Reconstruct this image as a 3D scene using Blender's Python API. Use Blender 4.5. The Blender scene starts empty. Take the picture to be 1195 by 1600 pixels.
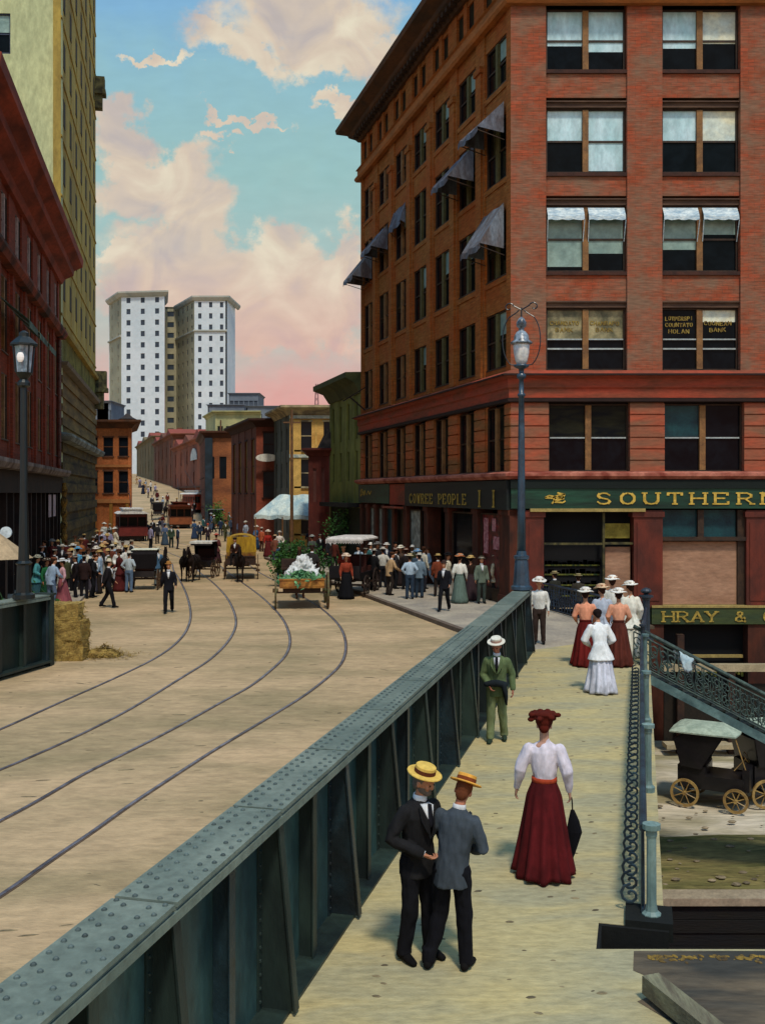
import bpy, bmesh, math, random
from math import sin, cos, pi, radians, sqrt, atan2
from mathutils import Vector, Matrix, noise

random.seed(7)
C = bpy.context.scene.collection
SC = bpy.context.scene

# ------------------------------------------------------------------ camera
CAM_H = 4.2
cam_d = bpy.data.cameras.new("camera")
cam = bpy.data.objects.new("camera", cam_d)
C.objects.link(cam)
cam.location = (0, 0, CAM_H)
cam.rotation_euler = (radians(90), 0, 0)
cam_d.sensor_fit = 'VERTICAL'
cam_d.sensor_height = 24
cam_d.lens = 24
cam_d.shift_y = -30 / 1600
cam_d.clip_start = 0.1
cam_d.clip_end = 6000
SC.camera = cam
SC.view_settings.view_transform = 'Standard'
SC.view_settings.look = 'None'
SC.view_settings.exposure = 0.0
SC.view_settings.gamma = 1

SUN_EL, SUN_AZ = 60.0, 14.0      # elevation; degrees to the right of straight behind the camera


def lin(h):
    h = h.lstrip('#')
    o = []
    for i in (0, 2, 4):
        c = int(h[i:i + 2], 16) / 255
        o.append(c / 12.92 if c <= .04045 else ((c + .055) / 1.055) ** 2.4)
    return tuple(o)


# ------------------------------------------------------------------ sky
world = bpy.data.worlds.new("World")
SC.world = world
world.use_nodes = True
wt = world.node_tree
for n in list(wt.nodes):
    wt.nodes.remove(n)


def N(tree, t, **kw):
    n = tree.nodes.new(t)
    for k, v in kw.items():
        setattr(n, k, v)
    return n


def build_sky():
    t = wt
    L = t.links.new
    out = N(t, 'ShaderNodeOutputWorld')
    bg = N(t, 'ShaderNodeBackground')
    bg.inputs['Strength'].default_value = 1.0
    L(bg.outputs[0], out.inputs[0])
    tc = N(t, 'ShaderNodeTexCoord')
    sep = N(t, 'ShaderNodeSeparateXYZ')
    L(tc.outputs['Generated'], sep.inputs[0])

    def m(op, a, b=None, c=None, clamp=False):
        n = N(t, 'ShaderNodeMath', operation=op)
        n.use_clamp = clamp
        for i, v in enumerate((a, b, c)):
            if v is None:
                continue
            if isinstance(v, (int, float)):
                n.inputs[i].default_value = v
            else:
                L(v, n.inputs[i])
        return n.outputs[0]

    yy = m('MAXIMUM', m('ABSOLUTE', sep.outputs[1]), .05)
    u = m('DIVIDE', sep.outputs[0], yy)
    v = m('DIVIDE', m('MAXIMUM', sep.outputs[2], -.02), yy)
    cv = N(t, 'ShaderNodeCombineXYZ')
    L(u, cv.inputs[0]); L(v, cv.inputs[1])
    # distort
    nz = N(t, 'ShaderNodeTexNoise')
    nz.inputs['Scale'].default_value = 13
    nz.inputs['Detail'].default_value = 7
    nz.inputs['Roughness'].default_value = .62
    L(cv.outputs[0], nz.inputs['Vector'])
    sub = N(t, 'ShaderNodeVectorMath', operation='SUBTRACT')
    L(nz.outputs['Color'], sub.inputs[0]); sub.inputs[1].default_value = (.5, .5, .5)
    sc = N(t, 'ShaderNodeVectorMath', operation='SCALE')
    L(sub.outputs[0], sc.inputs[0]); sc.inputs['Scale'].default_value = .17
    add = N(t, 'ShaderNodeVectorMath', operation='ADD')
    L(cv.outputs[0], add.inputs[0]); L(sc.outputs[0], add.inputs[1])
    P2 = N(t, 'ShaderNodeVectorMath', operation='MULTIPLY')
    L(add.outputs[0], P2.inputs[0]); P2.inputs[1].default_value = (1, 1, 0)
    blobs = [(480, 20, 125, 62), (400, 60, 90, 35), (520, 85, 80, 36), (185, 235, 50, 42), (255, 262, 80, 42), (300, 315, 70, 50),
             (220, 300, 80, 45), (310, 385, 120, 42), (430, 400, 100, 50), (500, 430, 90, 55), (300, 450, 150, 45),
             (430, 500, 170, 50), (200, 420, 60, 25), (545, 170, 40, 14), (250, 95, 45, 9), (370, 175, 50, 8), (540, 385, 40, 45), (330, 215, 25, 12),
             (800, 200, 150, 80), (1100, 60, 200, 90), (-100, 200, 160, 90), (900, 480, 200, 70), (-300, -100, 300, 120), (1500, 300, 300, 130),
             (600, -260, 300, 90), (200, -600, 400, 150), (1000, -800, 500, 200)]
    acc = None
    for (px, py, rx, ry) in blobs:
        s = N(t, 'ShaderNodeVectorMath', operation='SUBTRACT')
        L(P2.outputs[0], s.inputs[0])
        s.inputs[1].default_value = ((px - 597.5) / 1600, (770 - py) / 1600, 0)
        q = N(t, 'ShaderNodeVectorMath', operation='MULTIPLY')
        L(s.outputs[0], q.inputs[0])
        q.inputs[1].default_value = (1600 / rx, 1600 / ry, 0)
        ln = N(t, 'ShaderNodeVectorMath', operation='LENGTH')
        L(q.outputs[0], ln.inputs[0])
        f = m('SUBTRACT', 1.15, ln.outputs['Value'])
        acc = f if acc is None else m('MAXIMUM', acc, f)
    mask = N(t, 'ShaderNodeMapRange', interpolation_type='SMOOTHSTEP')
    L(acc, mask.inputs[0])
    mask.inputs[1].default_value = -.22
    mask.inputs[2].default_value = .38
    # base gradient by elevation tangent
    gr = N(t, 'ShaderNodeValToRGB')
    e = gr.color_ramp.elements
    stops = [(0.0, 'de8680'), (.11, 'e59a92'), (.18, 'dcaca2'), (.25, 'c2bdb2'), (.37, 'acc4be'), (.55, '9cc4c2'), (.72, '93c0cc'), (.84, '84b6d8'), (1.0, '7aabd8')]
    e[0].position = 0; e[0].color = (*lin(stops[0][1]), 1)
    e[1].position = 1; e[1].color = (*lin(stops[-1][1]), 1)
    for p, h in stops[1:-1]:
        x = e.new(p); x.color = (*lin(h), 1)
    L(m('ADD', m('MULTIPLY', v, 1.75), m('MULTIPLY', m('SUBTRACT', nz.outputs[0], .5), .18), clamp=True), gr.inputs[0])
    # cloud colour: cream lit tops to pinkish lavender below
    cn = N(t, 'ShaderNodeTexNoise')
    cn.inputs['Scale'].default_value = 15
    cn.inputs['Detail'].default_value = 8
    cn.inputs['Distortion'].default_value = .8
    L(cv.outputs[0], cn.inputs['Vector'])
    cr = N(t, 'ShaderNodeValToRGB')
    ce = cr.color_ramp.elements
    ce[0].position = .33; ce[0].color = (*lin('c3b8b2'), 1)
    ce[1].position = .68; ce[1].color = (*lin('ebe0c6'), 1)
    x = ce.new(.5); x.color = (*lin('dccab4'), 1)
    L(cn.outputs[0], cr.inputs[0])
    lowp = N(t, 'ShaderNodeMapRange')
    L(v, lowp.inputs[0])
    lowp.inputs[1].default_value = .10; lowp.inputs[2].default_value = .24
    lowp.inputs[3].default_value = .75; lowp.inputs[4].default_value = 0
    mx2 = N(t, 'ShaderNodeMixRGB')
    L(lowp.outputs[0], mx2.inputs[0]); L(cr.outputs[0], mx2.inputs[1])
    mx2.inputs[2].default_value = (*lin('e0a598'), 1)
    mx = N(t, 'ShaderNodeMixRGB')
    L(mask.outputs[0], mx.inputs[0]); L(gr.outputs[0], mx.inputs[1]); L(mx2.outputs[0], mx.inputs[2])
    # fine streak variation, like wind-combed air
    sn = N(t, 'ShaderNodeTexNoise')
    sn.inputs['Scale'].default_value = 60
    sn.inputs['Detail'].default_value = 5
    sv = N(t, 'ShaderNodeVectorMath', operation='MULTIPLY')
    L(cv.outputs[0], sv.inputs[0]); sv.inputs[1].default_value = (.6, 1.6, 1)
    L(sv.outputs[0], sn.inputs['Vector'])
    br = N(t, 'ShaderNodeMapRange')
    L(sn.outputs[0], br.inputs[0])
    br.inputs[1].default_value = .3; br.inputs[2].default_value = .7
    br.inputs[3].default_value = .97; br.inputs[4].default_value = 1.03
    sc2 = N(t, 'ShaderNodeVectorMath', operation='SCALE')
    L(mx.outputs[0], sc2.inputs[0]); L(br.outputs[0], sc2.inputs['Scale'])
    sky = N(t, 'ShaderNodeTexSky', sky_type='NISHITA')
    sky.sun_disc = False
    sky.sun_elevation = radians(SUN_EL)
    sky.sun_rotation = radians(180 - SUN_AZ)
    ss = N(t, 'ShaderNodeVectorMath', operation='SCALE')
    L(sky.outputs[0], ss.inputs[0]); ss.inputs['Scale'].default_value = .1
    fin = N(t, 'ShaderNodeMixRGB')
    fin.inputs[0].default_value = .93
    L(ss.outputs[0], fin.inputs[1]); L(sc2.outputs[0], fin.inputs[2])
    # sky half behind the camera brightened as added fill for shaded facades
    gl = N(t, 'ShaderNodeMapRange', interpolation_type='SMOOTHSTEP')
    L(sep.outputs[1], gl.inputs[0])
    gl.inputs[1].default_value = -.5; gl.inputs[2].default_value = .35
    gl.inputs[3].default_value = 1.5; gl.inputs[4].default_value = 1.0
    gs = N(t, 'ShaderNodeVectorMath', operation='SCALE')
    L(fin.outputs[0], gs.inputs[0]); L(gl.outputs[0], gs.inputs['Scale'])
    L(gs.outputs[0], bg.inputs[0])


build_sky()
sun_d = bpy.data.lights.new("sun", 'SUN')
sun_d.energy = 2.7
sun_d.angle = radians(7)
sun_d.color = (1, .92, .78)
sun = bpy.data.objects.new("sun", sun_d)
C.objects.link(sun)
_az = radians(SUN_AZ)
_el = radians(SUN_EL)
_to_sun = Vector((sin(_az) * cos(_el), -cos(_az) * cos(_el), sin(_el)))
sun.rotation_euler = _to_sun.to_track_quat('Z', 'Y').to_euler()


# ------------------------------------------------------------------ materials
_mats = {}


def mat(name, hx, rough=.85, var=.28, scale=1.5, stretch=(1, 1, 1), bump=.35, hx2=None, metal=0, fine=14, spec=.3, bdist=.02, finevar=.22):
    """worn, brushed surface: large two-colour patches, fine streaks, relief"""
    if name in _mats:
        return _mats[name]
    mt = bpy.data.materials.new(name)
    mt.use_nodes = True
    t = mt.node_tree
    L = t.links.new
    b = t.nodes['Principled BSDF']
    b.inputs['Roughness'].default_value = rough
    b.inputs['Metallic'].default_value = metal
    b.inputs['Specular IOR Level'].default_value = spec
    c = lin(hx)
    c2 = lin(hx2) if hx2 else tuple(x * (1 - var) for x in c)
    tc = N(t, 'ShaderNodeTexCoord')
    mp = N(t, 'ShaderNodeMapping')
    mp.inputs['Scale'].default_value = stretch
    L(tc.outputs['Object'], mp.inputs[0])
    n1 = N(t, 'ShaderNodeTexNoise')
    n1.inputs['Scale'].default_value = scale
    n1.inputs['Detail'].default_value = 4
    n1.inputs['Distortion'].default_value = .6
    L(mp.outputs[0], n1.inputs['Vector'])
    r = N(t, 'ShaderNodeMapRange')
    L(n1.outputs[0], r.inputs[0])
    r.inputs[1].default_value = .35; r.inputs[2].default_value = .65
    mx = N(t, 'ShaderNodeMixRGB')
    mx.inputs[1].default_value = (*c2, 1); mx.inputs[2].default_value = (*c, 1)
    L(r.outputs[0], mx.inputs[0])
    n2 = N(t, 'ShaderNodeTexNoise')
    n2.inputs['Scale'].default_value = fine
    n2.inputs['Detail'].default_value = 5
    n2.inputs['Roughness'].default_value = .65
    L(mp.outputs[0], n2.inputs['Vector'])
    r2 = N(t, 'ShaderNodeMapRange')
    L(n2.outputs[0], r2.inputs[0])
    r2.inputs[1].default_value = .3; r2.inputs[2].default_value = .7
    r2.inputs[3].default_value = 1 - finevar; r2.inputs[4].default_value = 1 + finevar
    s = N(t, 'ShaderNodeVectorMath', operation='SCALE')
    L(mx.outputs[0], s.inputs[0]); L(r2.outputs[0], s.inputs['Scale'])
    L(s.outputs[0], b.inputs['Base Color'])
    if bump:
        bp = N(t, 'ShaderNodeBump')
        bp.inputs['Strength'].default_value = bump
        bp.inputs['Distance'].default_value = bdist
        L(n2.outputs[0], bp.inputs['Height']); L(bp.outputs[0], b.inputs['Normal'])
    _mats[name] = mt
    return mt


def brick_mat(name, h1, h2, hm, row=.1, wid=.3, big='7a3a2a', amt=.5, ux=1.0, uy=1.0):
    if name in _mats:
        return _mats[name]
    mt = bpy.data.materials.new(name)
    mt.use_nodes = True
    t = mt.node_tree
    L = t.links.new
    b = t.nodes['Principled BSDF']
    b.inputs['Roughness'].default_value = .9
    b.inputs['Specular IOR Level'].default_value = .2
    tc = N(t, 'ShaderNodeTexCoord')
    sp = N(t, 'ShaderNodeSeparateXYZ')
    L(tc.outputs['Object'], sp.inputs[0])
    a1 = N(t, 'ShaderNodeMath', operation='MULTIPLY_ADD')
    L(sp.outputs[1], a1.inputs[0]); a1.inputs[1].default_value = uy; L(sp.outputs[0], a1.inputs[2])
    cb = N(t, 'ShaderNodeCombineXYZ')
    L(a1.outputs[0], cb.inputs[0]); L(sp.outputs[2], cb.inputs[1])
    br = N(t, 'ShaderNodeTexBrick')
    br.inputs['Color1'].default_value = (*lin(h1), 1)
    br.inputs['Color2'].default_value = (*lin(h2), 1)
    br.inputs['Mortar'].default_value = (*lin(hm), 1)
    br.inputs['Scale'].default_value = 1
    br.inputs['Brick Width'].default_value = wid
    br.inputs['Row Height'].default_value = row
    br.inputs['Mortar Size'].default_value = .008
    br.inputs['Mortar Smooth'].default_value = .6
    L(cb.outputs[0], br.inputs['Vector'])
    n1 = N(t, 'ShaderNodeTexNoise')
    n1.inputs['Scale'].default_value = .55
    n1.inputs['Detail'].default_value = 6
    n1.inputs['Roughness'].default_value = .7
    mp = N(t, 'ShaderNodeMapping')
    mp.inputs['Scale'].default_value = (1, 1, 1.4)
    L(tc.outputs['Object'], mp.inputs[0]); L(mp.outputs[0], n1.inputs['Vector'])
    r = N(t, 'ShaderNodeMapRange')
    L(n1.outputs[0], r.inputs[0])
    r.inputs[1].default_value = .4; r.inputs[2].default_value = .62
    r.inputs[4].default_value = amt
    mx = N(t, 'ShaderNodeMixRGB')
    L(r.outputs[0], mx.inputs[0]); L(br.outputs[0], mx.inputs[1])
    mx.inputs[2].default_value = (*lin(big), 1)
    n2 = N(t, 'ShaderNodeTexNoise')
    n2.inputs['Scale'].default_value = 5
    n2.inputs['Detail'].default_value = 6
    mp2 = N(t, 'ShaderNodeMapping')
    mp2.inputs['Scale'].default_value = (.5, .5, 3.5)
    L(tc.outputs['Object'], mp2.inputs[0]); L(mp2.outputs[0], n2.inputs['Vector'])
    r2 = N(t, 'ShaderNodeMapRange')
    L(n2.outputs[0], r2.inputs[0])
    r2.inputs[1].default_value = .3; r2.inputs[2].default_value = .7
    r2.inputs[3].default_value = .74; r2.inputs[4].default_value = 1.26
    s = N(t, 'ShaderNodeVectorMath', operation='SCALE')
    L(mx.outputs[0], s.inputs[0]); L(r2.outputs[0], s.inputs['Scale'])
    L(s.outputs[0], b.inputs['Base Color'])
    bp = N(t, 'ShaderNodeBump')
    bp.inputs['Strength'].default_value = .4
    bp.inputs['Distance'].default_value = .02
    L(n2.outputs[0], bp.inputs['Height']); L(bp.outputs[0], b.inputs['Normal'])
    _mats[name] = mt
    return mt


def cloth(hx, var=.3, rough=.9):
    return mat('cloth_' + hx, hx, rough=rough, var=var, scale=6, fine=22, bump=.45, bdist=.012, stretch=(1, 1, .4), spec=.15, finevar=.16)


# ------------------------------------------------------------------ mesh helpers
class MB:
    def __init__(self):
        self.v = []
        self.f = []

    def add(self, vs, fs):
        o = len(self.v)
        self.v += [tuple(p) for p in vs]
        self.f += [tuple(i + o for i in f) for f in fs]
        return self

    def box(self, x0, x1, y0, y1, z0, z1, M=None):
        vs = [Vector((x, y, z)) for z in (z0, z1) for y in (y0, y1) for x in (x0, x1)]
        if M is not None:
            vs = [M @ p for p in vs]
        return self.add(vs, [(0, 2, 3, 1), (4, 5, 7, 6), (0, 1, 5, 4), (2, 6, 7, 3), (0, 4, 6, 2), (1, 3, 7, 5)])

    def prism(self, poly, z0, z1, M=None):
        n = len(poly)
        vs = [Vector((p[0], p[1], z0)) for p in poly] + [Vector((p[0], p[1], z1)) for p in poly]
        if M is not None:
            vs = [M @ p for p in vs]
        return self.add(vs, [tuple(range(n - 1, -1, -1)), tuple(range(n, 2 * n))] + [(i, (i + 1) % n, n + (i + 1) % n, n + i) for i in range(n)])

    def beam(self, a, b, w, h, up=(0, 0, 1)):
        a, b = Vector(a), Vector(b)
        d = (b - a).normalized()
        u = Vector(up)
        s = d.cross(u)
        if s.length < 1e-4:
            u = Vector((0, 1, 0)); s = d.cross(u)
        s.normalize()
        u = s.cross(d)
        vs = []
        for p in (a, b):
            for i, j in ((-1, -1), (1, -1), (1, 1), (-1, 1)):
                vs.append(p + s * (i * w / 2) + u * (j * h / 2))
        return self.add(vs, [(3, 2, 1, 0), (4, 5, 6, 7), (0, 1, 5, 4), (1, 2, 6, 5), (2, 3, 7, 6), (3, 0, 4, 7)])

    def tube(self, pts, rad, seg=8, sx=1.0, sy=1.0, ref=(0, 0, 1), caps=True, rounded=False):
        """rad: number, list of numbers, or list of (ra, rb)"""
        pts = [Vector(p) for p in pts]
        n = len(pts)
        if not isinstance(rad, (list, tuple)):
            rad = [rad] * n
        rad = [r if isinstance(r, (list, tuple)) else (r * sx, r * sy) for r in rad]
        if rounded:
            d0 = (pts[0] - pts[1]).normalized(); d1 = (pts[-1] - pts[-2]).normalized()
            r0, r1 = rad[0], rad[-1]
            a = min(r0); b = min(r1)
            pts = [pts[0] + d0 * a * .85, pts[0] + d0 * a * .5] + pts + [pts[-1] + d1 * b * .5, pts[-1] + d1 * b * .85]
            rad = [(r0[0] * .45, r0[1] * .45), (r0[0] * .85, r0[1] * .85)] + list(rad) + [(r1[0] * .85, r1[1] * .85), (r1[0] * .45, r1[1] * .45)]
            n = len(pts)
        vs = []
        pu = None
        for i in range(n):
            d = (pts[min(i + 1, n - 1)] - pts[max(i - 1, 0)])
            d = d.normalized() if d.length > 1e-9 else Vector((0, 0, 1))
            if pu is None:
                r = Vector(ref)
                if abs(d.dot(r)) > .95:
                    r = Vector((0, -1, 0))
                s = d.cross(r).normalized()
            else:
                s = (pu - d * pu.dot(d)).normalized()
            pu = s
            w = s.cross(d)
            for k in range(seg):
                a = 2 * pi * k / seg
                vs.append(pts[i] + s * (cos(a) * rad[i][0]) + w * (sin(a) * rad[i][1]))
        fs = []
        for i in range(n - 1):
            for k in range(seg):
                k2 = (k + 1) % seg
                fs.append((i * seg + k, i * seg + k2, (i + 1) * seg + k2, (i + 1) * seg + k))
        if caps:
            fs.append(tuple(range(seg - 1, -1, -1)))
            fs.append(tuple((n - 1) * seg + k for k in range(seg)))
        return self.add(vs, fs)

    def rings(self, rings, closed=True, caps=True):
        n = len(rings[0])
        vs = [p for r in rings for p in r]
        fs = []
        for i in range(len(rings) - 1):
            for k in range(n if closed else n - 1):
                k2 = (k + 1) % n
                fs.append((i * n + k, i * n + k2, (i + 1) * n + k2, (i + 1) * n + k))
        if caps and closed:
            fs.append(tuple(range(n - 1, -1, -1)))
            fs.append(tuple((len(rings) - 1) * n + k for k in range(n)))
        return self.add(vs, fs)

    def lathe(self, c, prof, seg=16, caps=True, sx=1, sy=1):
        c = Vector(c)
        return self.rings([[c + Vector((cos(2 * pi * k / seg) * r * sx, sin(2 * pi * k / seg) * r * sy, z)) for k in range(seg)] for r, z in prof], caps=caps)

    def ell(self, c, r, seg=12, ringn=8, M=None):
        c = Vector(c)
        rr = []
        for i in range(1, ringn):
            th = pi * i / ringn
            rr.append([Vector((sin(th) * cos(2 * pi * k / seg) * r[0], sin(th) * sin(2 * pi * k / seg) * r[1], -cos(th) * r[2])) for k in range(seg)])
        if M is not None:
            rr = [[M @ p for p in q] for q in rr]
        return self.rings([[c + p for p in q] for q in rr])

    def sweep(self, prof, path, closed=False):
        """prof [(out, z)] closed outline swept along 2-D path with mitred corners; out = right-hand side of travel"""
        n = len(path)
        P = [Vector((p[0], p[1])) for p in path]
        rr = []
        for i in range(n):
            if closed:
                d0 = (P[i] - P[i - 1]).normalized(); d1 = (P[(i + 1) % n] - P[i]).normalized()
            else:
                d0 = (P[i] - P[i - 1]).normalized() if i else (P[1] - P[0]).normalized()
                d1 = (P[i + 1] - P[i]).normalized() if i < n - 1 else d0
            n0 = Vector((d0.y, -d0.x)); n1 = Vector((d1.y, -d1.x))
            m = (n0 + n1).normalized()
            k = 1 / max(.3, m.dot(n0))
            rr.append([Vector((P[i].x + m.x * k * o, P[i].y + m.y * k * o, z)) for o, z in prof])
        if closed:
            rr.append(rr[0])
        return self.rings(rr, caps=not closed)

    def build(self, name, material, parent=None, smooth=False, recalc=True):
        me = bpy.data.meshes.new(name)
        me.from_pydata([tuple(p) for p in self.v], [], self.f)
        if recalc:
            bm = bmesh.new()
            bm.from_mesh(me)
            bmesh.ops.recalc_face_normals(bm, faces=bm.faces)
            bm.to_mesh(me)
            bm.free()
        if smooth:
            me.polygons.foreach_set('use_smooth', [True] * len(me.polygons))
        me.materials.append(material)
        return link(name, me, parent)


def link(name, me, parent=None):
    o = bpy.data.objects.new(name, me)
    C.objects.link(o)
    if parent is not None:
        o.parent = parent
    return o


def tag(o, label=None, cat=None, group=None, kind=None):
    if label: o['label'] = label
    if cat: o['category'] = cat
    if group: o['group'] = group
    if kind: o['kind'] = kind
    return o


def empty(name, loc=(0, 0, 0), rz=0.0, label=None, cat=None, group=None, scale=1.0):
    o = bpy.data.objects.new(name, None)
    C.objects.link(o)
    o.empty_display_size = .2
    o.location = loc
    o.rotation_euler = (0, 0, rz)
    o.scale = (scale,) * 3
    return tag(o, label, cat, group)


_kids = {}


def copy_tree(o, parent=None):
    c = o.copy()
    C.objects.link(c)
    if parent is not None:
        c.parent = parent
    for ch in list(o.children):
        copy_tree(ch, c)
    return c


def frame2(P0, P1):
    """matrix mapping (u, out, z) -> world for a vertical face from P0 to P1; out = right of travel"""
    a = Vector((P0[0], P0[1])); b = Vector((P1[0], P1[1]))
    d = (b - a)
    ln = d.length
    d.normalize()
    M = Matrix(((d.x, d.y, 0, a.x), (d.y, -d.x, 0, a.y), (0, 0, 1, 0), (0, 0, 0, 1)))
    return M, ln


# ------------------------------------------------------------------ where things stand (all in metres)
ROAD_Z = -.12
_prof = [(-100, 0), (98, 0), (115, .45), (130, 1.6), (150, 3.4), (200, 5.6), (300, 9.4), (400, 13), (800, 28), (3000, 60)]


def zg(y):
    for (a, za), (b, zb) in zip(_prof, _prof[1:]):
        if y <= b:
            t = (y - a) / (b - a)
            return ROAD_Z + za + (zb - za) * max(0, t)
    return ROAD_Z + 60


def G(px, py, z=None):
    """survey: ground position of a spot seen at (px, py) in the 1195x1600 photograph"""
    if z is not None:
        Y = (CAM_H - z) * 1600 / (py - 770)
        return Vector(((px - 597.5) / 1600 * Y, Y, z))
    Y = 5.0
    while Y < 700:
        if CAM_H - (py - 770) / 1600 * Y <= zg(Y):
            break
        Y += .1
    return Vector(((px - 597.5) / 1600 * Y, Y, zg(Y)))


def X_at(px, Y):
    return (px - 597.5) / 1600 * Y


def Z_at(py, Y):
    return CAM_H - (py - 770) / 1600 * Y


# bridge frame: s along the bridge, w to the right
BO = Vector((-2.78, 0, 0)); BE = Vector((.244, .9698, 0)); BR = Vector((.9698, -.244, 0))


def B(s, w, z=0.0):
    return BO + BE * s + BR * w + Vector((0, 0, z))


MBR = Matrix(((BE.x, BR.x, 0, BO.x), (BE.y, BR.y, 0, BO.y), (0, 0, 1, 0), (0, 0, 0, 1)))   # (s, w, z) -> world
CORNER = (4.75, 38.0)
SIDE_END = (-1.26, 59.5)
# ------------------------------------------------------------------ setting
M_road = mat('road_dirt', 'b89b76', hx2='93805e', scale=.3, fine=4.5, stretch=(.7, 1.35, 1), bump=.8, bdist=.045, finevar=.22, rough=.95)
M_walk = mat('sidewalk_stone', 'b5a473', hx2='9c9474', scale=.9, fine=8, stretch=(.7, 1.8, 1), bump=.6, bdist=.025, finevar=.24, rough=.95)
M_pave = mat('pavement_stone', 'a79a86', hx2='8a8073', scale=.8, fine=9, bump=.4, finevar=.2)
M_kerb = mat('kerb_stone', '6a5a4c', scale=2, fine=20)
M_low = mat('gulch_ground', 'd6c8b2', hx2='8f8464', scale=.45, fine=4, stretch=(.35, 1.3, 1), bump=.7, bdist=.05, finevar=.3)
M_far = mat('far_ground', '8b8060', hx2='6f6a4c', scale=.05, fine=1)

walk_far = [(7.62, 29.2), (6.9, 33.0), (5.9, 37.0), (5.75, 38.1)]


def road_right(y):
    if y < 26.9:
        return B((y + .0) / .9698, -.4).x
    if y < 38.2:
        return B(27.75, -.4).x + .2
    return 70


def build_road():
    ys = [-30, -10, 0, 10, 20, 26.9, 27.0, 32, 38.19, 38.2, 50, 65, 80, 90, 98, 104, 109, 115, 122, 130, 140, 150, 165, 180, 200, 230, 260, 300, 340, 400, 500, 800, 1600, 3000]
    vs, fs = [], []
    k = 16
    for y in ys:
        xl, xr = -220.0 - y * .4, road_right(y) + max(0, y - 60) * .5
        for i in range(k + 1):
            t = i / k
            vs.append((xl + (xr - xl) * t, y, zg(y)))
    for j in range(len(ys) - 1):
        for i in range(k):
            a = j * (k + 1) + i
            fs.append((a, a + 1, a + k + 2, a + k + 1))
    mb = MB(); mb.add(vs, fs)
    o = mb.build('road', M_road)
    tag(o, kind='structure')
    # low country all round, five metres below the street
    g = MB()
    for x0, x1, y0, y1 in ((-3000, 3000, -1500, 8), (-3000, 2.1, 8, 23.3), (50, 3000, 8, 23.3), (-3000, 3000, 23.3, 3000)):
        g.add([(x0, y0, -5.3), (x1, y0, -5.3), (x1, y1, -5.3), (x0, y1, -5.3)], [(0, 1, 2, 3)])
    tag(g.build('ground', M_far), kind='structure')


build_road()


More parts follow.
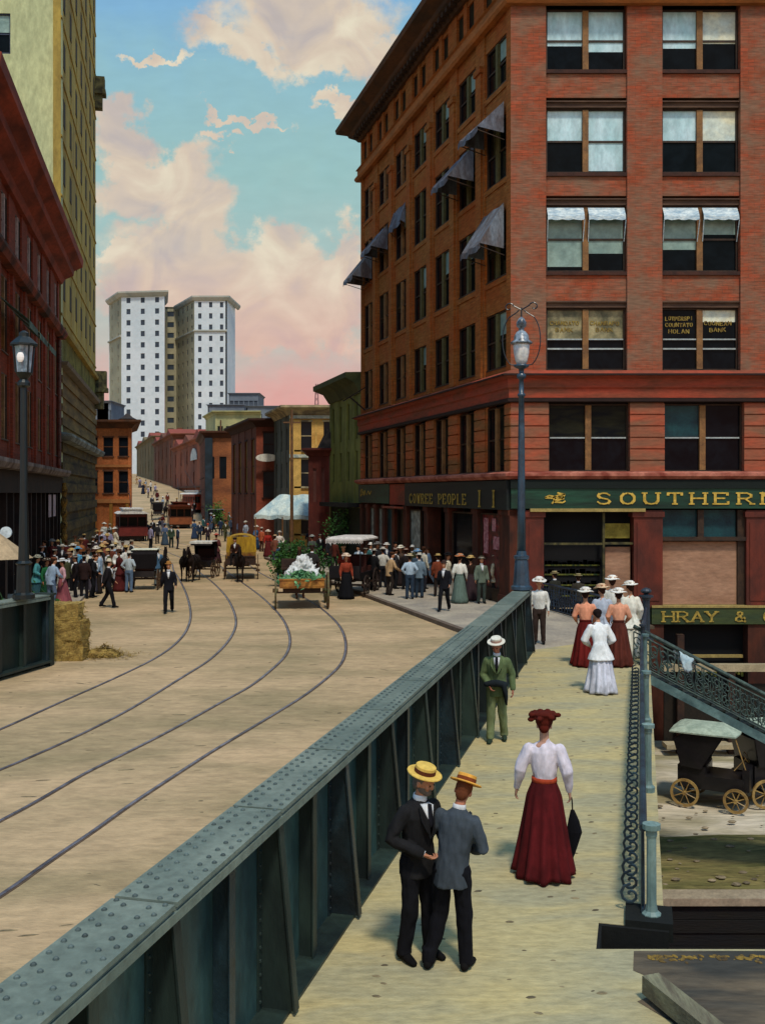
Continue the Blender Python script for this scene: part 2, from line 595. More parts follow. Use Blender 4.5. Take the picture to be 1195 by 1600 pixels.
def build_walks():
    # bridge sidewalk slab
    mb = MB()
    a = [B(-12, -.30), B(27.9, -.30), B(31.0, 2.0), B(30.8, 2.92), B(10.9, 2.92), B(10.9, 2.30), B(10.30, 2.30), Vector((14, 9.4, 0)), Vector((14, -12, 0)), B(-12, 3)]
    mb.prism([(p.x, p.y) for p in a], -.32, 0)
    tag(mb.build('sidewalk', M_walk), kind='structure')
    tag(MB().box(10.84, 10.895, 2.26, 2.96, -.36, -.004, MBR).box(10.33, 10.84, 2.30, 2.33, -.36, -.006, MBR).build('notch_shade_cover', mat('notch_shade_dark', '12120f', scale=2)), 'dark cover painted as shade at the notch beside the first railing post', 'beam')  # dark strips added over the slab's lit edges, standing in for shade
    ld = MB()
    pts = [(2.30, 9.38), (2.20, 9.0), (2.45, 8.7), (2.1, 8.45), (2.3, 8.1), (1.95, 7.8), (2.15, 7.4), (1.7, 7.0), (1.9, 6.5), (1.6, 6), (13.9, 6), (13.9, 9.38)]
    ld.add([(x, y, .004) for x, y in pts], [tuple(range(len(pts)))])
    tag(ld.build('landing', mat('landing_stain', '7a6850', hx2='37352f', scale=.9, fine=5, stretch=(.5, 1.8, 1), bump=.6, finevar=.35)), kind='structure')
    # abutment under it
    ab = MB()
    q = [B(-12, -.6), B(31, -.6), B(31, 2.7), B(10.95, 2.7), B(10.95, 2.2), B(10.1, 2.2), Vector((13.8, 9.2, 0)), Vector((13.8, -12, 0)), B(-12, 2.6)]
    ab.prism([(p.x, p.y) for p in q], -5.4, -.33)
    tag(ab.build('abutment', mat('abutment_stone_shaded', '1c1915', scale=1, fine=6, bump=.8, bdist=.05)), kind='structure')  # stone coloured near black so its sunlit face reads as a shaded gap
    # corner pavement in front of the brick building
    pv = MB()
    e = (-1 - (120 - 43.3) * .2797, 120)
    poly = [(3.72, 27.3), (2.25, 32), (-1.0, 43.3), (SIDE_END[0] - 4.3, 59.5), (-7.7, 66.8), (-7.5, 67), (-3, 67), (-1.0, 59.4), (4.9, 38.2), (5.75, 38.1),
            (5.9, 37.0), (6.9, 33.0), (7.5, 29.6), (4.4, 27.3)]
    pv.prism(poly, -.3, -.006)
    tag(pv.build('pavement', M_pave), kind='structure')
    kb = MB()
    kb.sweep([(0, -.25), (0, .012), (-.2, .012), (-.2, -.25)], [(-7.72, 66.8), (-5.58, 59.5), (-1.02, 43.3), (2.22, 32), (3.70, 27.3)])
    kb2 = kb.build('kerb', M_kerb)
    tag(kb2, kind='structure')
    # left side pavement along the dark brick building
    pl = MB()
    pl.prism([(-11.8, 33), (-11.0, 36), (-14.2, 52), (-17.2, 66), (-22, 90), (-27, 90), (-20, 60), (-14.9, 40), (-14.9, 33)], -.3, -.004)
    tag(pl.build('pavement', M_pave), kind='structure')
    # gulch floor, the coping and the crib wall below it, darkened as shade
    lg = MB()
    vs, fs = [], []
    nx, ny = 40, 30
    for j in range(ny + 1):
        y = 23.45 + (38.5 - 23.45) * j / ny
        for i in range(nx + 1):
            x = 2.0 + 48 * i / nx
            vs.append((x, y, -5 + .10 * noise.noise(Vector((x * .5, y * .8, 0))) + .05 * noise.noise(Vector((x * 2, y * 3, 5)))))
    for j in range(ny):
        for i in range(nx):
            a = j * (nx + 1) + i
            fs.append((a, a + 1, a + nx + 2, a + nx + 1))
    lg.add(vs, fs)
    tag(lg.build('gulch_floor', M_low, smooth=True), kind='structure')
    # mossy strip nearer the coping
    sl = MB()
    vs, fs = [], []
    for j in range(13):
        y = 23.5 + 3.9 * j / 12
        for i in range(61):
            x = 2 + 30 * i / 60
            yy = y + (.35 * noise.noise(Vector((x * .7, 3, j * .0))) if j == 12 else 0)
            vs.append((x, yy, -4.955 + .10 * noise.noise(Vector((x * .5, yy * .8, 0))) + .06 * noise.noise(Vector((x * 2, yy * 3, 5)))))
    for j in range(12):
        for i in range(60):
            a = j * 61 + i
            fs.append((a, a + 1, a + 62, a + 61))
    sl.add(vs, fs)
    tag(sl.build('mossy_ground', mat('moss', '7f7347', hx2='4c5028', scale=1.1, fine=7, stretch=(.3, 1.3, 1), bump=.9, bdist=.06, finevar=.45), smooth=True), kind='structure')
    # bottom of the sunk yard, coloured near black for the pit's shade
    yb = MB()
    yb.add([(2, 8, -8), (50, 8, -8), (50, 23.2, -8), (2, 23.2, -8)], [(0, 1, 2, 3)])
    tag(yb.build('yard_floor', mat('yard_dirt_shaded', '1c1a12', scale=1, fine=6)), kind='structure')
    w = empty('retaining_wall', (0, 0, 0), 0, 'timber retaining wall painted dark as shade with pale coping below the landing', 'wall')
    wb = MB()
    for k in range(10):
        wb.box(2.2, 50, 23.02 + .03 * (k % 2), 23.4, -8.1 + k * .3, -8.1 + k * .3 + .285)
    wb.build('timber_face', mat('timber_shade_dark', '16140e', hx2='0f1012', scale=2, fine=14, stretch=(.3, 1, 2), bump=.8), w)  # near-black timber colour stands in for shade on the wall face
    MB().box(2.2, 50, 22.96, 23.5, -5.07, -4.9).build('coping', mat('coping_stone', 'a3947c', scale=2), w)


build_walks()


def build_tracks():
    R = [[(0, 1140), (60, 1113), (100, 1095), (150, 1073), (200, 1050), (240, 1030), (270, 1010), (290, 988), (298, 965), (296, 945), (290, 925), (280, 905), (270, 890), (258, 872)],
         [(0, 1203), (50, 1182), (100, 1160), (150, 1136), (200, 1110), (245, 1083), (290, 1055), (325, 1033), (350, 1010), (364, 990), (369, 970), (362, 947), (350, 928), (330, 908), (310, 893), (290, 874)],
         [(0, 1283), (70, 1245), (130, 1210), (190, 1180), (250, 1150), (300, 1123), (350, 1095), (390, 1073), (420, 1050), (445, 1026), (453, 1005), (450, 985), (440, 965), (420, 943), (400, 926), (375, 908), (350, 890), (322, 872)],
         [(0, 1400), (50, 1365), (100, 1330), (150, 1296), (200, 1260), (265, 1217), (330, 1175), (380, 1145), (430, 1115), (475, 1087), (510, 1060), (533, 1037), (540, 1015), (538, 995), (530, 978), (515, 962), (495, 946), (465, 928), (430, 908), (400, 892), (365, 872)]]
    far = [(-25.5, 98.0), (-24.2, 98.0), (-22.6, 98.0), (-21.3, 98.0)]
    steel = mat('rail_steel', '8f8c96', hx2='5d5a60', rough=.45, metal=.6, scale=3, fine=20, bump=.1, spec=.5)
    groove = mat('rail_groove', '5c4a3a', scale=3)
    for ti in range(2):
        t = empty('tram_track', (0, 0, 0), 0, ['pair of curved street rails farther from the bridge parapet', 'pair of curved street rails nearer the riveted parapet'][ti], 'tram track', 'tram tracks curving across the street')
        for ri in (0, 1):
            pts = [G(x, y, ROAD_Z) for x, y in R[ti * 2 + ri]]
            d0 = (pts[0] - pts[1]).normalized()
            pre = [pts[0] + d0 * 3 + Vector((-.2, -.3, 0)), pts[0] + d0 * 6 + Vector((-.9, -1.2, 0))]
            pts = pre[::-1] + pts
            e = far[ti * 2 + ri]
            pts.append(Vector((e[0], e[1], ROAD_Z)))
            # smooth (Catmull-Rom)
            sm = []
            for i in range(len(pts) - 1):
                p0, p1, p2, p3 = pts[max(i - 1, 0)], pts[i], pts[i + 1], pts[min(i + 2, len(pts) - 1)]
                for k in range(8):
                    u = k / 8
                    sm.append(.5 * ((2 * p1) + (p2 - p0) * u + (2 * p0 - 5 * p1 + 4 * p2 - p3) * u * u + (3 * p1 - p0 - 3 * p2 + p3) * u ** 3))
            sm.append(pts[-1])
            for _ in range(6):
                sm = [sm[0]] + [(sm[i - 1] + sm[i] * 2 + sm[i + 1]) / 4 for i in range(1, len(sm) - 1)] + [sm[-1]]
            path = [(p.x, p.y) for p in sm]
            z = ROAD_Z
            o = MB().sweep([(-.024, z - .05), (-.024, z + .01), (.024, z + .01), (.024, z - .05)], path).build('rail', steel, t)
            MB().sweep([(-.035, z - .03), (-.035, z + .005), (.055, z + .005), (.055, z - .03)], path).build('groove', groove, o)


build_tracks()


# ------------------------------------------------------------------ bridge girders
M_gtop = mat('girder_paint_top', '737c70', hx2='5b675e', rough=.5, scale=1.2, fine=12, bump=.4, spec=.35, bdist=.01)
M_gweb = mat('girder_paint_web', '3a5650', hx2='172a32', rough=.4, scale=1.1, fine=6, stretch=(1, 1, .5), bump=.4, spec=.5, finevar=.4)
M_gdark = mat('girder_paint_dark', '121b1b', hx2='2a3a34', rough=.5, scale=1.4, fine=10, stretch=(1, 1, .4), spec=.4)


def rivet(mb, c, r, M=None, seg=6, side=None):
    """half-round rivet head; side None = up, else unit normal"""
    c = Vector(c)
    if side is None:
        rr = [[c + Vector((cos(2 * pi * k / seg) * r * q, sin(2 * pi * k / seg) * r * q, h)) for k in range(seg)] for q, h in ((1, -.004), (.8, r * .55), (.3, r * .85))]
    else:
        rr = [[c + Vector((cos(2 * pi * k / seg) * r * q, h, sin(2 * pi * k / seg) * r * q)) for k in range(seg)] for q, h in ((1, -.004), (.8, r * .55), (.3, r * .85))]
    if M is not None:
        rr = [[M @ p for p in q] for q in rr]
    mb.rings(rr, caps=True)


def plate_girder(s0, s1, wc, side, label, h=1.66, rivets_to=20, gussets=True, web=None):
    """side: +1 when its decorated face looks to +w"""
    g = empty('plate_girder', (0, 0, 0), 0, label, 'girder', 'riveted plate girders of the bridge')
    M = MBR @ Matrix.Translation((0, wc, 0))
    MB().box(s0, s1, -.014, .014, -.3, h - .05, M).build('web_plate', web or M_gweb, g)
    cap = MB()
    # overlapping cover plates with open joints
    s = s1
    step = 1.931
    k = 0
    while s > s0:
        e = max(s0, s - step)
        cap.box(e + .02, s - .02, -.215, .215, h - .03, h, M)
        cap.box(e + .02, s - .02, -.2, .2, h - .055, h - .032, M)
        s = e
    for sg in (-1, 1):
        cap.box(s0, s1, sg * .205 - .011, sg * .205 + .011, h - .12, h - .058, M)
    cap.build('cap_plate', M_gtop, g)
    MB().box(s0, s1, -.16, .16, h - .075, h - .058, M).build('joint_plate', mat('joint_rust', '2c1a12', scale=3), g)
    rv = MB()
    s = s0 + .1
    while s < min(s1, rivets_to):
        if s > 2:
            for w in (-.165, -.085, .085, .165):
                rivet(rv, (s + (.06 if abs(w) > .1 else 0), w, h), .02, M)
        s += .15
    rv.build('rivet_rows', mat('rivet_paint', '5b6864', hx2='3c4644', rough=.55, scale=4), g)
    # bottom flange and kerb angle
    MB().box(s0, s1, min(0, side * .26), max(0, side * .26), -.02, .03, M).build('bottom_flange', M_gdark, g)
    # stiffeners and tapered gusset plates
    s = s1 - .05
    i = 0
    while s > s0:
        big = i % 2 == 0
        st = MB()
        if big and gussets:
            d0, d1 = .31, .17
            th = .014
            vs = []
            for ds in (-th, th):
                for w, z in ((side * .016, .03), (side * d0, .03), (side * d1, h - .125), (side * .016, h - .125)):
                    vs.append(M @ Vector((s + ds, w, z)))
            st.add(vs, [(0, 1, 2, 3), (7, 6, 5, 4), (0, 4, 5, 1), (1, 5, 6, 2), (2, 6, 7, 3), (3, 7, 4, 0)])
            # outstanding angle along the sloped edge
            st.beam(M @ Vector((s, side * (d0 + .005), .03)), M @ Vector((s, side * (d1 + .005), h - .125)), .10, .016, up=tuple(BR))
            st.box(s - .10, s + .10, min(side * .016, side * .03), max(side * .016, side * .03), .03, h - .12, M)
        else:
            st.box(s - .012, s + .012, min(side * .016, side * .15), max(side * .016, side * .15), .03, h - .125, M)
            st.box(s - .055, s + .055, min(side * .15, side * .162), max(side * .15, side * .162), .03, h - .125, M)
        if s < rivets_to + 2 and s > 6:
            zz = .1
            while zz < h - .2:
                for dd in ((-.07, .07) if big else (.16,)):
                    rivet(st, (s + dd, side * (.03 if big else .014), zz), .017, M, 5, side=1)
                zz += .11
        st.build('gusset_plate' if big and gussets else 'stiffener_plate', M_gdark if i % 3 else mat('girder_paint_blue', '20343c', hx2='12191c', rough=.4, scale=1.4, spec=.5), g)
        s -= .96
        i += 1
    return g


gr = plate_girder(-6, 27.75, -.30, 1, 'dark green riveted plate girder between street and bridge sidewalk')
gl = plate_girder(-6, 23.4, -11.75, 1, 'black green girder parapet ending beside the straw bales', rivets_to=-9, gussets=False, web=mat('parapet_dark', '1d2a24', hx2='0f1816', rough=.5, scale=1, stretch=(1, 1, .4)))
# end posts
for g_, s_, w_ in ((gr, 27.84, -.30), (gl, 23.5, -11.75)):
    mb = MB()
    mb.box(s_ - .09, s_ + .09, w_ - .2, w_ + .2, -.3, 1.64, MBR)
    mb.box(s_ - .12, s_ + .12, w_ - .24, w_ + .24, 1.64, 1.69, MBR)
    mb.build('end_post', M_gdark, g_)

# ------------------------------------------------------------------ ironwork railings
M_iron = mat('iron_paint', '3d5558', hx2='22343c', rough=.5, scale=3, fine=20, spec=.5, bump=.3)
M_ironp = mat('iron_pale', '7b9088', hx2='546c6a', rough=.5, scale=3, fine=20, stretch=(1, 1, .4), spec=.4, bump=.3)


def scroll_pts(c, r, turns, a0, sg, e1, e2, n=18):
    pts = []
    for k in range(n):
        t = k / (n - 1)
        rr = r * (1 - .8 * t)
        a = a0 + sg * turns * 2 * pi * t
        pts.append(c + e1 * (rr * cos(a)) + e2 * (rr * sin(a)))
    return pts


def lattice(mb, A, Bp, zlo, zhi, unit=.44, rad=.011):
    """scrolled cast panel between two plan points; heights above the line A-B"""
    A, Bp = Vector(A), Vector(Bp)
    d = Bp - A
    ln = d.length
    e1 = d.normalized()
    e2 = Vector((0, 0, 1))
    n = max(1, round(Vector((d.x, d.y, 0)).length / unit))
    u = ln / n
    zm = (zlo + zhi) / 2
    hh = (zhi - zlo) / 2
    for i in range(n):
        c = A + e1 * (u * (i + .5)) + e2 * zm
        for sg in (-1, 1):
            mb.tube(scroll_pts(c + e1 * (sg * u * .24) + e2 * hh * .45, hh * .42, 1.15, -pi / 2, sg, e1, e2, 14), rad, 4)
            mb.tube(scroll_pts(c + e1 * (sg * u * .24) - e2 * hh * .45, hh * .42, 1.15, pi / 2, -sg, e1, e2, 14), rad, 4)
        mb.tube([c - e2 * hh, c - e1 * u * .16, c + e2 * hh, c + e1 * u * .16, c - e2 * hh], rad * .9, 4)
        q = A + e1 * (u * i)
        mb.tube([q + e2 * zlo, q + e2 * zhi], rad * 1.1, 4)


def newel(parent, p, h=.95, r=.05, ball=False, fat=False, M=None):
    mb = MB()
    R_ = .115 if fat else r
    mb.lathe(p, [(R_ * 1.9, 0), (R_ * 1.9, .07), (R_ * 1.25, .10), (R_ * 1.05, .16), (R_, .2), (R_ * .95, h - .14), (R_ * 1.15, h - .11), (R_ * 1.15, h - .06), (R_ * 1.8, h - .05), (R_ * 1.8, h), (R_ * .9, h + .012)], 10)
    if ball:
        mb.lathe(Vector(p) + Vector((0, 0, h)), [(R_ * .8, 0), (R_ * .5, .04), (R_ * 1.3, .09), (R_ * 1.4, .13), (R_ * .9, .19), (R_ * .2, .22)], 10)
    return mb.build('post', M or M_ironp, parent, smooth=False)


def railing():
    r = empty('iron_railing', (0, 0, 0), 0, 'scrolled cast iron railing with pale posts along the gulch side of the sidewalk', 'railing')
    S = [11.08, 15.55, 19.98, 25.0]
    pan = MB()
    for a, b in zip(S, S[1:]):
        lattice(pan, B(a + .1, 2.72), B(b - .1, 2.72), .10, .84)
        pan.tube([B(a, 2.72, .90), B(b, 2.72, .90)], (.04, .03), 8)
        pan.tube([B(a, 2.72, .08), B(b, 2.72, .08)], .022, 6)
        # bracing feet bolted to the kerb
        for k in range(12):
            s = a + (b - a) * (k + .5) / 12
            pan.tube(scroll_pts(B(s, 2.60, .16), .11, 1.2, pi / 2, 1, BR, Vector((0, 0, 1)), 12), .016, 5)
    pan.build('lattice_panel', mat('iron_rail', '2a3f48', hx2='16222c', rough=.5, scale=3, fine=20, spec=.5), r)
    for s in S:
        newel(r, B(s, 2.8), .95)
    # dark base block and steps of the first post
    MB().box(10.88, 11.32, 2.55, 3.0, -.12, .06, MBR).build('base_block', mat('base_iron', '10130f', scale=2), r)
    e = empty('iron_railing', (0, 0, 0), 0, 'dark scrolled iron railing closing the far end of the sidewalk by the storefront', 'railing')
    pan = MB()
    pts = [B(26.4, 2.75), B(30.8, 2.85), Vector((6.75, 33.2, 0)), Vector((5.75, 37.2, 0))]
    for a, b in zip(pts, pts[1:]):
        lattice(pan, a, b, .10, .86, rad=.014)
        pan.tube([a + Vector((0, 0, .93)), b + Vector((0, 0, .93))], (.045, .035), 8)
        pan.tube([a + Vector((0, 0, .07)), b + Vector((0, 0, .07))], .025, 6)
    pan.build('lattice_panel', mat('iron_dark', '2c3a4a', hx2='161d28', rough=.5, scale=3, spec=.5), e)
    md = mat('iron_darker', '25303a', rough=.5, scale=3, spec=.5)
    newel(e, pts[0], 1.0, M=md)
    newel(e, pts[1], 1.28, ball=True, fat=True, M=md)
    newel(e, pts[3], 1.05, M=md)


railing()


def stairs():
    t = empty('iron_staircase', (0, 0, 0), 0, 'iron stair with scrolled balustrade going down from sidewalk to the gulch', 'staircase')
    x0, y0, y1 = 6.15, 23.62, 25.1
    slope = .52
    L_ = 9.6
    tr = MB()
    n = 29
    for i in range(n):
        x = x0 + .1 + i * L_ / n
        z = -(i + 1) * 5.0 / (n + 1)
        tr.box(x, x + .36, y0 + .06, y1 - .06, z - .035, z)
        tr.box(x + .34, x + .352, y0 + .06, y1 - .06, z - .17, z - .037)
    tr.build('treads', mat('tread_iron', '2a302c', scale=3), t)
    for y in (y0, y1):
        o = MB()
        o.beam((x0, y, -.10), (x0 + L_, y, -.10 - L_ * slope), .06, .19)
        o.build('stringer', mat('stringer_teal', '64807c', hx2='3c5454', rough=.5, scale=2, fine=12), t)
        b = MB()
        b.tube([(x0, y, .93), (x0 + L_, y, .93 - L_ * slope)], (.05, .04), 8)
        b.tube([(x0, y, .80), (x0 + L_, y, .80 - L_ * slope)], .02, 6)
        b.tube([(x0, y, .10), (x0 + L_, y, .10 - L_ * slope)], .02, 6)
        lattice(b, (x0, y, 0), (x0 + L_, y, -L_ * slope), .11, .79, unit=.42, rad=.014)
        b.build('balustrade', mat('balustrade_iron', '2b3736', hx2='4b5c52', scale=5, rough=.6), t)
    for x, y in ((9.9, y0 + .12), (9.9, y1 - .12), (13.0, y0 + .12), (13.0, y1 - .12)):
        p = MB()
        if True:
            p.box(x - .09, x + .09, y - .09, y + .09, -5.1, -.2 - (x - x0) * slope - .1)
            p.box(x - .15, x + .15, y - .15, y + .15, -5.1, -4.9)
        p.build('support_post', mat('support_dark', '15130f', scale=2), t)
    # cloth flung over the handrail
    mb = MB()
    xs = 6.98
    vs, fs = [], []
    nn, mm = 8, 12
    for j in range(mm):
        a = (j / (mm - 1)) * 2 - 1       # -1 front hem .. 1 back hem
        for i in range(nn):
            u = (i / (nn - 1) - .5)
            x = xs + u * (.36 if j < 6 else .5) * (1 - .45 * max(0, -a)) + .02 * sin(j * 2)
            ln = .50 if a < 0 else .35
            z = .985 - (x - x0) * slope - abs(a) * ln * (1 - .3 * abs(u)) + .015 * sin(i * 2.1)
            y = y0 + (.065 if abs(a) > .1 else 0) * (1 if a > 0 else -1) * 1.1 + .02 * sin(i * 2.4 + j) * abs(a)
            vs.append((x, y, z))
    for j in range(mm - 1):
        for i in range(nn - 1):
            k = j * nn + i
            fs.append((k, k + 1, k + nn + 1, k + nn))
    mb.add(vs, fs)
    o = mb.build('cloth', mat('cloth_white_blue', 'c9d6d2', hx2='a5bfc6', scale=5), None, smooth=True)
    sm = o.modifiers.new('thick', 'SOLIDIFY'); sm.thickness = .012
    tag(o, 'pale blue white cloth flung over the stair handrail', 'cloth')


stairs()


# ------------------------------------------------------------------ street lamps
def lamp_right():
    base = B(27.35, -.30, 1.69)
    t = empty('street_lamp', base, radians(-14), 'tall blue black lamp with glass globe and scrolled crown on the girder end', 'street lamp', 'street lamps')
    m = mat('lamp_paint', '2c4658', hx2='1b2b38', rough=.35, scale=3, spec=.6, fine=20, bump=.2)
    md = mat('lamp_black', '15181c', rough=.35, scale=3, spec=.6, bump=.15)
    MB().lathe((0, 0, 0), [(.27, 0), (.27, .08), (.22, .12), (.19, .5), (.17, .78), (.20, .8), (.20, .87), (.14, .9), (.12, 1.0)], 12).build('pedestal', m, t)
    MB().lathe((0, 0, 0), [(.11, .98), (.10, 2.2), (.082, 4.2), (.072, 5.0), (.10, 5.02), (.10, 5.08), (.065, 5.1), (.06, 5.45), (.12, 5.5), (.12, 5.58), (.06, 5.62), (.07, 5.72), (.19, 5.78), (.2, 5.83)], 14).build('pole', m, t, smooth=True)
    gl = MB().lathe((0, 0, 5.84), [(.12, 0), (.16, .1), (.20, .3), (.215, .48), (.2, .55)], 16)
    g = gl.build('globe', mat('frosted_glass', 'd9d6d0', hx2='a9aeb6', rough=.2, scale=4, spec=.7, bump=.1), t, smooth=True)
    MB().lathe((0, 0, 6.38), [(.28, 0), (.285, .04), (.2, .1), (.19, .2), (.13, .3), (.07, .34), (.07, .4), (.13, .46), (.13, .56), (.07, .66), (.02, .7)], 14).build('hood', mat('lamp_hood', '8c9aa6', hx2='2a3038', rough=.3, scale=6, spec=.6), t, smooth=True)
    hp = MB()
    for sg in (-1, 1):
        pts = [(sg * .17, 0, 5.83)]
        for k in range(15):
            a = -1.15 + k * 2.15 / 14
            pts.append((sg * (.05 + .44 * cos(a * .9)), 0, 6.48 + .70 * sin(a)))
        pts += [(sg * .12, 0, 7.20), (sg * .06, 0, 7.26)]
        hp.tube(pts, .016, 6)
        # curled finials above
        pp = [(0, 0, 7.26)]
        for k in range(14):
            a = pi * .9 - k * .42
            rr = .13 * (1 - k / 18)
            pp.append((sg * (.32 + rr * cos(a)), 0, 7.30 + rr * sin(a) + .03))
        hp.tube(pp, .018, 6)
    hp.tube([(0, 0, 7.05), (0, 0, 7.32)], .02, 6)
    hp.build('harp_bracket', md, t)


lamp_right()


def lamp_left():
    base = Vector((-8.50, 24.3, 1.69))
    t = empty('street_lamp', base, 0, 'dark lamp with four sided lantern beside the red brick facade', 'street lamp', 'street lamps')
    md = mat('lamp_green_black', '0e1816', hx2='0a1010', rough=.4, scale=3, spec=.5, bump=.15)
    MB().lathe((0, 0, 0), [(.26, 0), (.26, .1), (.18, .15), (.16, .8), (.2, .84), (.13, .9), (.09, 2.5), (.08, 5.0), (.15, 5.05), (.15, 5.12), (.09, 5.2), (.16, 5.3), (.19, 5.36)], 12).build('pole', md, t)
    fr = MB()
    for a in range(4):
        c, s = cos(a * pi / 2 + pi / 4), sin(a * pi / 2 + pi / 4)
        fr.beam((c * .2, s * .2, 5.36), (c * .27, s * .27, 6.02), .03, .03)
    fr.lathe((0, 0, 6.0), [(.33, 0), (.33, .04), (.2, .16), (.12, .22), (.12, .3), (.03, .36)], 8)
    fr.build('lantern_frame', md, t)
    MB().lathe((0, 0, 5.37), [(.16, 0), (.22, .64)], 4).build('glass', mat('lantern_glass', '9fb2bf', hx2='54636b', rough=.15, scale=4, spec=.8, bump=0), t)
    e = bpy.data.materials.new('ochre_glow'); e.use_nodes = True
    e.node_tree.nodes['Principled BSDF'].inputs['Emission Color'].default_value = (*lin('e0a050'), 1)
    e.node_tree.nodes['Principled BSDF'].inputs['Emission Strength'].default_value = .18  # faint emission stands in for the ochre inside of the unlit lamp
    MB().ell((0, -.235, 5.7), (.09, .04, .13), 8, 6).build('ochre_stand_in', e, t)


lamp_left()
# ------------------------------------------------------------------ facades
M_dkglass = mat('dark_glass', '07090d', hx2='0e1318', rough=.15, scale=2, spec=.08, bump=.06, fine=4)
M_bluglass = mat('blue_glass', 'c3dde2', hx2='9fc4c8', rough=.25, scale=1.2, spec=.5, bump=.1, fine=5, stretch=(1, 1, .5))
M_creamglass = mat('cream_blind', 'e0dcbc', hx2='c2d0c8', rough=.35, scale=1.0, spec=.4, bump=.1, fine=5)
M_greenglass = mat('green_blind', '8fa79c', hx2='6f8780', rough=.3, scale=1.0, spec=.4, bump=.1, fine=5)
M_murk = mat('murky_glass', '26261a', hx2='0b1014', rough=.3, scale=1.6, spec=.08, bump=.1, fine=5, stretch=(.6, .6, 2))
M_teal = mat('teal_glass', '1c4448', hx2='143038', rough=.3, scale=1.5, spec=.2, bump=.1)
M_trim = mat('window_trim', '2a1e16', hx2='3d2a1b', rough=.6, scale=3)
M_mull = mat('mullion_ochre', '8a6238', hx2='6c4b2c', rough=.7, scale=3)
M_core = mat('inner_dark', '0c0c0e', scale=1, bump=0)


def wall_grid(mb, M, u0, u1, z0, z1, cols, rows, th=.35, out=0.0, span_in=.08):
    """piers full height, spandrels set back a little between the window rows"""
    us = [u0] + [x for c in cols for x in c] + [u1]
    for i in range(0, len(us), 2):
        if us[i + 1] - us[i] > .01:
            mb.box(us[i], us[i + 1], out - th, out, z0, z1, M)
    for a, b in cols:
        zs = [z0] + [x for r in rows for x in r] + [z1]
        for i in range(0, len(zs), 2):
            if zs[i + 1] - zs[i] > .01:
                mb.box(a, b, out - th, out - span_in, zs[i], zs[i + 1], M)


def sash(parent, M, ua, ub, za, zb, out=-.22, fr=.07, mull=True, kinds=('dark', 'dark'), split=.5, trim=None, mullm=None, rail=True, lights=None, bar=.035):
    """double window: frame, ochre mullion, each sash an upper and lower pane"""
    f = MB()
    f.box(ua, ua + fr, out - .06, out + .05, za, zb, M)
    f.box(ub - fr, ub, out - .06, out + .05, za, zb, M)
    f.box(ua + fr, ub - fr, out - .06, out + .05, zb - fr, zb, M)
    f.box(ua + fr, ub - fr, out - .06, out + .12, za, za + fr, M)
    halves = [(ua + fr, ub - fr)]
    uc = (ua + ub) / 2
    if mull:
        halves = [(ua + fr, uc - .11), (uc + .11, ub - fr)]
    for i, (a, b) in enumerate(halves):
        zr = zb - (zb - za) * split
        if rail:
            f.box(a, b, out - .05, out + .02, zr - bar, zr + bar, M)
    w = f.build('window', trim or M_trim, parent)
    if mull:
        MB().box(uc - .11, uc + .11, out - .06, out + .10, za + fr, zb - fr, M).build('mullion', mullm or M_mull, w)
    for i, (a, b) in enumerate(halves):
        k = kinds[i % len(kinds)]
        lt = (lights[i] if lights else .5)
        zsp = zb - fr - (zb - za - 2 * fr) * lt
        matl = {'dark': M_dkglass, 'blue': M_bluglass, 'cream': M_creamglass, 'green': M_greenglass, 'murk': M_murk, 'teal': M_teal, 'dull': mat('dull_blind', 'b8ab80', hx2='5c5a44', rough=.3, scale=1.3, spec=.2, bump=.1)}[k]
        if k == 'dark' or lt <= .01:
            MB().box(a, b, out - .05, out - .02, za + fr, zb - fr, M).build('pane', matl, w)
        else:
            MB().box(a, b, out - .05, out - .02, zsp, zb - fr, M).build('blind' if k != 'murk' else 'pane', matl, w)
            if zsp > za + fr + .02:
                MB().box(a, b, out - .05, out - .03, za + fr, zsp, M).build('pane', M_dkglass, w)
    return w


def simple_win(parent, M, ua, ub, za, zb, m, out=-.16, name='window'):
    return MB().box(ua, ub, out - .04, out, za, zb, M).build(name, m, parent)


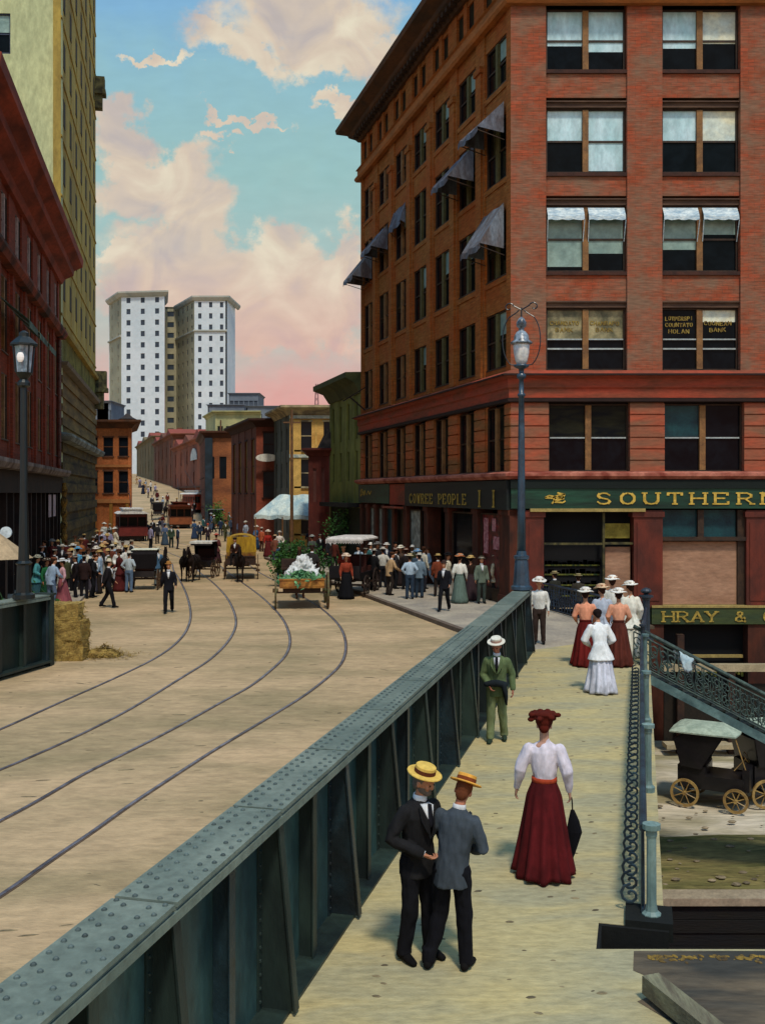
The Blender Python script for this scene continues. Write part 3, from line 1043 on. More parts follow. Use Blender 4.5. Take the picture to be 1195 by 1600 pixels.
# ------------------------------------------------------------------ lettering cut as raised strokes
GL = {
    'A': [[(0, 0), (.5, 1), (1, 0)], [(.2, .36), (.8, .36)]],
    'B': [[(0, 0), (0, 1), (.6, 1), (.85, .85), (.85, .65), (.6, .52), (0, .52)], [(.6, .52), (.95, .38), (.95, .15), (.65, 0), (0, 0)]],
    'C': [[(.95, .8), (.75, .96), (.5, 1), (.2, .9), (.03, .65), (.03, .35), (.2, .1), (.5, 0), (.75, .04), (.95, .2)]],
    'D': [[(0, 0), (0, 1), (.5, 1), (.85, .8), (.95, .5), (.85, .2), (.5, 0), (0, 0)]],
    'E': [[(.9, 1), (0, 1), (0, 0), (.95, 0)], [(0, .52), (.7, .52)], [(.9, 1), (.9, .82)], [(.95, 0), (.95, .2)]],
    'H': [[(0, 0), (0, 1)], [(1, 0), (1, 1)], [(0, .52), (1, .52)]],
    'K': [[(0, 0), (0, 1)], [(.9, 1), (0, .45)], [(.3, .6), (1, 0)]],
    'L': [[(0, 1), (0, 0), (.9, 0)]],
    'N': [[(0, 0), (0, 1), (1, 0), (1, 1)]],
    'O': [[(.5, 1), (.2, .92), (.02, .68), (.02, .32), (.2, .08), (.5, 0), (.8, .08), (.98, .32), (.98, .68), (.8, .92), (.5, 1)]],
    'P': [[(0, 0), (0, 1), (.6, 1), (.9, .85), (.9, .6), (.6, .47), (0, .47)]],
    'R': [[(0, 0), (0, 1), (.6, 1), (.9, .86), (.9, .64), (.6, .5), (0, .5)], [(.45, .5), (1, 0)]],
    'S': [[(.9, .8), (.7, .96), (.45, 1), (.15, .92), (.05, .74), (.2, .58), (.75, .43), (.93, .25), (.8, .07), (.5, 0), (.2, .04), (.03, .2)]],
    'T': [[(.5, 0), (.5, 1)], [(0, .82), (0, 1), (1, 1), (1, .82)]],
    'U': [[(0, 1), (0, .3), (.15, .07), (.5, 0), (.85, .07), (1, .3), (1, 1)]],
    'W': [[(0, 1), (.25, 0), (.5, .8), (.75, 0), (1, 1)]],
    'Y': [[(0, 1), (.5, .5), (1, 1)], [(.5, .5), (.5, 0)]],
    'I': [[(.5, 0), (.5, 1)]],
    '&': [[(1, 0), (.25, .75), (.3, .95), (.5, 1), (.68, .9), (.65, .7), (.1, .35), (.08, .12), (.35, 0), (.7, .08), (.95, .4)]],
    '.': [[(.4, 0), (.6, 0)]],
    ' ': [],
}
SERIF = {'A': [(0, 0), (1, 0)], 'H': [(0, 0), (0, 1), (1, 0), (1, 1)], 'N': [(0, 0), (0, 1), (1, 1)], 'R': [(0, 0), (1, 0), (0, 1)], 'T': [(.5, 0)], 'U': [(0, 1), (1, 1)],
         'K': [(0, 0), (0, 1), (1, 1), (1, 0)], 'Y': [(0, 1), (1, 1), (.5, 0)], 'E': [(0, 0), (0, 1)], 'P': [(0, 0), (0, 1)], 'W': [(0, 1), (1, 1)], 'I': [(.5, 0), (.5, 1)],
         'D': [(0, 0), (0, 1)], 'B': [(0, 0), (0, 1)], 'L': [(0, 1), (0, 0)]}


def lettering(text, parent, M, u, z, h, w, pitch, th, m, out=.02, depth=.02, serif=True, jit=0):
    mb = MB()
    layer = 0
    rnd = random.Random(len(text) * 31 + int(u * 10))
    for i, ch in enumerate(text):
        ox = u + i * pitch
        oz = z + (rnd.random() - .5) * jit
        for st in GL.get(ch, []):
            for (a, b) in zip(st, st[1:]):
                layer += 1
                pa = Vector((ox + a[0] * w, out + .0007 * (layer % 9), oz + a[1] * h)); pb = Vector((ox + b[0] * w, out + .0007 * (layer % 9), oz + b[1] * h))
                d = pb - pa
                if d.length < 1e-4:
                    continue
                e = d.normalized() * th * .22
                vert = abs(d.z) > abs(d.x) * .8
                t_ = th * (1.15 if vert else .62)
                mb.beam(M @ (pa - e), M @ (pb + e), depth, t_, up=(M.to_3x3() @ Vector((0, 1, 0))).cross((M.to_3x3() @ d.normalized())))
        if serif:
            for s in SERIF.get(ch, []):
                layer += 1
                o = out + .0011 * (layer % 7)
                mb.box(ox + s[0] * w - th * 1.25, ox + s[0] * w + th * 1.25, o - depth / 2, o + depth / 2 + .002, oz + s[1] * h - th * .3, oz + s[1] * h + th * .3, M)
    return mb.build('lettering', m, parent)


M_gilt = mat('gilt_paint', 'd8b24e', hx2='a98a35', rough=.5, scale=8, bump=.2, fine=30)
M_gilt2 = mat('gilt_dull', 'b09440', hx2='7e6a2c', rough=.6, scale=8, bump=.2, fine=30)


# ------------------------------------------------------------------ the big brick corner building
def brick_building():
    b = empty('brick_building', (CORNER[0], CORNER[1], 0), 0, 'tall red brick corner block with green shop fascia and grey window awnings', 'building')
    inv = Matrix.Translation((-CORNER[0], -CORNER[1], 0))
    MF, _ = frame2(CORNER, (25, 38))
    MS0, SL = frame2(SIDE_END, CORNER)
    MF = inv @ MF
    MS = inv @ MS0
    brick = brick_mat('brick_front', '9f4a2f', '8a482e', '5c4030', row=.14, wid=.42, big='7e604c', amt=1.0)
    brick_s = brick_mat('brick_side', '9a6230', '8a521f', '6c431e', row=.14, wid=.42, big='984a1e', amt=.7, ux=0, uy=-1)
    stone = mat('red_stone', '9c402a', hx2='75402c', scale=1, fine=7, stretch=(.5, .5, 2), bump=.4)
    stone_s = mat('side_stone', 'a8622c', hx2='8a5428', scale=1, fine=7, stretch=(.5, .5, 2), bump=.4)
    dstone = mat('brown_stone', '5e4636', hx2='463329', scale=1.2, fine=7, stretch=(.5, .5, 2))
    U1 = 20.25
    pil = [(0, 1.31), (4.32, 5.62), (8.52, 9.95), (12.95, 14.3), (17.3, 18.6)]       # front piers (u)
    cols = [(1.31, 4.32), (5.62, 8.52), (9.95, 12.95), (14.3, 17.3)]
    rowsF = [(8.75, 11.10), (12.42, 14.92), (16.10, 18.55), (19.92, 22.25)]
    # ----- front upper wall
    w = MB()
    for a, c in pil + [(18.6, U1)]:
        w.box(a + (.002 if a == 0 else 0), c, -.5, 0, 8.6, 24.6, MF)
    for a, c in cols:
        for z0, z1 in [(8.6, 8.73), (11.33, 12.3), (15.25, 15.98), (18.9, 19.8), (22.5, 24.6)]:
            w.box(a, c, -.5, -.10, z0, z1, MF)
    w.build('front_wall', brick, b)
    for a, c in cols:
        for z0, z1 in rowsF:
            if z1 < 22:
                MB().box(a, c, -.5, -.13, z1, z1 + .18, MF).box(a, c, -.45, -.06, z1 + .18, z1 + .23, MF).build('lintel', dstone, b)
            MB().box(a, c, -.5, -.02, z0 - .13, z0, MF).build('sill', mat('dark_sill', '33201a', hx2='4a2b20', scale=2), b)
    kindsF = {0: [(('dull', 'dull'), (.50, .50)), (('dark', 'cream'), (0, .2)), (('cream', 'dark'), (.4, .5)), (('dark', 'cream'), (0, .6))],
              1: [(('green', 'green'), (.93, .72)), (('green', 'green'), (.66, .42)), (('green', 'cream'), (.5, .6)), (('cream', 'green'), (.5, .9))],
              2: [(('blue', 'blue'), (.50, .97)), (('blue', 'cream'), (.50, .50)), (('blue', 'blue'), (.5, .5)), (('cream', 'blue'), (.7, .5))],
              3: [(('blue', 'blue'), (.58, .68)), (('blue', 'cream'), (.62, .54)), (('cream', 'blue'), (.5, .5)), (('blue', 'blue'), (.5, .8))]}
    for ri, (z0, z1) in enumerate(rowsF):
        for ci, (a, c) in enumerate(cols):
            kk, lt = kindsF[ri][ci]
            wd = sash(b, MF, a + .02, c - .02, z0, z1, out=-.30, kinds=kk, lights=lt, split=.5)
            if ri == 0:
                pale = mat('sash_white', 'a9b2b0', scale=3)
                r_ = MB()
                for h0, h1 in ((a + .09, (a + c) / 2 - .11), ((a + c) / 2 + .11, c - .09)):
                    r_.box(h0, h1, -.335, -.262, z0 + 1.16, z0 + 1.21, MF)
                    r_.box(h0, h1, -.325, -.262, z0 + .80, z0 + .86, MF)
                r_.build('sash_rail', pale, wd)
                rnd = random.Random(ci)
                for h, (h0, h1) in enumerate(((a + .2, (a + c) / 2 - .2), ((a + c) / 2 + .2, c - .2))):
                    if ci < 2:
                        rows = [['CHANDATO', 'BANK'], ['CHANBAPO', 'BANK'], ['LOTPERSPI', 'COUNTATO', 'HOLAN'], ['COUNEAN', 'BANK']][ci * 2 + h]
                        for q, tx in enumerate(rows):
                            pt = (h1 - h0) / max(len(tx), 6.5)
                            lettering(tx, wd, MF, (h0 + h1) / 2 - pt * len(tx) / 2, z0 + 1.72 - q * .24 + (.18 if len(rows) == 3 else 0), .14, pt * .66, pt, .03, mat('gilt_window', '96803c', hx2='6a5426', scale=8), out=-.31, depth=.012, serif=False, jit=.03)
            if ri == 1:
                # small white roller awnings hung inside the window heads
                aw = MB()
                for h0, h1 in ((a + .06, (a + c) / 2 - .08), ((a + c) / 2 + .08, c - .06)):
                    nseg = 10
                    top, mid, bot = [], [], []
                    for k in range(nseg + 1):
                        u = h0 + (h1 - h0) * k / nseg
                        sag = .07 * sin(pi * k / nseg)
                        top.append(MF @ Vector((u, -.20, z1 - .08)))
                        mid.append(MF @ Vector((u, .02 + sag * .4, z1 - .40 - sag)))
                        bot.append(MF @ Vector((u, .06, z1 - .60 + .02 * sin(k * 2))))
                    o = len(aw.v)
                    aw.v += [tuple(p) for p in top + mid + bot]
                    for k in range(nseg):
                        for r0 in (0, 1):
                            i0 = o + r0 * (nseg + 1) + k
                            aw.f.append((i0, i0 + 1, i0 + nseg + 2, i0 + nseg + 1))
                    aw.beam(MF @ Vector((h0, .05, z1 - .6)), MF @ Vector((h0 + .02, -.2, z1 - 1.35)), .025, .025)
                    aw.beam(MF @ Vector((h1, .05, z1 - .6)), MF @ Vector((h1 - .02, -.2, z1 - 1.35)), .025, .025)
                aw.build('window_awning', mat('awning_white', 'cfd8d6', hx2='8fa6b4', scale=4, fine=12, stretch=(1, 1, 3)), b)
    # ----- side upper wall; u runs from the far end to the corner
    nb = 7
    pit = SL / nb
    scol = [(i * pit + .50, (i + 1) * pit - .43) for i in range(nb)]
    rowsS = [(8.95, 11.15), (12.42, 14.92), (16.10, 18.55), (19.72, 21.55)]
    ws = MB()
    for i in range(nb):
        a, c = scol[i]
        for z0, z1 in [(8.6, 8.95), (11.15, 12.42), (14.92, 16.10), (18.55, 19.72), (21.55, 22.3)]:
            ws.box(a, c, -.5, -.07, z0, z1, MS)
        for z0 in (12.2, 15.9, 19.5):
            ws.box(a, c, -.07, -.02, z0, z0 + .2, MS)
    edges = [0] + [x for c in scol for x in c] + [SL]
    for i in range(0, len(edges), 2):
        ws.box(edges[i], edges[i + 1], -.5, -.0, 8.6, 22.3, MS)
        m0, m1 = edges[i] + (.22 if i else .02), edges[i + 1] - (.22 if i + 2 < len(edges) else .0)
        if i + 2 < len(edges) and i:
            ws.box(m0 - .05, m1 + .05, .002, .09, 8.75, 20.9, MS)
            ws.box(m0 - .12, m1 + .12, .002, .16, 20.9, 21.15, MS)
    # attic
    acol = [(i * pit + .45 + k * 1.25, i * pit + 1.3 + k * 1.25) for i in range(nb) for k in range(2)]
    wall_grid(ws, MS, 0, SL, 22.3, 24.6, acol, [(22.95, 24.35)], th=.5, span_in=.05)
    ws.build('side_wall', brick_s, b)
    rnd = random.Random(3)
    for ri, (z0, z1) in enumerate(rowsS):
        for ci, (a, c) in enumerate(scol):
            k = rnd.choice([('dark', 'dark'), ('murk', 'dark'), ('dark', 'murk'), ('dark', 'green')])
            sash(b, MS, a, c, z0, z1, out=-.17, kinds=k, lights=(.6, .4), split=.5, fr=.06, mullm=mat('mullion_green', '5a5432', scale=3) if ci > 2 else M_mull)
    for a, c in acol:
        simple_win(b, MS, a, c, 22.95, 24.35, M_murk, out=-.12)
    # ----- belts and cornice wrap the corner
    far = SIDE_END
    inw = (25, 38)
    loc = lambda p: (p[0] - CORNER[0], p[1] - CORNER[1])
    path = [loc((far[0] + 6, far[1] + .6)), loc(far), (0, 0), loc(inw)]
    MB().sweep([(0, 22.28), (.22, 22.28), (.30, 22.4), (.30, 22.5), (.16, 22.56), (.16, 22.9), (.25, 22.95), (0, 22.98)], path).build('belt_course', stone_s, b)
    MB().sweep([(-.3, 24.58), (.12, 24.58), (.25, 24.75), (.55, 24.95), (.62, 25.1), (1.15, 25.35), (1.2, 25.6), (1.1, 25.7), (-.3, 25.75)], path).build('cornice', mat('cornice_brown', '5d3a20', hx2='3a2a1e', scale=1.2, fine=8, stretch=(.4, .4, 2)), b)
    dent = MB()
    for i in range(44):
        u = SL * (i + .5) / 44
        dent.box(u - .12, u + .12, .26, .52, 24.62, 24.82, MS)
    dent.build('dentil_row', mat('dentil_dark', '3b281a', scale=2), b)
    # belt over the first floor
    MB().sweep([(0, 7.72), (.10, 7.72), (.10, 8.05), (.16, 8.1), (.16, 8.42), (.34, 8.5), (.34, 8.6), (.05, 8.74), (0, 8.74)], path).build('belt_course', stone, b)
    MB().sweep([(0, 7.55), (.16, 7.58), (.16, 7.70), (0, 7.72)], path).build('string_course', mat('string_dark', '2b1a15', scale=2), b)
    MB().sweep([(0.08, 8.60), (.42, 8.52), (.42, 8.58), (0.08, 8.66)], path).build('string_course', mat('string_dark', '2b1a15', scale=2), b)
    MB().sweep([(0, 4.70), (.14, 4.70), (.30, 4.82), (.30, 4.92), (0, 5.0)], path).build('string_course', mat('sill_band', 'b4705c', hx2='7d3a2c', scale=1.5, fine=9), b)
    # ----- rusticated first floor
    zs = [4.98 + k * .425 for k in range(7)]
    def rust(M, a, c, m_):
        mb = MB()
        for k in range(6):
            mb.box(a, c, -.5, .03, zs[k] + .025, zs[k + 1] - .025, M)
        mb.box(a + .01, c - .01, -.5, -.03, 4.9, 7.75, M)
        mb.build('rusticated_pier', m_, b)
    for a, c in [(0, 1.41), (4.42, 5.70), (8.65, 10.0), (13.0, 14.35), (17.35, 20.2)]:
        rust(MF, a, c, mat('rust_front', 'a24e34', hx2='7b5740', scale=.9, fine=6, stretch=(.5, .5, 2), bump=.5))
    fcol = [(i * pit + .62, (i + 1) * pit - .55) for i in range(nb)]
    ed = [0] + [x for c in fcol for x in c] + [SL - .01]
    for i in range(0, len(ed), 2):
        rust(MS, ed[i], ed[i + 1], mat('rust_side', 'a8562a', hx2='80542c', scale=.9, fine=6, stretch=(.5, .5, 2), bump=.5))
    fk = [('murk', 'murk'), ('teal', 'dark'), ('dark', 'murk'), ('murk', 'dark')]
    for i, (a, c) in enumerate([(1.41, 4.42), (5.70, 8.65), (10.0, 13.0), (14.35, 17.35)]):
        wd = sash(b, MF, a, c, 4.98, 7.53, out=-.30, kinds=fk[i], lights=(.52, .5), split=.5)
        r_ = MB()
        for h0, h1 in ((a + .09, (a + c) / 2 - .11), ((a + c) / 2 + .11, c - .09)):
            r_.box(h0, h1, -.335, -.262, 6.23, 6.28, MF)
        r_.build('sash_rail', mat('sash_white', 'a9b2b0', scale=3), wd)
    for a, c in fcol:
        sash(b, MS, a, c, 4.98, 7.50, out=-.15, kinds=('dark', 'murk'), lights=(.5, .9), fr=.06)
    # ----- ground floor, front
    red = mat('shop_red', '6a2a1a', hx2='4a2016', rough=.6, scale=1.2, fine=6, stretch=(1, 1, .5), bump=.3)
    for a, c in [(.55, 1.22), (4.55, 5.62), (8.72, 9.9), (13.0, 14.2), (17.3, 20.1)]:
        gf = MB()
        gf.box(a, c, -.6, .05, -.05, 3.55, MF)
        gf.box(a - .06, c + .06, -.6, .10, 3.30, 3.5, MF)
        gf.box(a + .12, c - .12, -.0, .08, .2, 3.1, MF)
        gf.build('shop_pier', red, b)
    fas = MB().box(.0, 20.2, -.3, .13, 3.62, 4.66, MF)
    fs = fas.build('fascia', mat('fascia_green', '1f4633', hx2='14291f', rough=.5, scale=.8, fine=6, stretch=(.4, .4, 2.5), bump=.3), b)
    MB().box(-.02, 20.22, -.25, .18, 4.36, 4.68, MF).build('fascia_board', mat('fascia_dark', '101a16', scale=1.2, stretch=(.4, .4, 2)), b)
    MB().box(.7, 4.95, -.1, .2, 3.50, 3.62, MF).build('fascia_batten', mat('batten_ochre', 'a08a50', scale=3), b)
    lettering('SOUTHERN', fs, MF, 3.18, 3.79, .40, .50, .87, .085, M_gilt, out=.145, depth=.03)
    lettering('TRUST', fs, MF, 11.6, 3.79, .40, .50, .87, .085, M_gilt, out=.145, depth=.03) if False else None
    # ornamental bird-like crest beside the word
    cr = MB()
    for pts in [[(1.25, 4.02), (1.5, 4.0), (1.75, 4.12), (1.98, 4.15)], [(1.25, 4.02), (1.4, 4.1), (1.62, 4.05), (1.95, 3.98)], [(1.55, 4.05), (1.6, 3.86), (1.9, 3.84), (2.0, 3.9)],
                [(1.7, 4.2), (1.98, 4.14), (1.88, 3.98), (1.66, 3.9)], [(1.5, 3.8), (1.62, 3.93), (1.8, 4.02), (1.95, 4.05)]]:
        for p, q in zip(pts, pts[1:]):
            cr.beam(MF @ Vector((p[0], .15, p[1])), MF @ Vector((q[0], .15, q[1])), .03, .055)
    cr.build('emblem', M_gilt, fs)
    # open shop bay
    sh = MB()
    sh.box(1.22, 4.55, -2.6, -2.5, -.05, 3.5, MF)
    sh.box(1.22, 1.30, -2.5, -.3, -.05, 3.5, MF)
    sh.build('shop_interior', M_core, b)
    bars = MB()
    for z in (1.88, 2.32):
        pass
    bars.box(1.25, 3.5, -.16, -.06, 2.26, 2.34, MF)
    bars.box(3.42, 3.5, -.2, -.04, 0, 3.5, MF)
    bars.box(3.5, 4.55, -.2, -.04, 2.28, 2.36, MF)
    bars.build('shop_frame', mat('frame_olive', '5a522e', hx2='2c2a1c', scale=3), b)
    goods = MB()
    rnd = random.Random(5)
    for z in (.35, .75, 1.15, 1.5):
        goods.box(1.3, 3.4, -1.0, -.5, z - .05, z, MF)
        u = 1.35
        while u < 3.3:
            wd = .08 + rnd.random() * .16
            goods.box(u, u + wd, -.95 + rnd.random() * .1, -.55, z, z + .07 + rnd.random() * .13, MF)
            u += wd + .03
    goods.build('shelf', mat('goods_green', '6e6a24', hx2='23371c', scale=6, fine=20, finevar=.5), b)
    MB().box(3.55, 4.5, -.42, -.36, 2.5, 3.05, MF @ Matrix.Translation((0, 0, 0))).build('transom_shade', mat('shade_gold', '9a8b3c', hx2='7a6c2a', scale=3), b)
    tan = mat('tan_board', 'a07a60', hx2='8f6a52', scale=.9, fine=6, stretch=(.6, .6, 2), bump=.4)
    MB().box(3.55, 4.48, -.30, -.22, -.3, 2.18, MF).build('shop_panel', tan, b)
    # boarded windows further right
    for i, (a, c) in enumerate([(5.62, 8.72), (9.9, 13.0), (14.2, 17.3)]):
        MB().box(a + .02, c - .28, -.28, -.2, .04, 2.38, MF).build('shop_panel', tan, b)
        f = MB()
        f.box(a, c, -.3, .02, 2.42, 2.56, MF)
        f.box(c - .27, c, -.3, -.12, .0, 3.56, MF)
        f.box((a + c) / 2 - .2, (a + c) / 2 + .02, -.3, -.1, 2.56, 3.56, MF)
        fw = f.build('shop_window', M_trim, b)
        MB().box(a + .02, c - .3, -.29, -.26, 2.56, 3.56, MF).build('pane', M_teal, fw)
    MB().box(5.2, 20.1, -.3, .12, -.66, -.04, MF).build('fascia', mat('fascia_olive', '3c4622', hx2='2c3a24', rough=.6, scale=1, fine=7, stretch=(.4, .4, 2)), b)
    f2 = b.children[-1]
    MB().box(5.2, 20.1, -.2, .16, -.05, .03, MF).build('fascia_batten', mat('batten_ochre', 'a08a50', scale=3), b)
    lettering('HRAY & CO.', f2, MF, 5.62, -.56, .36, .38, .53, .07, M_gilt2, out=.135, depth=.03)
    # ----- basement storey facing the gulch
    for a, c in [(0, 1.0), (3.6, 4.6), (4.95, 5.66), (8.78, 9.9), (13.0, 14.2), (17.3, 20.1)]:
        bs = MB().box(a, c, -.6, .04, -5.2, -.68, MF)
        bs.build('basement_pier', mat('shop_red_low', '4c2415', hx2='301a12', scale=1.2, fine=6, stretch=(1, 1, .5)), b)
    bk = MB()
    bk.box(0, 20.1, -.62, -.5, -5.2, -.1, MF)
    bk.build('basement_wall', M_core, b)
    bb = MB()
    for a, c in [(5.66, 8.78), (9.9, 13.0), (14.2, 17.3)]:
        bb.box(a + .6, c - .1, -.35, -.2, -1.95, -1.85, MF)
        bb.box(a, c, -.3, -.05, -5.2, -4.5, MF)
        bb.box(a + .6, c - .6, -.35, -.25, -4.1, -3.6, MF)
    bb.build('basement_frame', mat('batten_ochre', 'a08a50', scale=3), b)
    gd = MB()
    for a in (7.0, 8.0, 11.2, 15.5):
        for k in range(6):
            gd.box(a + k * .13, a + k * .13 + .09, -.45, -.3, -2.55 - (k % 3) * .06, -2.3, MF)
    gd.build('shelf', mat('goods_green', '6e6a24', scale=6), b)
    # ----- ground floor, side
    cp = [(0, .45), (1.3, 1.75), (3.0, 3.5), (4.7, 5.2), (6.6, 7.1), (8.6, 9.3), (12.0, 12.6), (15.0, 15.55), (18.4, 19.0), (21.3, SL - .02)]
    for a, c in cp:
        gs = MB().box(a, c, -.6, .04, -.03, 3.6, MS)
        gs.box(a - .05, c + (.05 if c < SL - .1 else 0), -.6, .09, 3.35, 3.55, MS)
        gs.box(a - .05, c + (.05 if c < SL - .1 else 0), -.6, .09, -.03, .35, MS)
        gs.build('shop_column', mat('shop_brown', '5a2a18', hx2='351c12', scale=1.2, fine=6, stretch=(1, 1, .5)), b)
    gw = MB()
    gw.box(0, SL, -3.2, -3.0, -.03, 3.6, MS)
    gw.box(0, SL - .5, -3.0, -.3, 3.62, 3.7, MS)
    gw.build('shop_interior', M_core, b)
    pn = [((.5, 1.25), M_murk), ((1.8, 2.95), mat('display_pale', 'a8b0a8', hx2='4d5854', scale=3, fine=9, rough=.3)), ((3.55, 4.65), _mats['display_pale']), ((5.25, 6.5), M_teal), ((7.15, 8.5), M_murk),
          ((9.35, 11.1), _mats['display_pale']), ((15.6, 18.3), M_dkglass), ((19.05, 21.2), mat('red_poster_glass', '7a2a2a', hx2='2a1616', scale=3, rough=.3))]
    for (a, c), m in pn:
        f = MB()
        f.box(a, a + .06, -.2, -.08, .5, 3.4, MS); f.box(c - .06, c, -.2, -.08, .5, 3.4, MS)
        f.box(a + .06, c - .06, -.2, -.08, 3.33, 3.4, MS); f.box(a, c, -.25, -.02, 0, .5, MS)
        w_ = f.build('shop_window', M_trim, b)
        MB().box(a + .06, c - .06, -.17, -.14, .5, 3.33, MS).build('pane', m, w_)
    # pink posters pasted on the last shop window
    MB().box(19.3, 19.75, -.13, -.11, 1.8, 3.2, MS).box(20.3, 20.9, -.13, -.11, 2.0, 2.5, MS).box(20.2, 20.55, -.13, -.105, 2.7, 3.2, MS).build('poster', mat('poster_pink', 'c08a8a', hx2='8a4a50', scale=6), b)
    f1 = MB().box(0.0, 6.4, -.4, .14, 3.64, 4.66, MS).build('fascia', _mats['fascia_green'], b)
    lettering('C. HANNON', f1, MS, .5, 3.95, .36, .30, .48, .06, M_gilt2, out=.155, depth=.02) if False else None
    sg = MB()
    for pts in [[(.55, 4.0), (.6, 4.35), (.95, 4.4), (1.0, 4.15), (.7, 4.02)], [(1.1, 4.3), (1.3, 4.05), (1.5, 4.35), (1.7, 4.1)], [(2.0, 4.1), (2.3, 4.3), (2.6, 4.1), (2.9, 4.3)]]:
        for p, q in zip(pts, pts[1:]):
            sg.beam(MS @ Vector((p[0], .155, p[1])), MS @ Vector((q[0], .155, q[1])), .03, .05)
    sg.build('lettering', M_gilt2, f1)
    MB().box(6.4, 9.3, -.4, .10, 3.60, 4.64, MS).build('fascia', stone, b)
    f3 = MB().box(9.3, SL - .02, -.4, .16, 3.56, 4.66, MS).build('fascia', mat('fascia_black', '12171a', hx2='1a2320', scale=1, rough=.5, stretch=(.4, .4, 2)), b)
    lettering('COWREE PEOPLE', f3, MS, 10.2, 3.72, .42, .36, .62, .07, M_gilt2, out=.175, depth=.02)
    lettering('I I', f3, MS, 19.4, 3.66, .62, .3, .75, .1, M_gilt2, out=.175, depth=.02)
    # red-grey awning slats over the middle entrance
    MB().box(6.6, 8.9, .1, .55, 3.42, 3.5, MS).build('small_canopy', mat('canopy_rust', '8a4632', scale=3), b)
    # ----- roof and an unseen dark core added to block light
    ins = .55
    MB().prism([loc((far[0] + ins + .3, far[1] + .1)), (ins + .1, ins), (20.1, ins), (20.1, 22), loc((far[0] + ins, far[1] + .1))][:4] + [loc((far[0] + ins + .3, far[1] + .1))][:0], -5.3, 24.5).build('light_block_core', M_core, b)
    MB().prism([(-.1, -.1 + .2), (20.2, .1), (20.2, 21.6), loc((far[0], far[1]))], 24.9, 25.3).build('roof', mat('roof_tar', '3a3532', scale=1), b)
    MB().box(20.1, 20.5, 0, 22, -5.3, 24.9).build('party_wall', brick, b)
    MB().prism([loc((far[0] + .05, far[1] - .25)), (20.1, 21.4), (20.1, 21.6), loc((far[0] + .05, far[1] - .05))], -.2, 24.9).build('rear_wall', brick_s, b)
    # ----- awnings on the side
    ag = mat('awning_grey', '4a4448', hx2='666c78', scale=2.5, fine=14, stretch=(1, 1, .4), bump=.5, finevar=.35)
    agp = mat('awning_pale', '6a727c', hx2='544a48', scale=2, fine=14, stretch=(1, 1, .4), bump=.5, finevar=.35)
    def awn(ci, z1, drop, proj, m, zlow=None, w0=0, w1=0):
        a, c = scol[ci]
        a += .12; c -= .12
        mb = MB()
        n = 8
        tp, lo = [], []
        for k in range(n + 1):
            u = a + (c - a) * k / n
            tp.append(MS @ Vector((u, .05, z1 - .03 * sin(k * 1.3))))
            lo.append(MS @ Vector((u, proj + .03 * sin(k * 2.1), z1 - drop + .05 * sin(k * 1.7))))
        fl = [p + Vector((0, 0, -.22 - .03 * sin(i * 3))) for i, p in enumerate(lo)]
        o = len(mb.v)
        mb.v += [tuple(p) for p in tp + lo + fl]
        for k in range(n):
            mb.f += [(o + k, o + k + 1, o + n + 2 + k, o + n + 1 + k), (o + n + 1 + k, o + n + 2 + k, o + 2 * n + 3 + k, o + 2 * n + 2 + k)]
        for s_ in (0, n):
            q = MS @ Vector((a if s_ == 0 else c, .05, z1 - drop - .1))
            o2 = len(mb.v)
            mb.v += [tuple(tp[s_]), tuple(lo[s_]), tuple(q)]
            mb.f.append((o2, o2 + 1, o2 + 2))
        ob = mb.build('awning', m, b)
        md = ob.modifiers.new('thick', 'SOLIDIFY'); md.thickness = .015
        fr = MB()
        for u in (a + .05, c - .05):
            fr.beam(MS @ Vector((u, proj, z1 - drop - .04)), MS @ Vector((u, .0, z1 - drop - .35)), .03, .03)
        fr.build('awning_frame', M_trim, ob)
    awn(6, 18.9, 1.05, 1.15, ag)
    awn(5, 18.3, 1.35, 1.2, ag)
    awn(6, 15.1, 1.6, 1.05, agp)
    awn(2, 18.6, .9, .35, ag)
    awn(1, 18.3, 1.2, 1.0, ag)
    awn(0, 17.7, 1.5, 1.2, agp)
    # small bracket arm on the far end
    br = MB().beam(MS @ Vector((1.2, .05, 10.2)), MS @ Vector((1.0, 1.3, 9.4)), .06, .06).beam(MS @ Vector((1.2, .05, 8.9)), MS @ Vector((1.0, .9, 9.65)), .08, .08)
    br.build('bracket', M_dkglass, b)
    return b


brick_building()


# ------------------------------------------------------------------ left: dark red brick building along the street
LA = (-14.9 + .205 * 8, 32.0)
LB = (-19.0, 60.3)


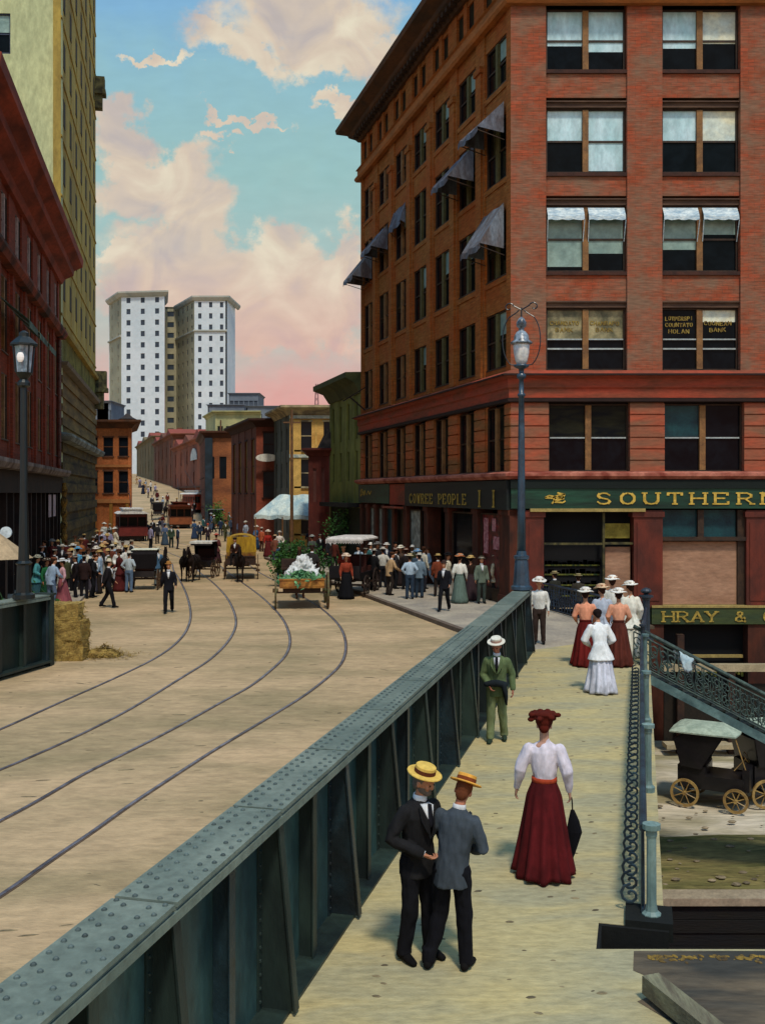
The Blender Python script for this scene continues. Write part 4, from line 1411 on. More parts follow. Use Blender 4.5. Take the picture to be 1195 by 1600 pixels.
def red_building():
    b = empty('red_building', (LA[0], LA[1], 0), 0, 'dark red brick building with heavy projecting cornice at the near left street side', 'building')
    inv = Matrix.Translation((-LA[0], -LA[1], 0))
    M0, L_ = frame2(LA, LB)
    M = inv @ M0
    br = brick_mat('brick_left', '8e3a24', '7c3622', '62302a', row=.12, wid=.36, big='6a3a26', amt=.6)
    st = mat('left_stone', '96402a', hx2='642a1e', scale=.8, fine=6, stretch=(.5, .5, 2), bump=.5)
    nb = 8
    pit = L_ / nb
    cols = [(i * pit + 1.0, (i + 1) * pit - .75) for i in range(nb)]
    w = MB()
    wall_grid(w, M, 0, L_, 5.4, 16.8, cols, [(6.3, 9.0), (9.8, 12.9), (14.0, 16.2)], th=.5, span_in=.06)
    for i in range(nb + 1):
        u = min(max(i * pit, .35), L_ - .35)
        w.box(u - .33, u + .33, .002, .1, 5.5, 13.3, M)
    w.build('wall', br, b)
    rnd = random.Random(2)
    pale = mat('mullion_pale', 'b89c8e', hx2='9a8078', scale=3)
    for ri, (z0, z1) in enumerate([(6.3, 9.0), (9.8, 12.9), (14.0, 16.2)]):
        for a, c in cols:
            sash(b, M, a, c, z0, z1, out=-.12, kinds=('dark', 'murk'), lights=(.5, .5), fr=.06, mullm=pale if ri == 2 else M_mull)
    loc = lambda p: (p[0] - LA[0], p[1] - LA[1])
    path = [loc(LA), loc(LB), loc((LB[0] - 8, LB[1] + 1.6))]
    MB().sweep([(-.2, 16.5), (.15, 16.5), (.3, 16.8), (.75, 17.1), (.8, 17.4), (1.25, 17.7), (1.3, 18.1), (-.2, 18.3)], path).build('cornice', st, b)
    MB().sweep([(0, 13.2), (.3, 13.25), (.45, 13.5), (.45, 13.65), (0, 13.8)], path).build('belt_course', mat('left_belt', '8a3a1e', hx2='30180f', scale=.8, fine=5, finevar=.5), b)
    MB().sweep([(0, 5.1), (.5, 5.15), (.62, 5.35), (.62, 5.5), (0, 5.62)], path).build('string_course', mat('left_ledge', '8a7c74', hx2='4a3a34', scale=1.4), b)
    rs = MB()
    for k in range(16):
        rs.box(L_ - 1.0, L_ - .02, .02, .12, 5.8 + k * .46, 6.2 + k * .46, M)
    rs.build('quoin', mat('left_quoin', '6a3a2c', hx2='40241c', scale=1.4), b)
    g = MB()
    for i in range(nb * 2 + 1):
        u = min(L_ * i / (nb * 2), L_ - .3)
        g.box(u, u + .3, -.5, .06, -.1, 5.1, M)
    g.box(0, L_, -.5, .2, 4.2, 5.1, M)
    g.build('shop_column', mat('left_dark', '1b1210', hx2='2c1c14', scale=1.2), b)
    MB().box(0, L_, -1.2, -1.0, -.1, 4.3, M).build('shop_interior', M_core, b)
    # white bills hung in the last shop bays
    for a in (L_ - 6.0, L_ - 3.9):
        MB().box(a, a + 1.1, .07, .10, 2.9, 4.1, M).build('poster', mat('bill_white', 'c6b2b4', hx2='9f8a90', scale=4), b)
    # twisted gilt column at the corner
    tw = MB()
    rr = []
    for k in range(40):
        z = .1 + k * .12
        r = .17 + .045 * sin(k * 1.1)
        rr.append([M @ Vector((L_ - .35 + cos(2 * pi * q / 8 + k * .3) * r, .3 + sin(2 * pi * q / 8 + k * .3) * r, z)) for q in range(8)])
    tw.rings(rr)
    tw.build('twisted_column', mat('gilt_column', '8a6a2c', hx2='2c2010', scale=3, fine=12, finevar=.5), b)
    # green canvas and broken awning under the belt
    gc = MB()
    for k, u in enumerate((6.4, 9.6, 12.8)):
        a = [M @ Vector((u, .2, 11.6)), M @ Vector((u + 2.4, .2, 11.6)), M @ Vector((u + 2.4, 1.3, 10.7)), M @ Vector((u, 1.3, 10.7)), M @ Vector((u, 1.3, 10.45)), M @ Vector((u + 2.4, 1.3, 10.45))]
        gc.add(a, [(0, 1, 2, 3), (3, 2, 5, 4)])
    o = gc.build('awning', mat('awning_green', '1d3a2e', hx2='5c7468', scale=1.2, fine=6, finevar=.4), b)
    o.modifiers.new('t', 'SOLIDIFY').thickness = .02
    MB().prism([(-.6, .3), loc((LB[0] - .6, LB[1])), loc((LB[0] - 14, LB[1] + 2)), (-14, 0)], -.2, 16.9).build('light_block_core', M_core, b)  # unseen dark core, added inside to block light
    rt = MB().prism([(-.1, -.05), loc((LB[0], LB[1])), loc((LB[0] - 14, LB[1] + 2.8)), (-14, -2)], 17.6, 17.9)
    rt.build('roof', mat('roof_tar', '3a3532', scale=1), b)


red_building()


# ------------------------------------------------------------------ left: pale tower
TA = (-19.45, 62.0)
TB = (-24.9, 89.0)


def tower():
    b = empty('office_tower', (TA[0], TA[1], 0), 0, 'very tall beige tower, side painted shaded and front lit, rising out of the picture', 'building')
    inv = Matrix.Translation((-TA[0], -TA[1], 0))
    M0, L_ = frame2(TA, TB)
    M = inv @ M0
    mu = mat('tower_beige_shaded', 'ad9446', hx2='8f783a', scale=.35, fine=4, stretch=(1, 1, .5), bump=.3)  # shaded copy of the beige wall, shade put into the colour
    cr = mat('tower_beige_lit', 'c2c28e', hx2='b2b688', scale=.3, fine=4, stretch=(1, 1, .4), bump=.3)  # lit copy of the same beige wall, for the sunward front
    zt = 62.0
    nf, nc = 13, 7
    fh = (zt - 15.2) / nf
    cols = [(L_ * (i + .5) / nc - .6, L_ * (i + .5) / nc + .6) for i in range(nc)]
    rows = [(15.2 + k * fh + 1.0, 15.2 + k * fh + 2.6) for k in range(nf)]
    w = MB()
    wall_grid(w, M, 0, L_, 14.0, zt, cols, rows, th=.45, span_in=.03)
    for k in range(nf):
        w.box(-.02, L_, .002, .07, 15.0 + k * fh, 15.12 + k * fh, M)
    w.build('side_wall', mu, b)
    for z0, z1 in rows:
        for a, c in cols:
            simple_win(b, M, a, c, z0, z1, mat('tower_slot', '2c2614', scale=1, bump=0), out=.012)
    # loggia balusters
    lg = MB()
    lg.box(0, L_, -.4, -.25, 12.1, 14.0, M)
    for i in range(34):
        u = L_ * (i + .5) / 34
        lg.box(u - .14, u + .14, -.25, .05, 12.2, 13.9, M)
    lg.build('colonnade', mat('tower_olive', '9a8f4c', hx2='706838', scale=.8), b)
    loc = lambda p: (p[0] - TA[0], p[1] - TA[1])
    path = [loc((TA[0] - 12, TA[1] - .6)), (0, 0), loc(TB), loc((TB[0] - 6, TB[1] + 1))]
    MB().sweep([(0, 13.9), (.3, 13.95), (.35, 14.15), (0, 14.3)], path).build('belt_course', mu, b)
    MB().sweep([(0, 11.8), (.4, 11.9), (.5, 12.1), (0, 12.2)], path).build('belt_course', mat('tower_grey', '7d7260', scale=1), b)
    bs = MB()
    for k in range(9):
        bs.box(0, L_, -.4, .1 if k % 2 else 0.0, 7.9 + k * .43, 7.9 + k * .43 + .43, M)
    bs.build('banded_wall', mat('tower_band', '846630', hx2='54401c', scale=.7, fine=5, stretch=(.4, .4, 2), finevar=.35), b)
    MB().sweep([(0, 7.3), (.6, 7.35), (.75, 7.6), (.75, 7.75), (0, 7.9)], path).build('string_course', mat('tower_ledge', '8f968c', hx2='4d5048', scale=1), b)
    lo = MB()
    for k in range(12):
        lo.box(0, L_, -.4, .12 if k % 2 else -.02, -.1 + k * .615, -.1 + (k + 1) * .615, M)
    lo.build('banded_base', mat('tower_base', '5c4c1e', hx2='241c10', scale=.8, fine=5, stretch=(.4, .4, 2), finevar=.5), b)
    # front
    F0 = (TA[0] - 14, TA[1] - .7)
    MFm, FL = frame2(F0, TA)
    MFm = inv @ MFm
    # window columns on the lit-toned front; u measured from the far left
    cols = [(FL - 5.2 - 2.3, FL - 5.2 + .0), (FL - 10.5, FL - 8.4)]
    rows = [(15.4 + k * 3.9 + .4, 15.4 + k * 3.9 + 2.9) for k in range(11)]
    w = MB()
    rows = [(r0, r1) for r0, r1 in [(27.0 + (k - 3) * 3.72, 29.45 + (k - 3) * 3.72) for k in range(12)]]
    wall_grid(w, MFm, 0, FL - .02, 0, zt, [cols[1], (cols[0][0] + 2.2, cols[0][1] + 2.2)], rows, th=.5, span_in=.02)
    w.build('front_wall', cr, b)
    for z0, z1 in rows:
        for a, c in [cols[1], (cols[0][0] + 2.2, cols[0][1] + 2.2)]:
            sash(b, MFm, a, c, z0, z1, out=-.15, kinds=('green', 'green'), lights=(.45, .45), mull=False, fr=.08, trim=mat('slate_frame', '3f4656', scale=3))
    MB().prism([(-.5, .5), loc((TB[0] - .5, TB[1])), loc((TB[0] - 13, TB[1])), (-13, .5)], -.2, zt).build('light_block_core', M_core, b)  # dark filling nobody sees, added to stop light passing through
    MB().sweep([(-.2, zt - .5), (.9, zt), (1.3, zt + .8), (-.2, zt + 1)], path).build('cornice', mu, b)
    # far corner ornaments
    for z, s in ((38.6, 1.0), (12.9, 1.2)):
        q = MB()
        q.box(L_ - 1.0, L_ + .2, .0, .9 * s, z, z + .35, M).box(L_ - .8, L_, .0, .6 * s, z - 1.2 * s, z, M).box(L_ - .9, L_ + .1, .0, .8 * s, z + .35, z + 1.5 * s, M)
        q.build('balcony', mat('ornament_dark', '343020', hx2='6a6440', scale=2), b)


tower()


# ------------------------------------------------------------------ plain street buildings, generic
def pl_building(name, label, pts, z0, z1, wallm, faces, cornice=None, roofm=None, group=None, corn_m=None):
    """pts: footprint seen sides, ordered so that the outside is on the right of travel; faces: per side (cols, rows, window material)"""
    o0 = pts[0]
    b = empty(name, (o0[0], o0[1], z0), 0, label, 'building', group)
    loc = lambda p: (p[0] - o0[0], p[1] - o0[1])
    inv = Matrix.Translation((-o0[0], -o0[1], -z0))
    for i in range(len(pts) - 1):
        M0, L_ = frame2(pts[i], pts[i + 1])
        M = inv @ M0
        fc = faces[i] if i < len(faces) else None
        w = MB()
        wm = wallm[i] if isinstance(wallm, (list, tuple)) else wallm
        if fc:
            nc, ww, rows, wmat = fc
            cols = [(L_ * (k + .5) / nc - ww / 2, L_ * (k + .5) / nc + ww / 2) for k in range(nc)]
            wall_grid(w, M, 0.01 * i, L_, z0, z1, cols, rows, th=.3, span_in=.04)
            w.build('wall', wm, b)
            for r0, r1 in rows:
                for a, c in cols:
                    wd = simple_win(b, M, a, c, r0, r1, wmat, out=-.14)
                    if ww > .9:
                        t_ = MB()
                        t_.box(a, c, -.13, -.10, (r0 + r1) / 2 - .04, (r0 + r1) / 2 + .04, M)
                        t_.box(a - .1, c + .1, -.04, .08, r0 - .14, r0, M)
                        t_.box(a - .08, c + .08, -.04, .05, r1, r1 + .12, M)
                        t_.build('surround', corn_m or wm, wd)
        else:
            w.box(0.01 * i, L_, -.3, 0, z0, z1, M)
            w.build('wall', wm, b)
    if cornice:
        pr, ch = cornice
        MB().sweep([(-.2, z1 - ch), (.05, z1 - ch), (pr * .4, z1 - ch * .5), (pr, z1 - ch * .25), (pr, z1), (-.2, z1 + .05)], [loc(p) for p in pts]).build('cornice', corn_m or (wallm[0] if isinstance(wallm, (list, tuple)) else wallm), b)
        for ob in b.children:
            if ob.name.startswith('cornice'):
                ob.location.z = -z0
    cen = [loc(p) for p in pts]
    MB().prism(cen[::-1], z1 - z0 - .4, z1 - z0 - .1).build('roof', roofm or mat('roof_grey', '4c4a4a', hx2='3a3a3e', scale=.5), b)
    return b, inv


def street_buildings():
    dk = mat('win_dark', '151a20', rough=.3, scale=1, bump=0)
    # green building behind the brick block
    g = mat('olive_wall', '7a7e40', hx2='5c6230', scale=.5, fine=4, stretch=(1, 1, .3), bump=.4, finevar=.3)
    M0, L_ = frame2((-3.45, 67.0), SIDE_END)
    b, inv = pl_building('olive_building', 'olive green building with bold cornice squeezed beside the brick block', [(6, 69), (-3.45, 67.0), (SIDE_END[0] - .02, 59.56)], 0, 11.2, g,
                         [(3, 1.1, [(5.5, 7.6), (8.3, 10.2)], dk), (4, .7, [(4.9, 6.7), (7.4, 9.6)], mat('olive_dark', '30361c', scale=1))], (.9, 1.2), corn_m=mat('olive_corn', '4e5230', hx2='363c22', scale=1))
    M = inv @ M0
    MB().box(0.3, L_ - .1, -.05, .75, 3.35, 3.6, M).build('canopy', M_core, b)
    MB().box(.4, L_ - .1, .001, .03, .1, 3.3, M).build('shop_front', mat('shop_black', '10140f', hx2='1c2412', scale=1), b)
    # low dark red shop
    r = mat('maroon_wall', '5f281e', hx2='48201a', scale=.6, fine=5, stretch=(1, 1, .4), finevar=.3)
    b, inv = pl_building('maroon_shop', 'small dark maroon shop with little gable beside the olive building', [(-5.2, 76), (-4.83, 66.9), (-3.48, 66.95), (-3.4, 76)], 0, 7.1, r,
                         [(3, .6, [(3.4, 5.4)], dk), (2, .35, [(3.6, 5.8)], mat('maroon_pane', '6a4038', scale=2)), None], (.45, .5))
    MB().add([(0, 0, 0)], [])
    gb = MB().add([(-.2 + 1.15, -9.3, 7.1), (2.7, -9.3, 7.1), (1.6, -9.3, 8.4), (-.2 + 1.15, -8.0, 7.1), (2.7, -8.0, 7.1), (1.6, -8.0, 8.4)], [(0, 1, 2), (5, 4, 3), (0, 2, 5, 3), (1, 4, 5, 2), (0, 3, 4, 1)])
    gb.build('gable', mat('gable_grey', '57504c', hx2='2c2a2a', scale=2), b)
    # yellow building
    y = mat('yellow_brick', 'd9aa5c', hx2='c08f48', scale=.6, fine=6, stretch=(.5, .5, 2), bump=.4)
    ys = mat('blue_grey_wall', '5d6460', hx2='4a4c46', scale=.5, fine=5, stretch=(1, 1, .4))
    b, inv = pl_building('yellow_building', 'yellow brick building with tall dark windows above the white market awning', [(-9.3, 88), (-7.25, 80), (1.5, 80), (1.5, 88)], 0, 11.0, [ys, y, ys],
                         [(3, .9, [(1, 3), (4.6, 6.6), (7.6, 9.3)], dk), (4, 1.25, [(1, 3.2), (4.7, 6.8), (7.55, 9.75)], dk), None], (.8, .7), corn_m=mat('yellow_corn', 'b9a880', hx2='6a5f50', scale=1))
    M0, L_ = frame2((-7.25, 80), (1.5, 80))
    M = inv @ M0
    MB().box(0, L_, .0, .12, 10.0, 10.25, M).box(0, L_, 0, .15, 6.95, 7.2, M).build('belt_course', mat('yellow_belt', 'd1cdb4', hx2='8f9a94', scale=2), b)
    MB().box(.1, .9, .001, .08, 0, 9.9, M).box(-.0 + 2.0, 2.15, .001, .06, 7.3, 10, M).build('pilaster', mat('yellow_pil', 'd7ab5c', scale=2), b)
    # brown building
    br = mat('brown_brick', '76402a', hx2='5a3022', scale=.4, fine=5, stretch=(.6, .6, 1.5), finevar=.3)
    br2 = mat('brown_front', '844230', hx2='603226', scale=.4, fine=5, finevar=.3)
    b, inv = pl_building('brown_building', 'dark brown brick building with ochre panels left of the yellow one', [(-15.1, 102.5), (-10.9, 88.5), (-8.6, 88.5)], 0, 10.6, [br, br2],
                         [(4, 1.5, [(4.2, 8.9)], mat('ochre_panel', '8a7030', hx2='5a4420', scale=1.2, stretch=(1, 1, .4))), (1, 1.1, [(3.8, 6.0), (7.4, 9.4)], dk)], (.8, .7), corn_m=mat('brown_corn', '3c2018', scale=1))
    sg = MB().box(.2, .3, 0, 0, 0, 0)
    s_ = empty('hanging_sign', (-9.9, 87.6, 7.2), 0, 'blank white oval sign board hung on the brown building', 'sign')
    MB().rings([[Vector((.95 * cos(2 * pi * k / 20) * (1 if abs(cos(2 * pi * k / 20)) < .9 else .97), yy, .34 * sin(2 * pi * k / 20))) for k in range(20)] for yy in (-.04, .04)]).build('board', mat('sign_white', 'e2dfd4', scale=3), s_)
    MB().box(-.03, .03, .04, .9, .1, .16).build('bracket', dk, s_)
    # rust coloured house
    r2 = mat('rust_house', '965a34', hx2='74442a', scale=.4, fine=5, stretch=(.6, .6, 1.5), finevar=.3)
    b, inv = pl_building('rust_house', 'rust coloured two storey house with arched dark openings up the street', [(-24.2, 136), (-20.1, 116), (-16.0, 116)], 0, 11.2, [br, r2],
                         [(4, 1.3, [(2.5, 4.5), (6, 8.5)], dk), (3, .8, [(5.8, 8.3)], dk)], (.6, .8), corn_m=mat('rust_corn', '52301f', scale=1))
    MB().box(4.2, 5.0, -20.5, -19.8, 0, 10.4).build('dark_bay', mat('slate_bay', '2c3a44', hx2='20282c', scale=1), b)
    # pale green-roofed house behind
    pl_building('pale_house', 'pale yellow green house top peeping over the rust coloured house', [(-25, 145), (-22.0, 135), (-16, 135)], 0, 15.0, mat('pale_green', 'b3ad7a', hx2='8f9068', scale=.5), [None, (5, .8, [(11.5, 13)], dk)], (.5, .5))
    # brick row climbing the rise on the right-hand side of the street
    rows_ = [('brick_hall', 'reddish brick hall with white lunette window at the foot of the rise', 150, 196, 12.7, 'far_brick', '8a4c32', '64382a', 5, (5.6, 7.6), (9.0, 11.2)),
             ('brick_house', 'brown red terrace with gabled roof in the middle of the rise', 196.2, 240, 15.6, 'far_brick_dark', '784630', '583828', 5, (7.8, 9.6), (11.4, 13.4)),
             ('brick_house', 'olive brown house highest up the rise under the white tower', 240.2, 300, 17.6, 'far_olive', '71603f', '5a5238', 6, (10.4, 12), (13.6, 15.6))]
    for nm, lb, ya, yb, zt, mn, h1, h2, nc, r1, r2 in rows_:
        xa = -25.9 - (ya - 150) * .3067; xb = -25.9 - (yb - 150) * .3067
        z = zg(ya)
        wm = mat(mn, h1, hx2=h2, scale=.15, fine=1.5, finevar=.25)
        b, inv = pl_building(nm, lb, [(xb, yb), (xa, ya), (xa + 14, ya)], z, zt, wm,
                             [(nc, 1.6, [(zg(yb) + .2, zg(yb) + 2.2), r1, r2], dk), (4, 1.2, [r1, r2], dk)], (.6, .8), roofm=mat('roof_red', '8e4434', scale=.3))
        M0, L_ = frame2((xb, yb), (xa, ya))
        M = inv @ M0
        for k in range(3):
            u0 = L_ * (k + .15) / 3; u1 = L_ * (k + .85) / 3
            g_ = MB().add([M @ Vector(p) for p in ((u0, .3, zt), (u1, .3, zt), ((u0 + u1) / 2, .3, zt + 1.3), (u0, -6, zt), (u1, -6, zt), ((u0 + u1) / 2, -6, zt + 1.3))], [(0, 1, 2), (5, 4, 3), (0, 2, 5, 3), (1, 4, 5, 2), (0, 3, 4, 1)])
            g_.build('gable', mat('roof_red', '8e4434', scale=.3) if k != 1 else wm, b)
            MB().box(u0, u0 + 1.2, -3, -2, zt, zt + 1.8, M).build('chimney', wm, b)
        if nm == 'brick_hall':
            M2 = M @ Matrix.Translation((L_ * .72, 0, 9.4))
            MB().rings([[M2 @ Vector((4.2 * cos(pi * k / 12), yy, 1.9 * sin(pi * k / 12))) for k in range(13)] for yy in (.08, .2)]).build('lunette_window', mat('lunette_white', 'cfcfc4', hx2='8a9092', scale=1.5), b)
            MB().box(0, L_, .0, .5, 5.0, 5.25, M).build('belt_course', mat('rust_corn', '52301f', scale=1), b)
    # blue grey roofs on the skyline
    bg = mat('skyline_grey', '707880', hx2='5c646e', scale=.1, fine=1, finevar=.15)
    for i, (x0, x1, ytop, Y, lb) in enumerate([(325, 382, 632, 250, 'blue grey block with flat roof just right of the white tower'), (358, 404, 614, 262, 'stepped grey roof with low attic standing highest on the skyline'),
                                               (385, 470, 634, 240, 'long grey roof behind the yellow building'), (470, 545, 640, 236, 'low grey skyline roof under the lattice mast'), (150, 172, 626, 215, 'small grey rooftop between beige tower and white tower')]):
        z1 = Z_at(ytop, Y)
        pl_building('skyline_block', lb, [(X_at(x0, Y), Y + 12), (X_at(x0, Y), Y), (X_at(x1, Y), Y), (X_at(x1, Y), Y + 12)], zg(Y), z1, bg, [None, (6, 1.0, [(z1 - 4, z1 - 2)], mat('sky_win', '4a525c', scale=1)), None], (.4, .5), group='grey roofs on the skyline', corn_m=bg)
    ms = empty('lattice_mast', (X_at(494, 238), 240, zg(238)), 0, 'thin lattice mast on the skyline beside the olive building', 'mast')
    mb = MB()
    zt = Z_at(600, 240) - zg(238)
    for sx in (-1, 1):
        for sy in (-1, 1):
            mb.beam((sx * 1.0, sy * 1.0, 0), (sx * .2, sy * .2, zt), .16, .16)
    for k in range(12):
        z = 6 + k * (zt - 6) / 12
        w_ = 1 - .8 * z / zt
        mb.beam((-w_, -w_, z), (w_, -w_, z + 1.2), .1, .1)
        mb.beam((w_, -w_, z), (-w_, -w_, z + 1.2), .1, .1)
    mb.build('lattice', mat('mast_rose', '9a6f70', scale=1), ms)
    # orange brick building, left side of the street beyond the tower
    orr = mat('orange_brick', 'b86a38', hx2='9c562a', scale=.5, fine=5, finevar=.3)
    b, inv = pl_building('orange_building', 'orange brown building with bracketed cornice left of the streetcar', [(-32, 100), (-24.5, 100), (-28.2, 114)], 0, 11.3, [orr, orr],
                         [(5, .95, [(4.2, 6.3), (7.8, 9.6)], dk), (4, 1.2, [(4.2, 6.3), (7.8, 9.6)], dk)], (.9, .8), corn_m=mat('orange_corn', '6a4028', hx2='4a3222', scale=1))
    M0, L_ = frame2((-32, 100), (-24.5, 100))
    M = inv @ M0
    MB().box(0, L_, 0, .15, 6.7, 6.95, M).box(0, L_, 0, .2, 3.2, 3.6, M).build('belt_course', mat('orange_belt', 'b0703c', scale=1), b)
    for i in range(4):
        MB().box(L_ - .5 - i * 1.6, L_ - .2 - i * 1.6, 0, .15, 0, 3.2, M).build('shop_column', mat('orange_col', '9a6a28', scale=1), b)
    MB().lathe((L_ - .6 + 0, .9, 11.2), [(.75, 0), (.9, .25), (.5, .45), (.15, .8)], 8).build('finial', mat('finial_dark', '3c3430', scale=1), b)
    # white twin tower
    white_tower()
    # market awning
    aw = empty('market_awning', (-9.3, 76.3, -.1), 0, 'white and pale blue market awning on posts over a dark crowd', 'awning')
    mb = MB()
    n = 12
    top, lo, fl = [], [], []
    for k in range(n + 1):
        t = k / n
        top.append(Vector((1.3 + 2.9 * t, 3.2, 4.15 + .05 * sin(k))))
        lo.append(Vector((-.2 + 4.2 * t, -.4, 2.65 - .05 * t + .04 * sin(k * 1.5))))
        fl.append(lo[-1] + Vector((0, -.02, -.28 - .04 * sin(k * 2.2))))
    mb.rings([top, lo, fl], closed=False)
    o = mb.build('canopy', mat('market_canvas', 'c3cec6', hx2='8fa9b0', scale=1.0, fine=6, stretch=(2, .6, 1)), aw)
    o.modifiers.new('t', 'SOLIDIFY').thickness = .03
    for x in (-.1, 1.9, 3.9):
        MB().tube([(x, -.4, 0), (x, -.4, 2.5)], .05, 6).build('pole', M_mull, aw)
    # utility pole
    up = empty('utility_pole', (X_at(456, 72), 72, -.1), 0, 'thin brown utility pole in front of the yellow building', 'pole')
    MB().tube([(0, 0, 0), (0, 0, 5), (0, 0, Z_at(640, 72) + .1)], [.13, .11, .085], 8).build('pole', mat('pole_wood', '7a5638', hx2='54402e', scale=2), up)
    MB().box(-.6, .6, -.05, .05, 9.2, 9.3).build('crossarm', mat('pole_wood', '7a5638', scale=2), up)
    up = empty('utility_pole', (X_at(345, 118), 118, -.1), 0, 'farther thin pole in front of the rust coloured house', 'pole')
    MB().tube([(0, 0, 0), (0, 0, Z_at(655, 118))], [.14, .09], 8).build('pole', mat('pole_wood', '7a5638', scale=2), up)
    MB().box(-.7, .7, -.05, .05, 10.5, 10.62).build('crossarm', mat('pole_wood', '7a5638', scale=2), up)


def white_tower():
    Y0 = 330.0
    b = empty('white_tower', (X_at(190, Y0), Y0, zg(Y0)), 0, 'white twin winged skyscraper with rows of small windows beyond the street', 'building')
    o0 = b.location
    wh = mat('tower_white', 'cdd2d4', hx2='bcc6ca', scale=.08, fine=.8, finevar=.08, bump=.2, bdist=.2)
    tn = mat('tower_white_shaded', 'a8a184', hx2='8f8a72', scale=.08, fine=.8, finevar=.1, bump=.2, bdist=.2)  # darker copy of the white wall, shade painted into the turned faces
    dw = mat('tower_window', '39434f', rough=.4, scale=.5, bump=0)
    inv = Matrix.Translation((-o0.x, -o0.y, 0))
    zt1, zt2 = Z_at(458, 330), Z_at(466, 330)
    zb = zg(330) - 1
    def P(px, Y): return (X_at(px, Y), Y)
    fh = 3.59
    cells = []
    def face(p, q, z1, nc, ww, nr, m, start=1.6, off=0.0):
        M0, L_ = frame2(p, q)
        M = inv @ M0
        cols = [(L_ * (k + .5) / nc - ww / 2, L_ * (k + .5) / nc + ww / 2) for k in range(nc)] if nc else []
        rows = [(z1 - start - 1.7 - k * fh, z1 - start - k * fh) for k in range(nr)][::-1]
        w = MB()
        wall_grid(w, M, off, L_ - off, zb, z1, cols, rows, th=.5, span_in=.0)
        w.build('wall', m, b)
        for r0, r1 in rows:
            for a, c in cols:
                cells.append((M, a, c, r0, r1))
        return M, L_
    A0, A1, A2 = P(171, 344), P(190, 330), P(257, 328)
    face(A0, A1, zt1, 2, .9, 14, tn)
    face(A1, A2, zt1, 3, 1.35, 17, wh, off=.01)
    A3 = P(258, 346)
    C1 = P(276, 346)
    face(A3, C1, zt1 - 1.5, 1, 2.2, 16, tn)
    D1 = P(304, 328)
    face(C1, D1, zt2, 4, 1.3, 15, tn)
    D2 = P(355, 328)
    face(D1, D2, zt2, 3, 1.05, 16, wh, off=.01)
    rnd = random.Random(1)
    order = sorted(range(len(cells)), key=lambda i: -cells[i][3])
    for n_, i in enumerate(order[:100]):
        M, a, c, r0, r1 = cells[i]
        MB().box(a, c, -.3, -.15, r0, r1, M).build('window', dw, b)
    rest = MB()
    for i in order[100:]:
        M, a, c, r0, r1 = cells[i]
        rest.box(a, c, -.3, -.15, r0, r1, M)
    tag(rest.build('lower_windows', dw, b), kind='stuff')
    loc = lambda p: (p[0] - o0.x, p[1] - o0.y)
    cm = mat('tower_cornice', 'b0ada0', hx2='8f948c', scale=.2)
    MB().sweep([(0, zt1 - 1.4), (.5, zt1 - 1.2), (1.3, zt1 - .2), (1.3, zt1 + .3), (0, zt1 + .5)], [loc(A0), loc(A1), loc(A2), loc(P(256.5, 345))]).build('cornice', cm, b)
    MB().sweep([(0, zt2 - 1.2), (.5, zt2 - 1.0), (1.0, zt2 - .2), (1.0, zt2 + .3), (0, zt2 + .5)], [loc(C1), loc(D1), loc(D2), loc((D2[0] + 1, 345))]).build('cornice', cm, b)
    MB().sweep([(0, zt1 - 14.2), (.6, zt1 - 14.0), (.6, zt1 - 13.6), (0, zt1 - 13.4)], [loc(A0), loc(A1)]).sweep([(0, zt2 - 11.2), (.5, zt2 - 11), (.5, zt2 - 10.6), (0, zt2 - 10.4)], [loc(C1), loc(D1), loc(D2)]).build('belt_course', cm, b)
    for q, z in (([A0, A1, A2, P(256.5, 346)], zt1), ([A3, C1, P(276, 347), P(258, 347)], zt1 - 1.5), ([C1, D1, D2, (D2[0], 346)], zt2)):
        MB().prism([loc(p) for p in q], zb, z - .4).build('light_block_core', wh, b) if False else MB().prism([loc(p) for p in q], z - .6, z - .2).build('roof', cm, b)
    for p, q, z in ((A2, P(256.5, 346), zt1), (D2, (D2[0], 346), zt2), (P(256.5, 346), A0, zt1)):
        M0, L_ = frame2(p, q)
        MB().box(0, L_, -.5, 0, zb, z, inv @ M0).build('wall', wh, b)
    for ch in b.children:
        ch.location.z = -o0.z


street_buildings()
# ------------------------------------------------------------------ people
def fuse(mb, voxel, smooth=2, fold=0.0, ff=9.0, decimate=0):
    """turn overlapping closed shapes into one continuous skin"""
    me = bpy.data.meshes.new('tmp')
    me.from_pydata([tuple(p) for p in mb.v], [], mb.f)
    bm = bmesh.new(); bm.from_mesh(me)
    bmesh.ops.recalc_face_normals(bm, faces=bm.faces)
    bm.to_mesh(me); bm.free()
    o = bpy.data.objects.new('tmp', me)
    C.objects.link(o)
    r = o.modifiers.new('r', 'REMESH'); r.mode = 'VOXEL'; r.voxel_size = voxel
    s = o.modifiers.new('s', 'SMOOTH'); s.factor = .5; s.iterations = smooth
    if decimate:
        d = o.modifiers.new('d', 'DECIMATE'); d.ratio = decimate
    dg = bpy.context.evaluated_depsgraph_get()
    out = bpy.data.meshes.new_from_object(o.evaluated_get(dg))
    bpy.data.objects.remove(o); bpy.data.meshes.remove(me)
    if fold:
        out.update()
        co = [v.co.copy() for v in out.vertices]
        nn = [v.normal.copy() for v in out.vertices]
        for i, v in enumerate(out.vertices):
            p = co[i]
            f = noise.noise(Vector((p.x * ff, p.y * ff, p.z * ff * .55))) + .6 * noise.noise(Vector((p.x * ff * 2.1 + 7, p.y * ff * 2.1, p.z * ff * 1.2)))
            v.co = p + nn[i] * (f * fold)
    out.polygons.foreach_set('use_smooth', [True] * len(out.polygons))
    return out


SKIN = 'b9805e'


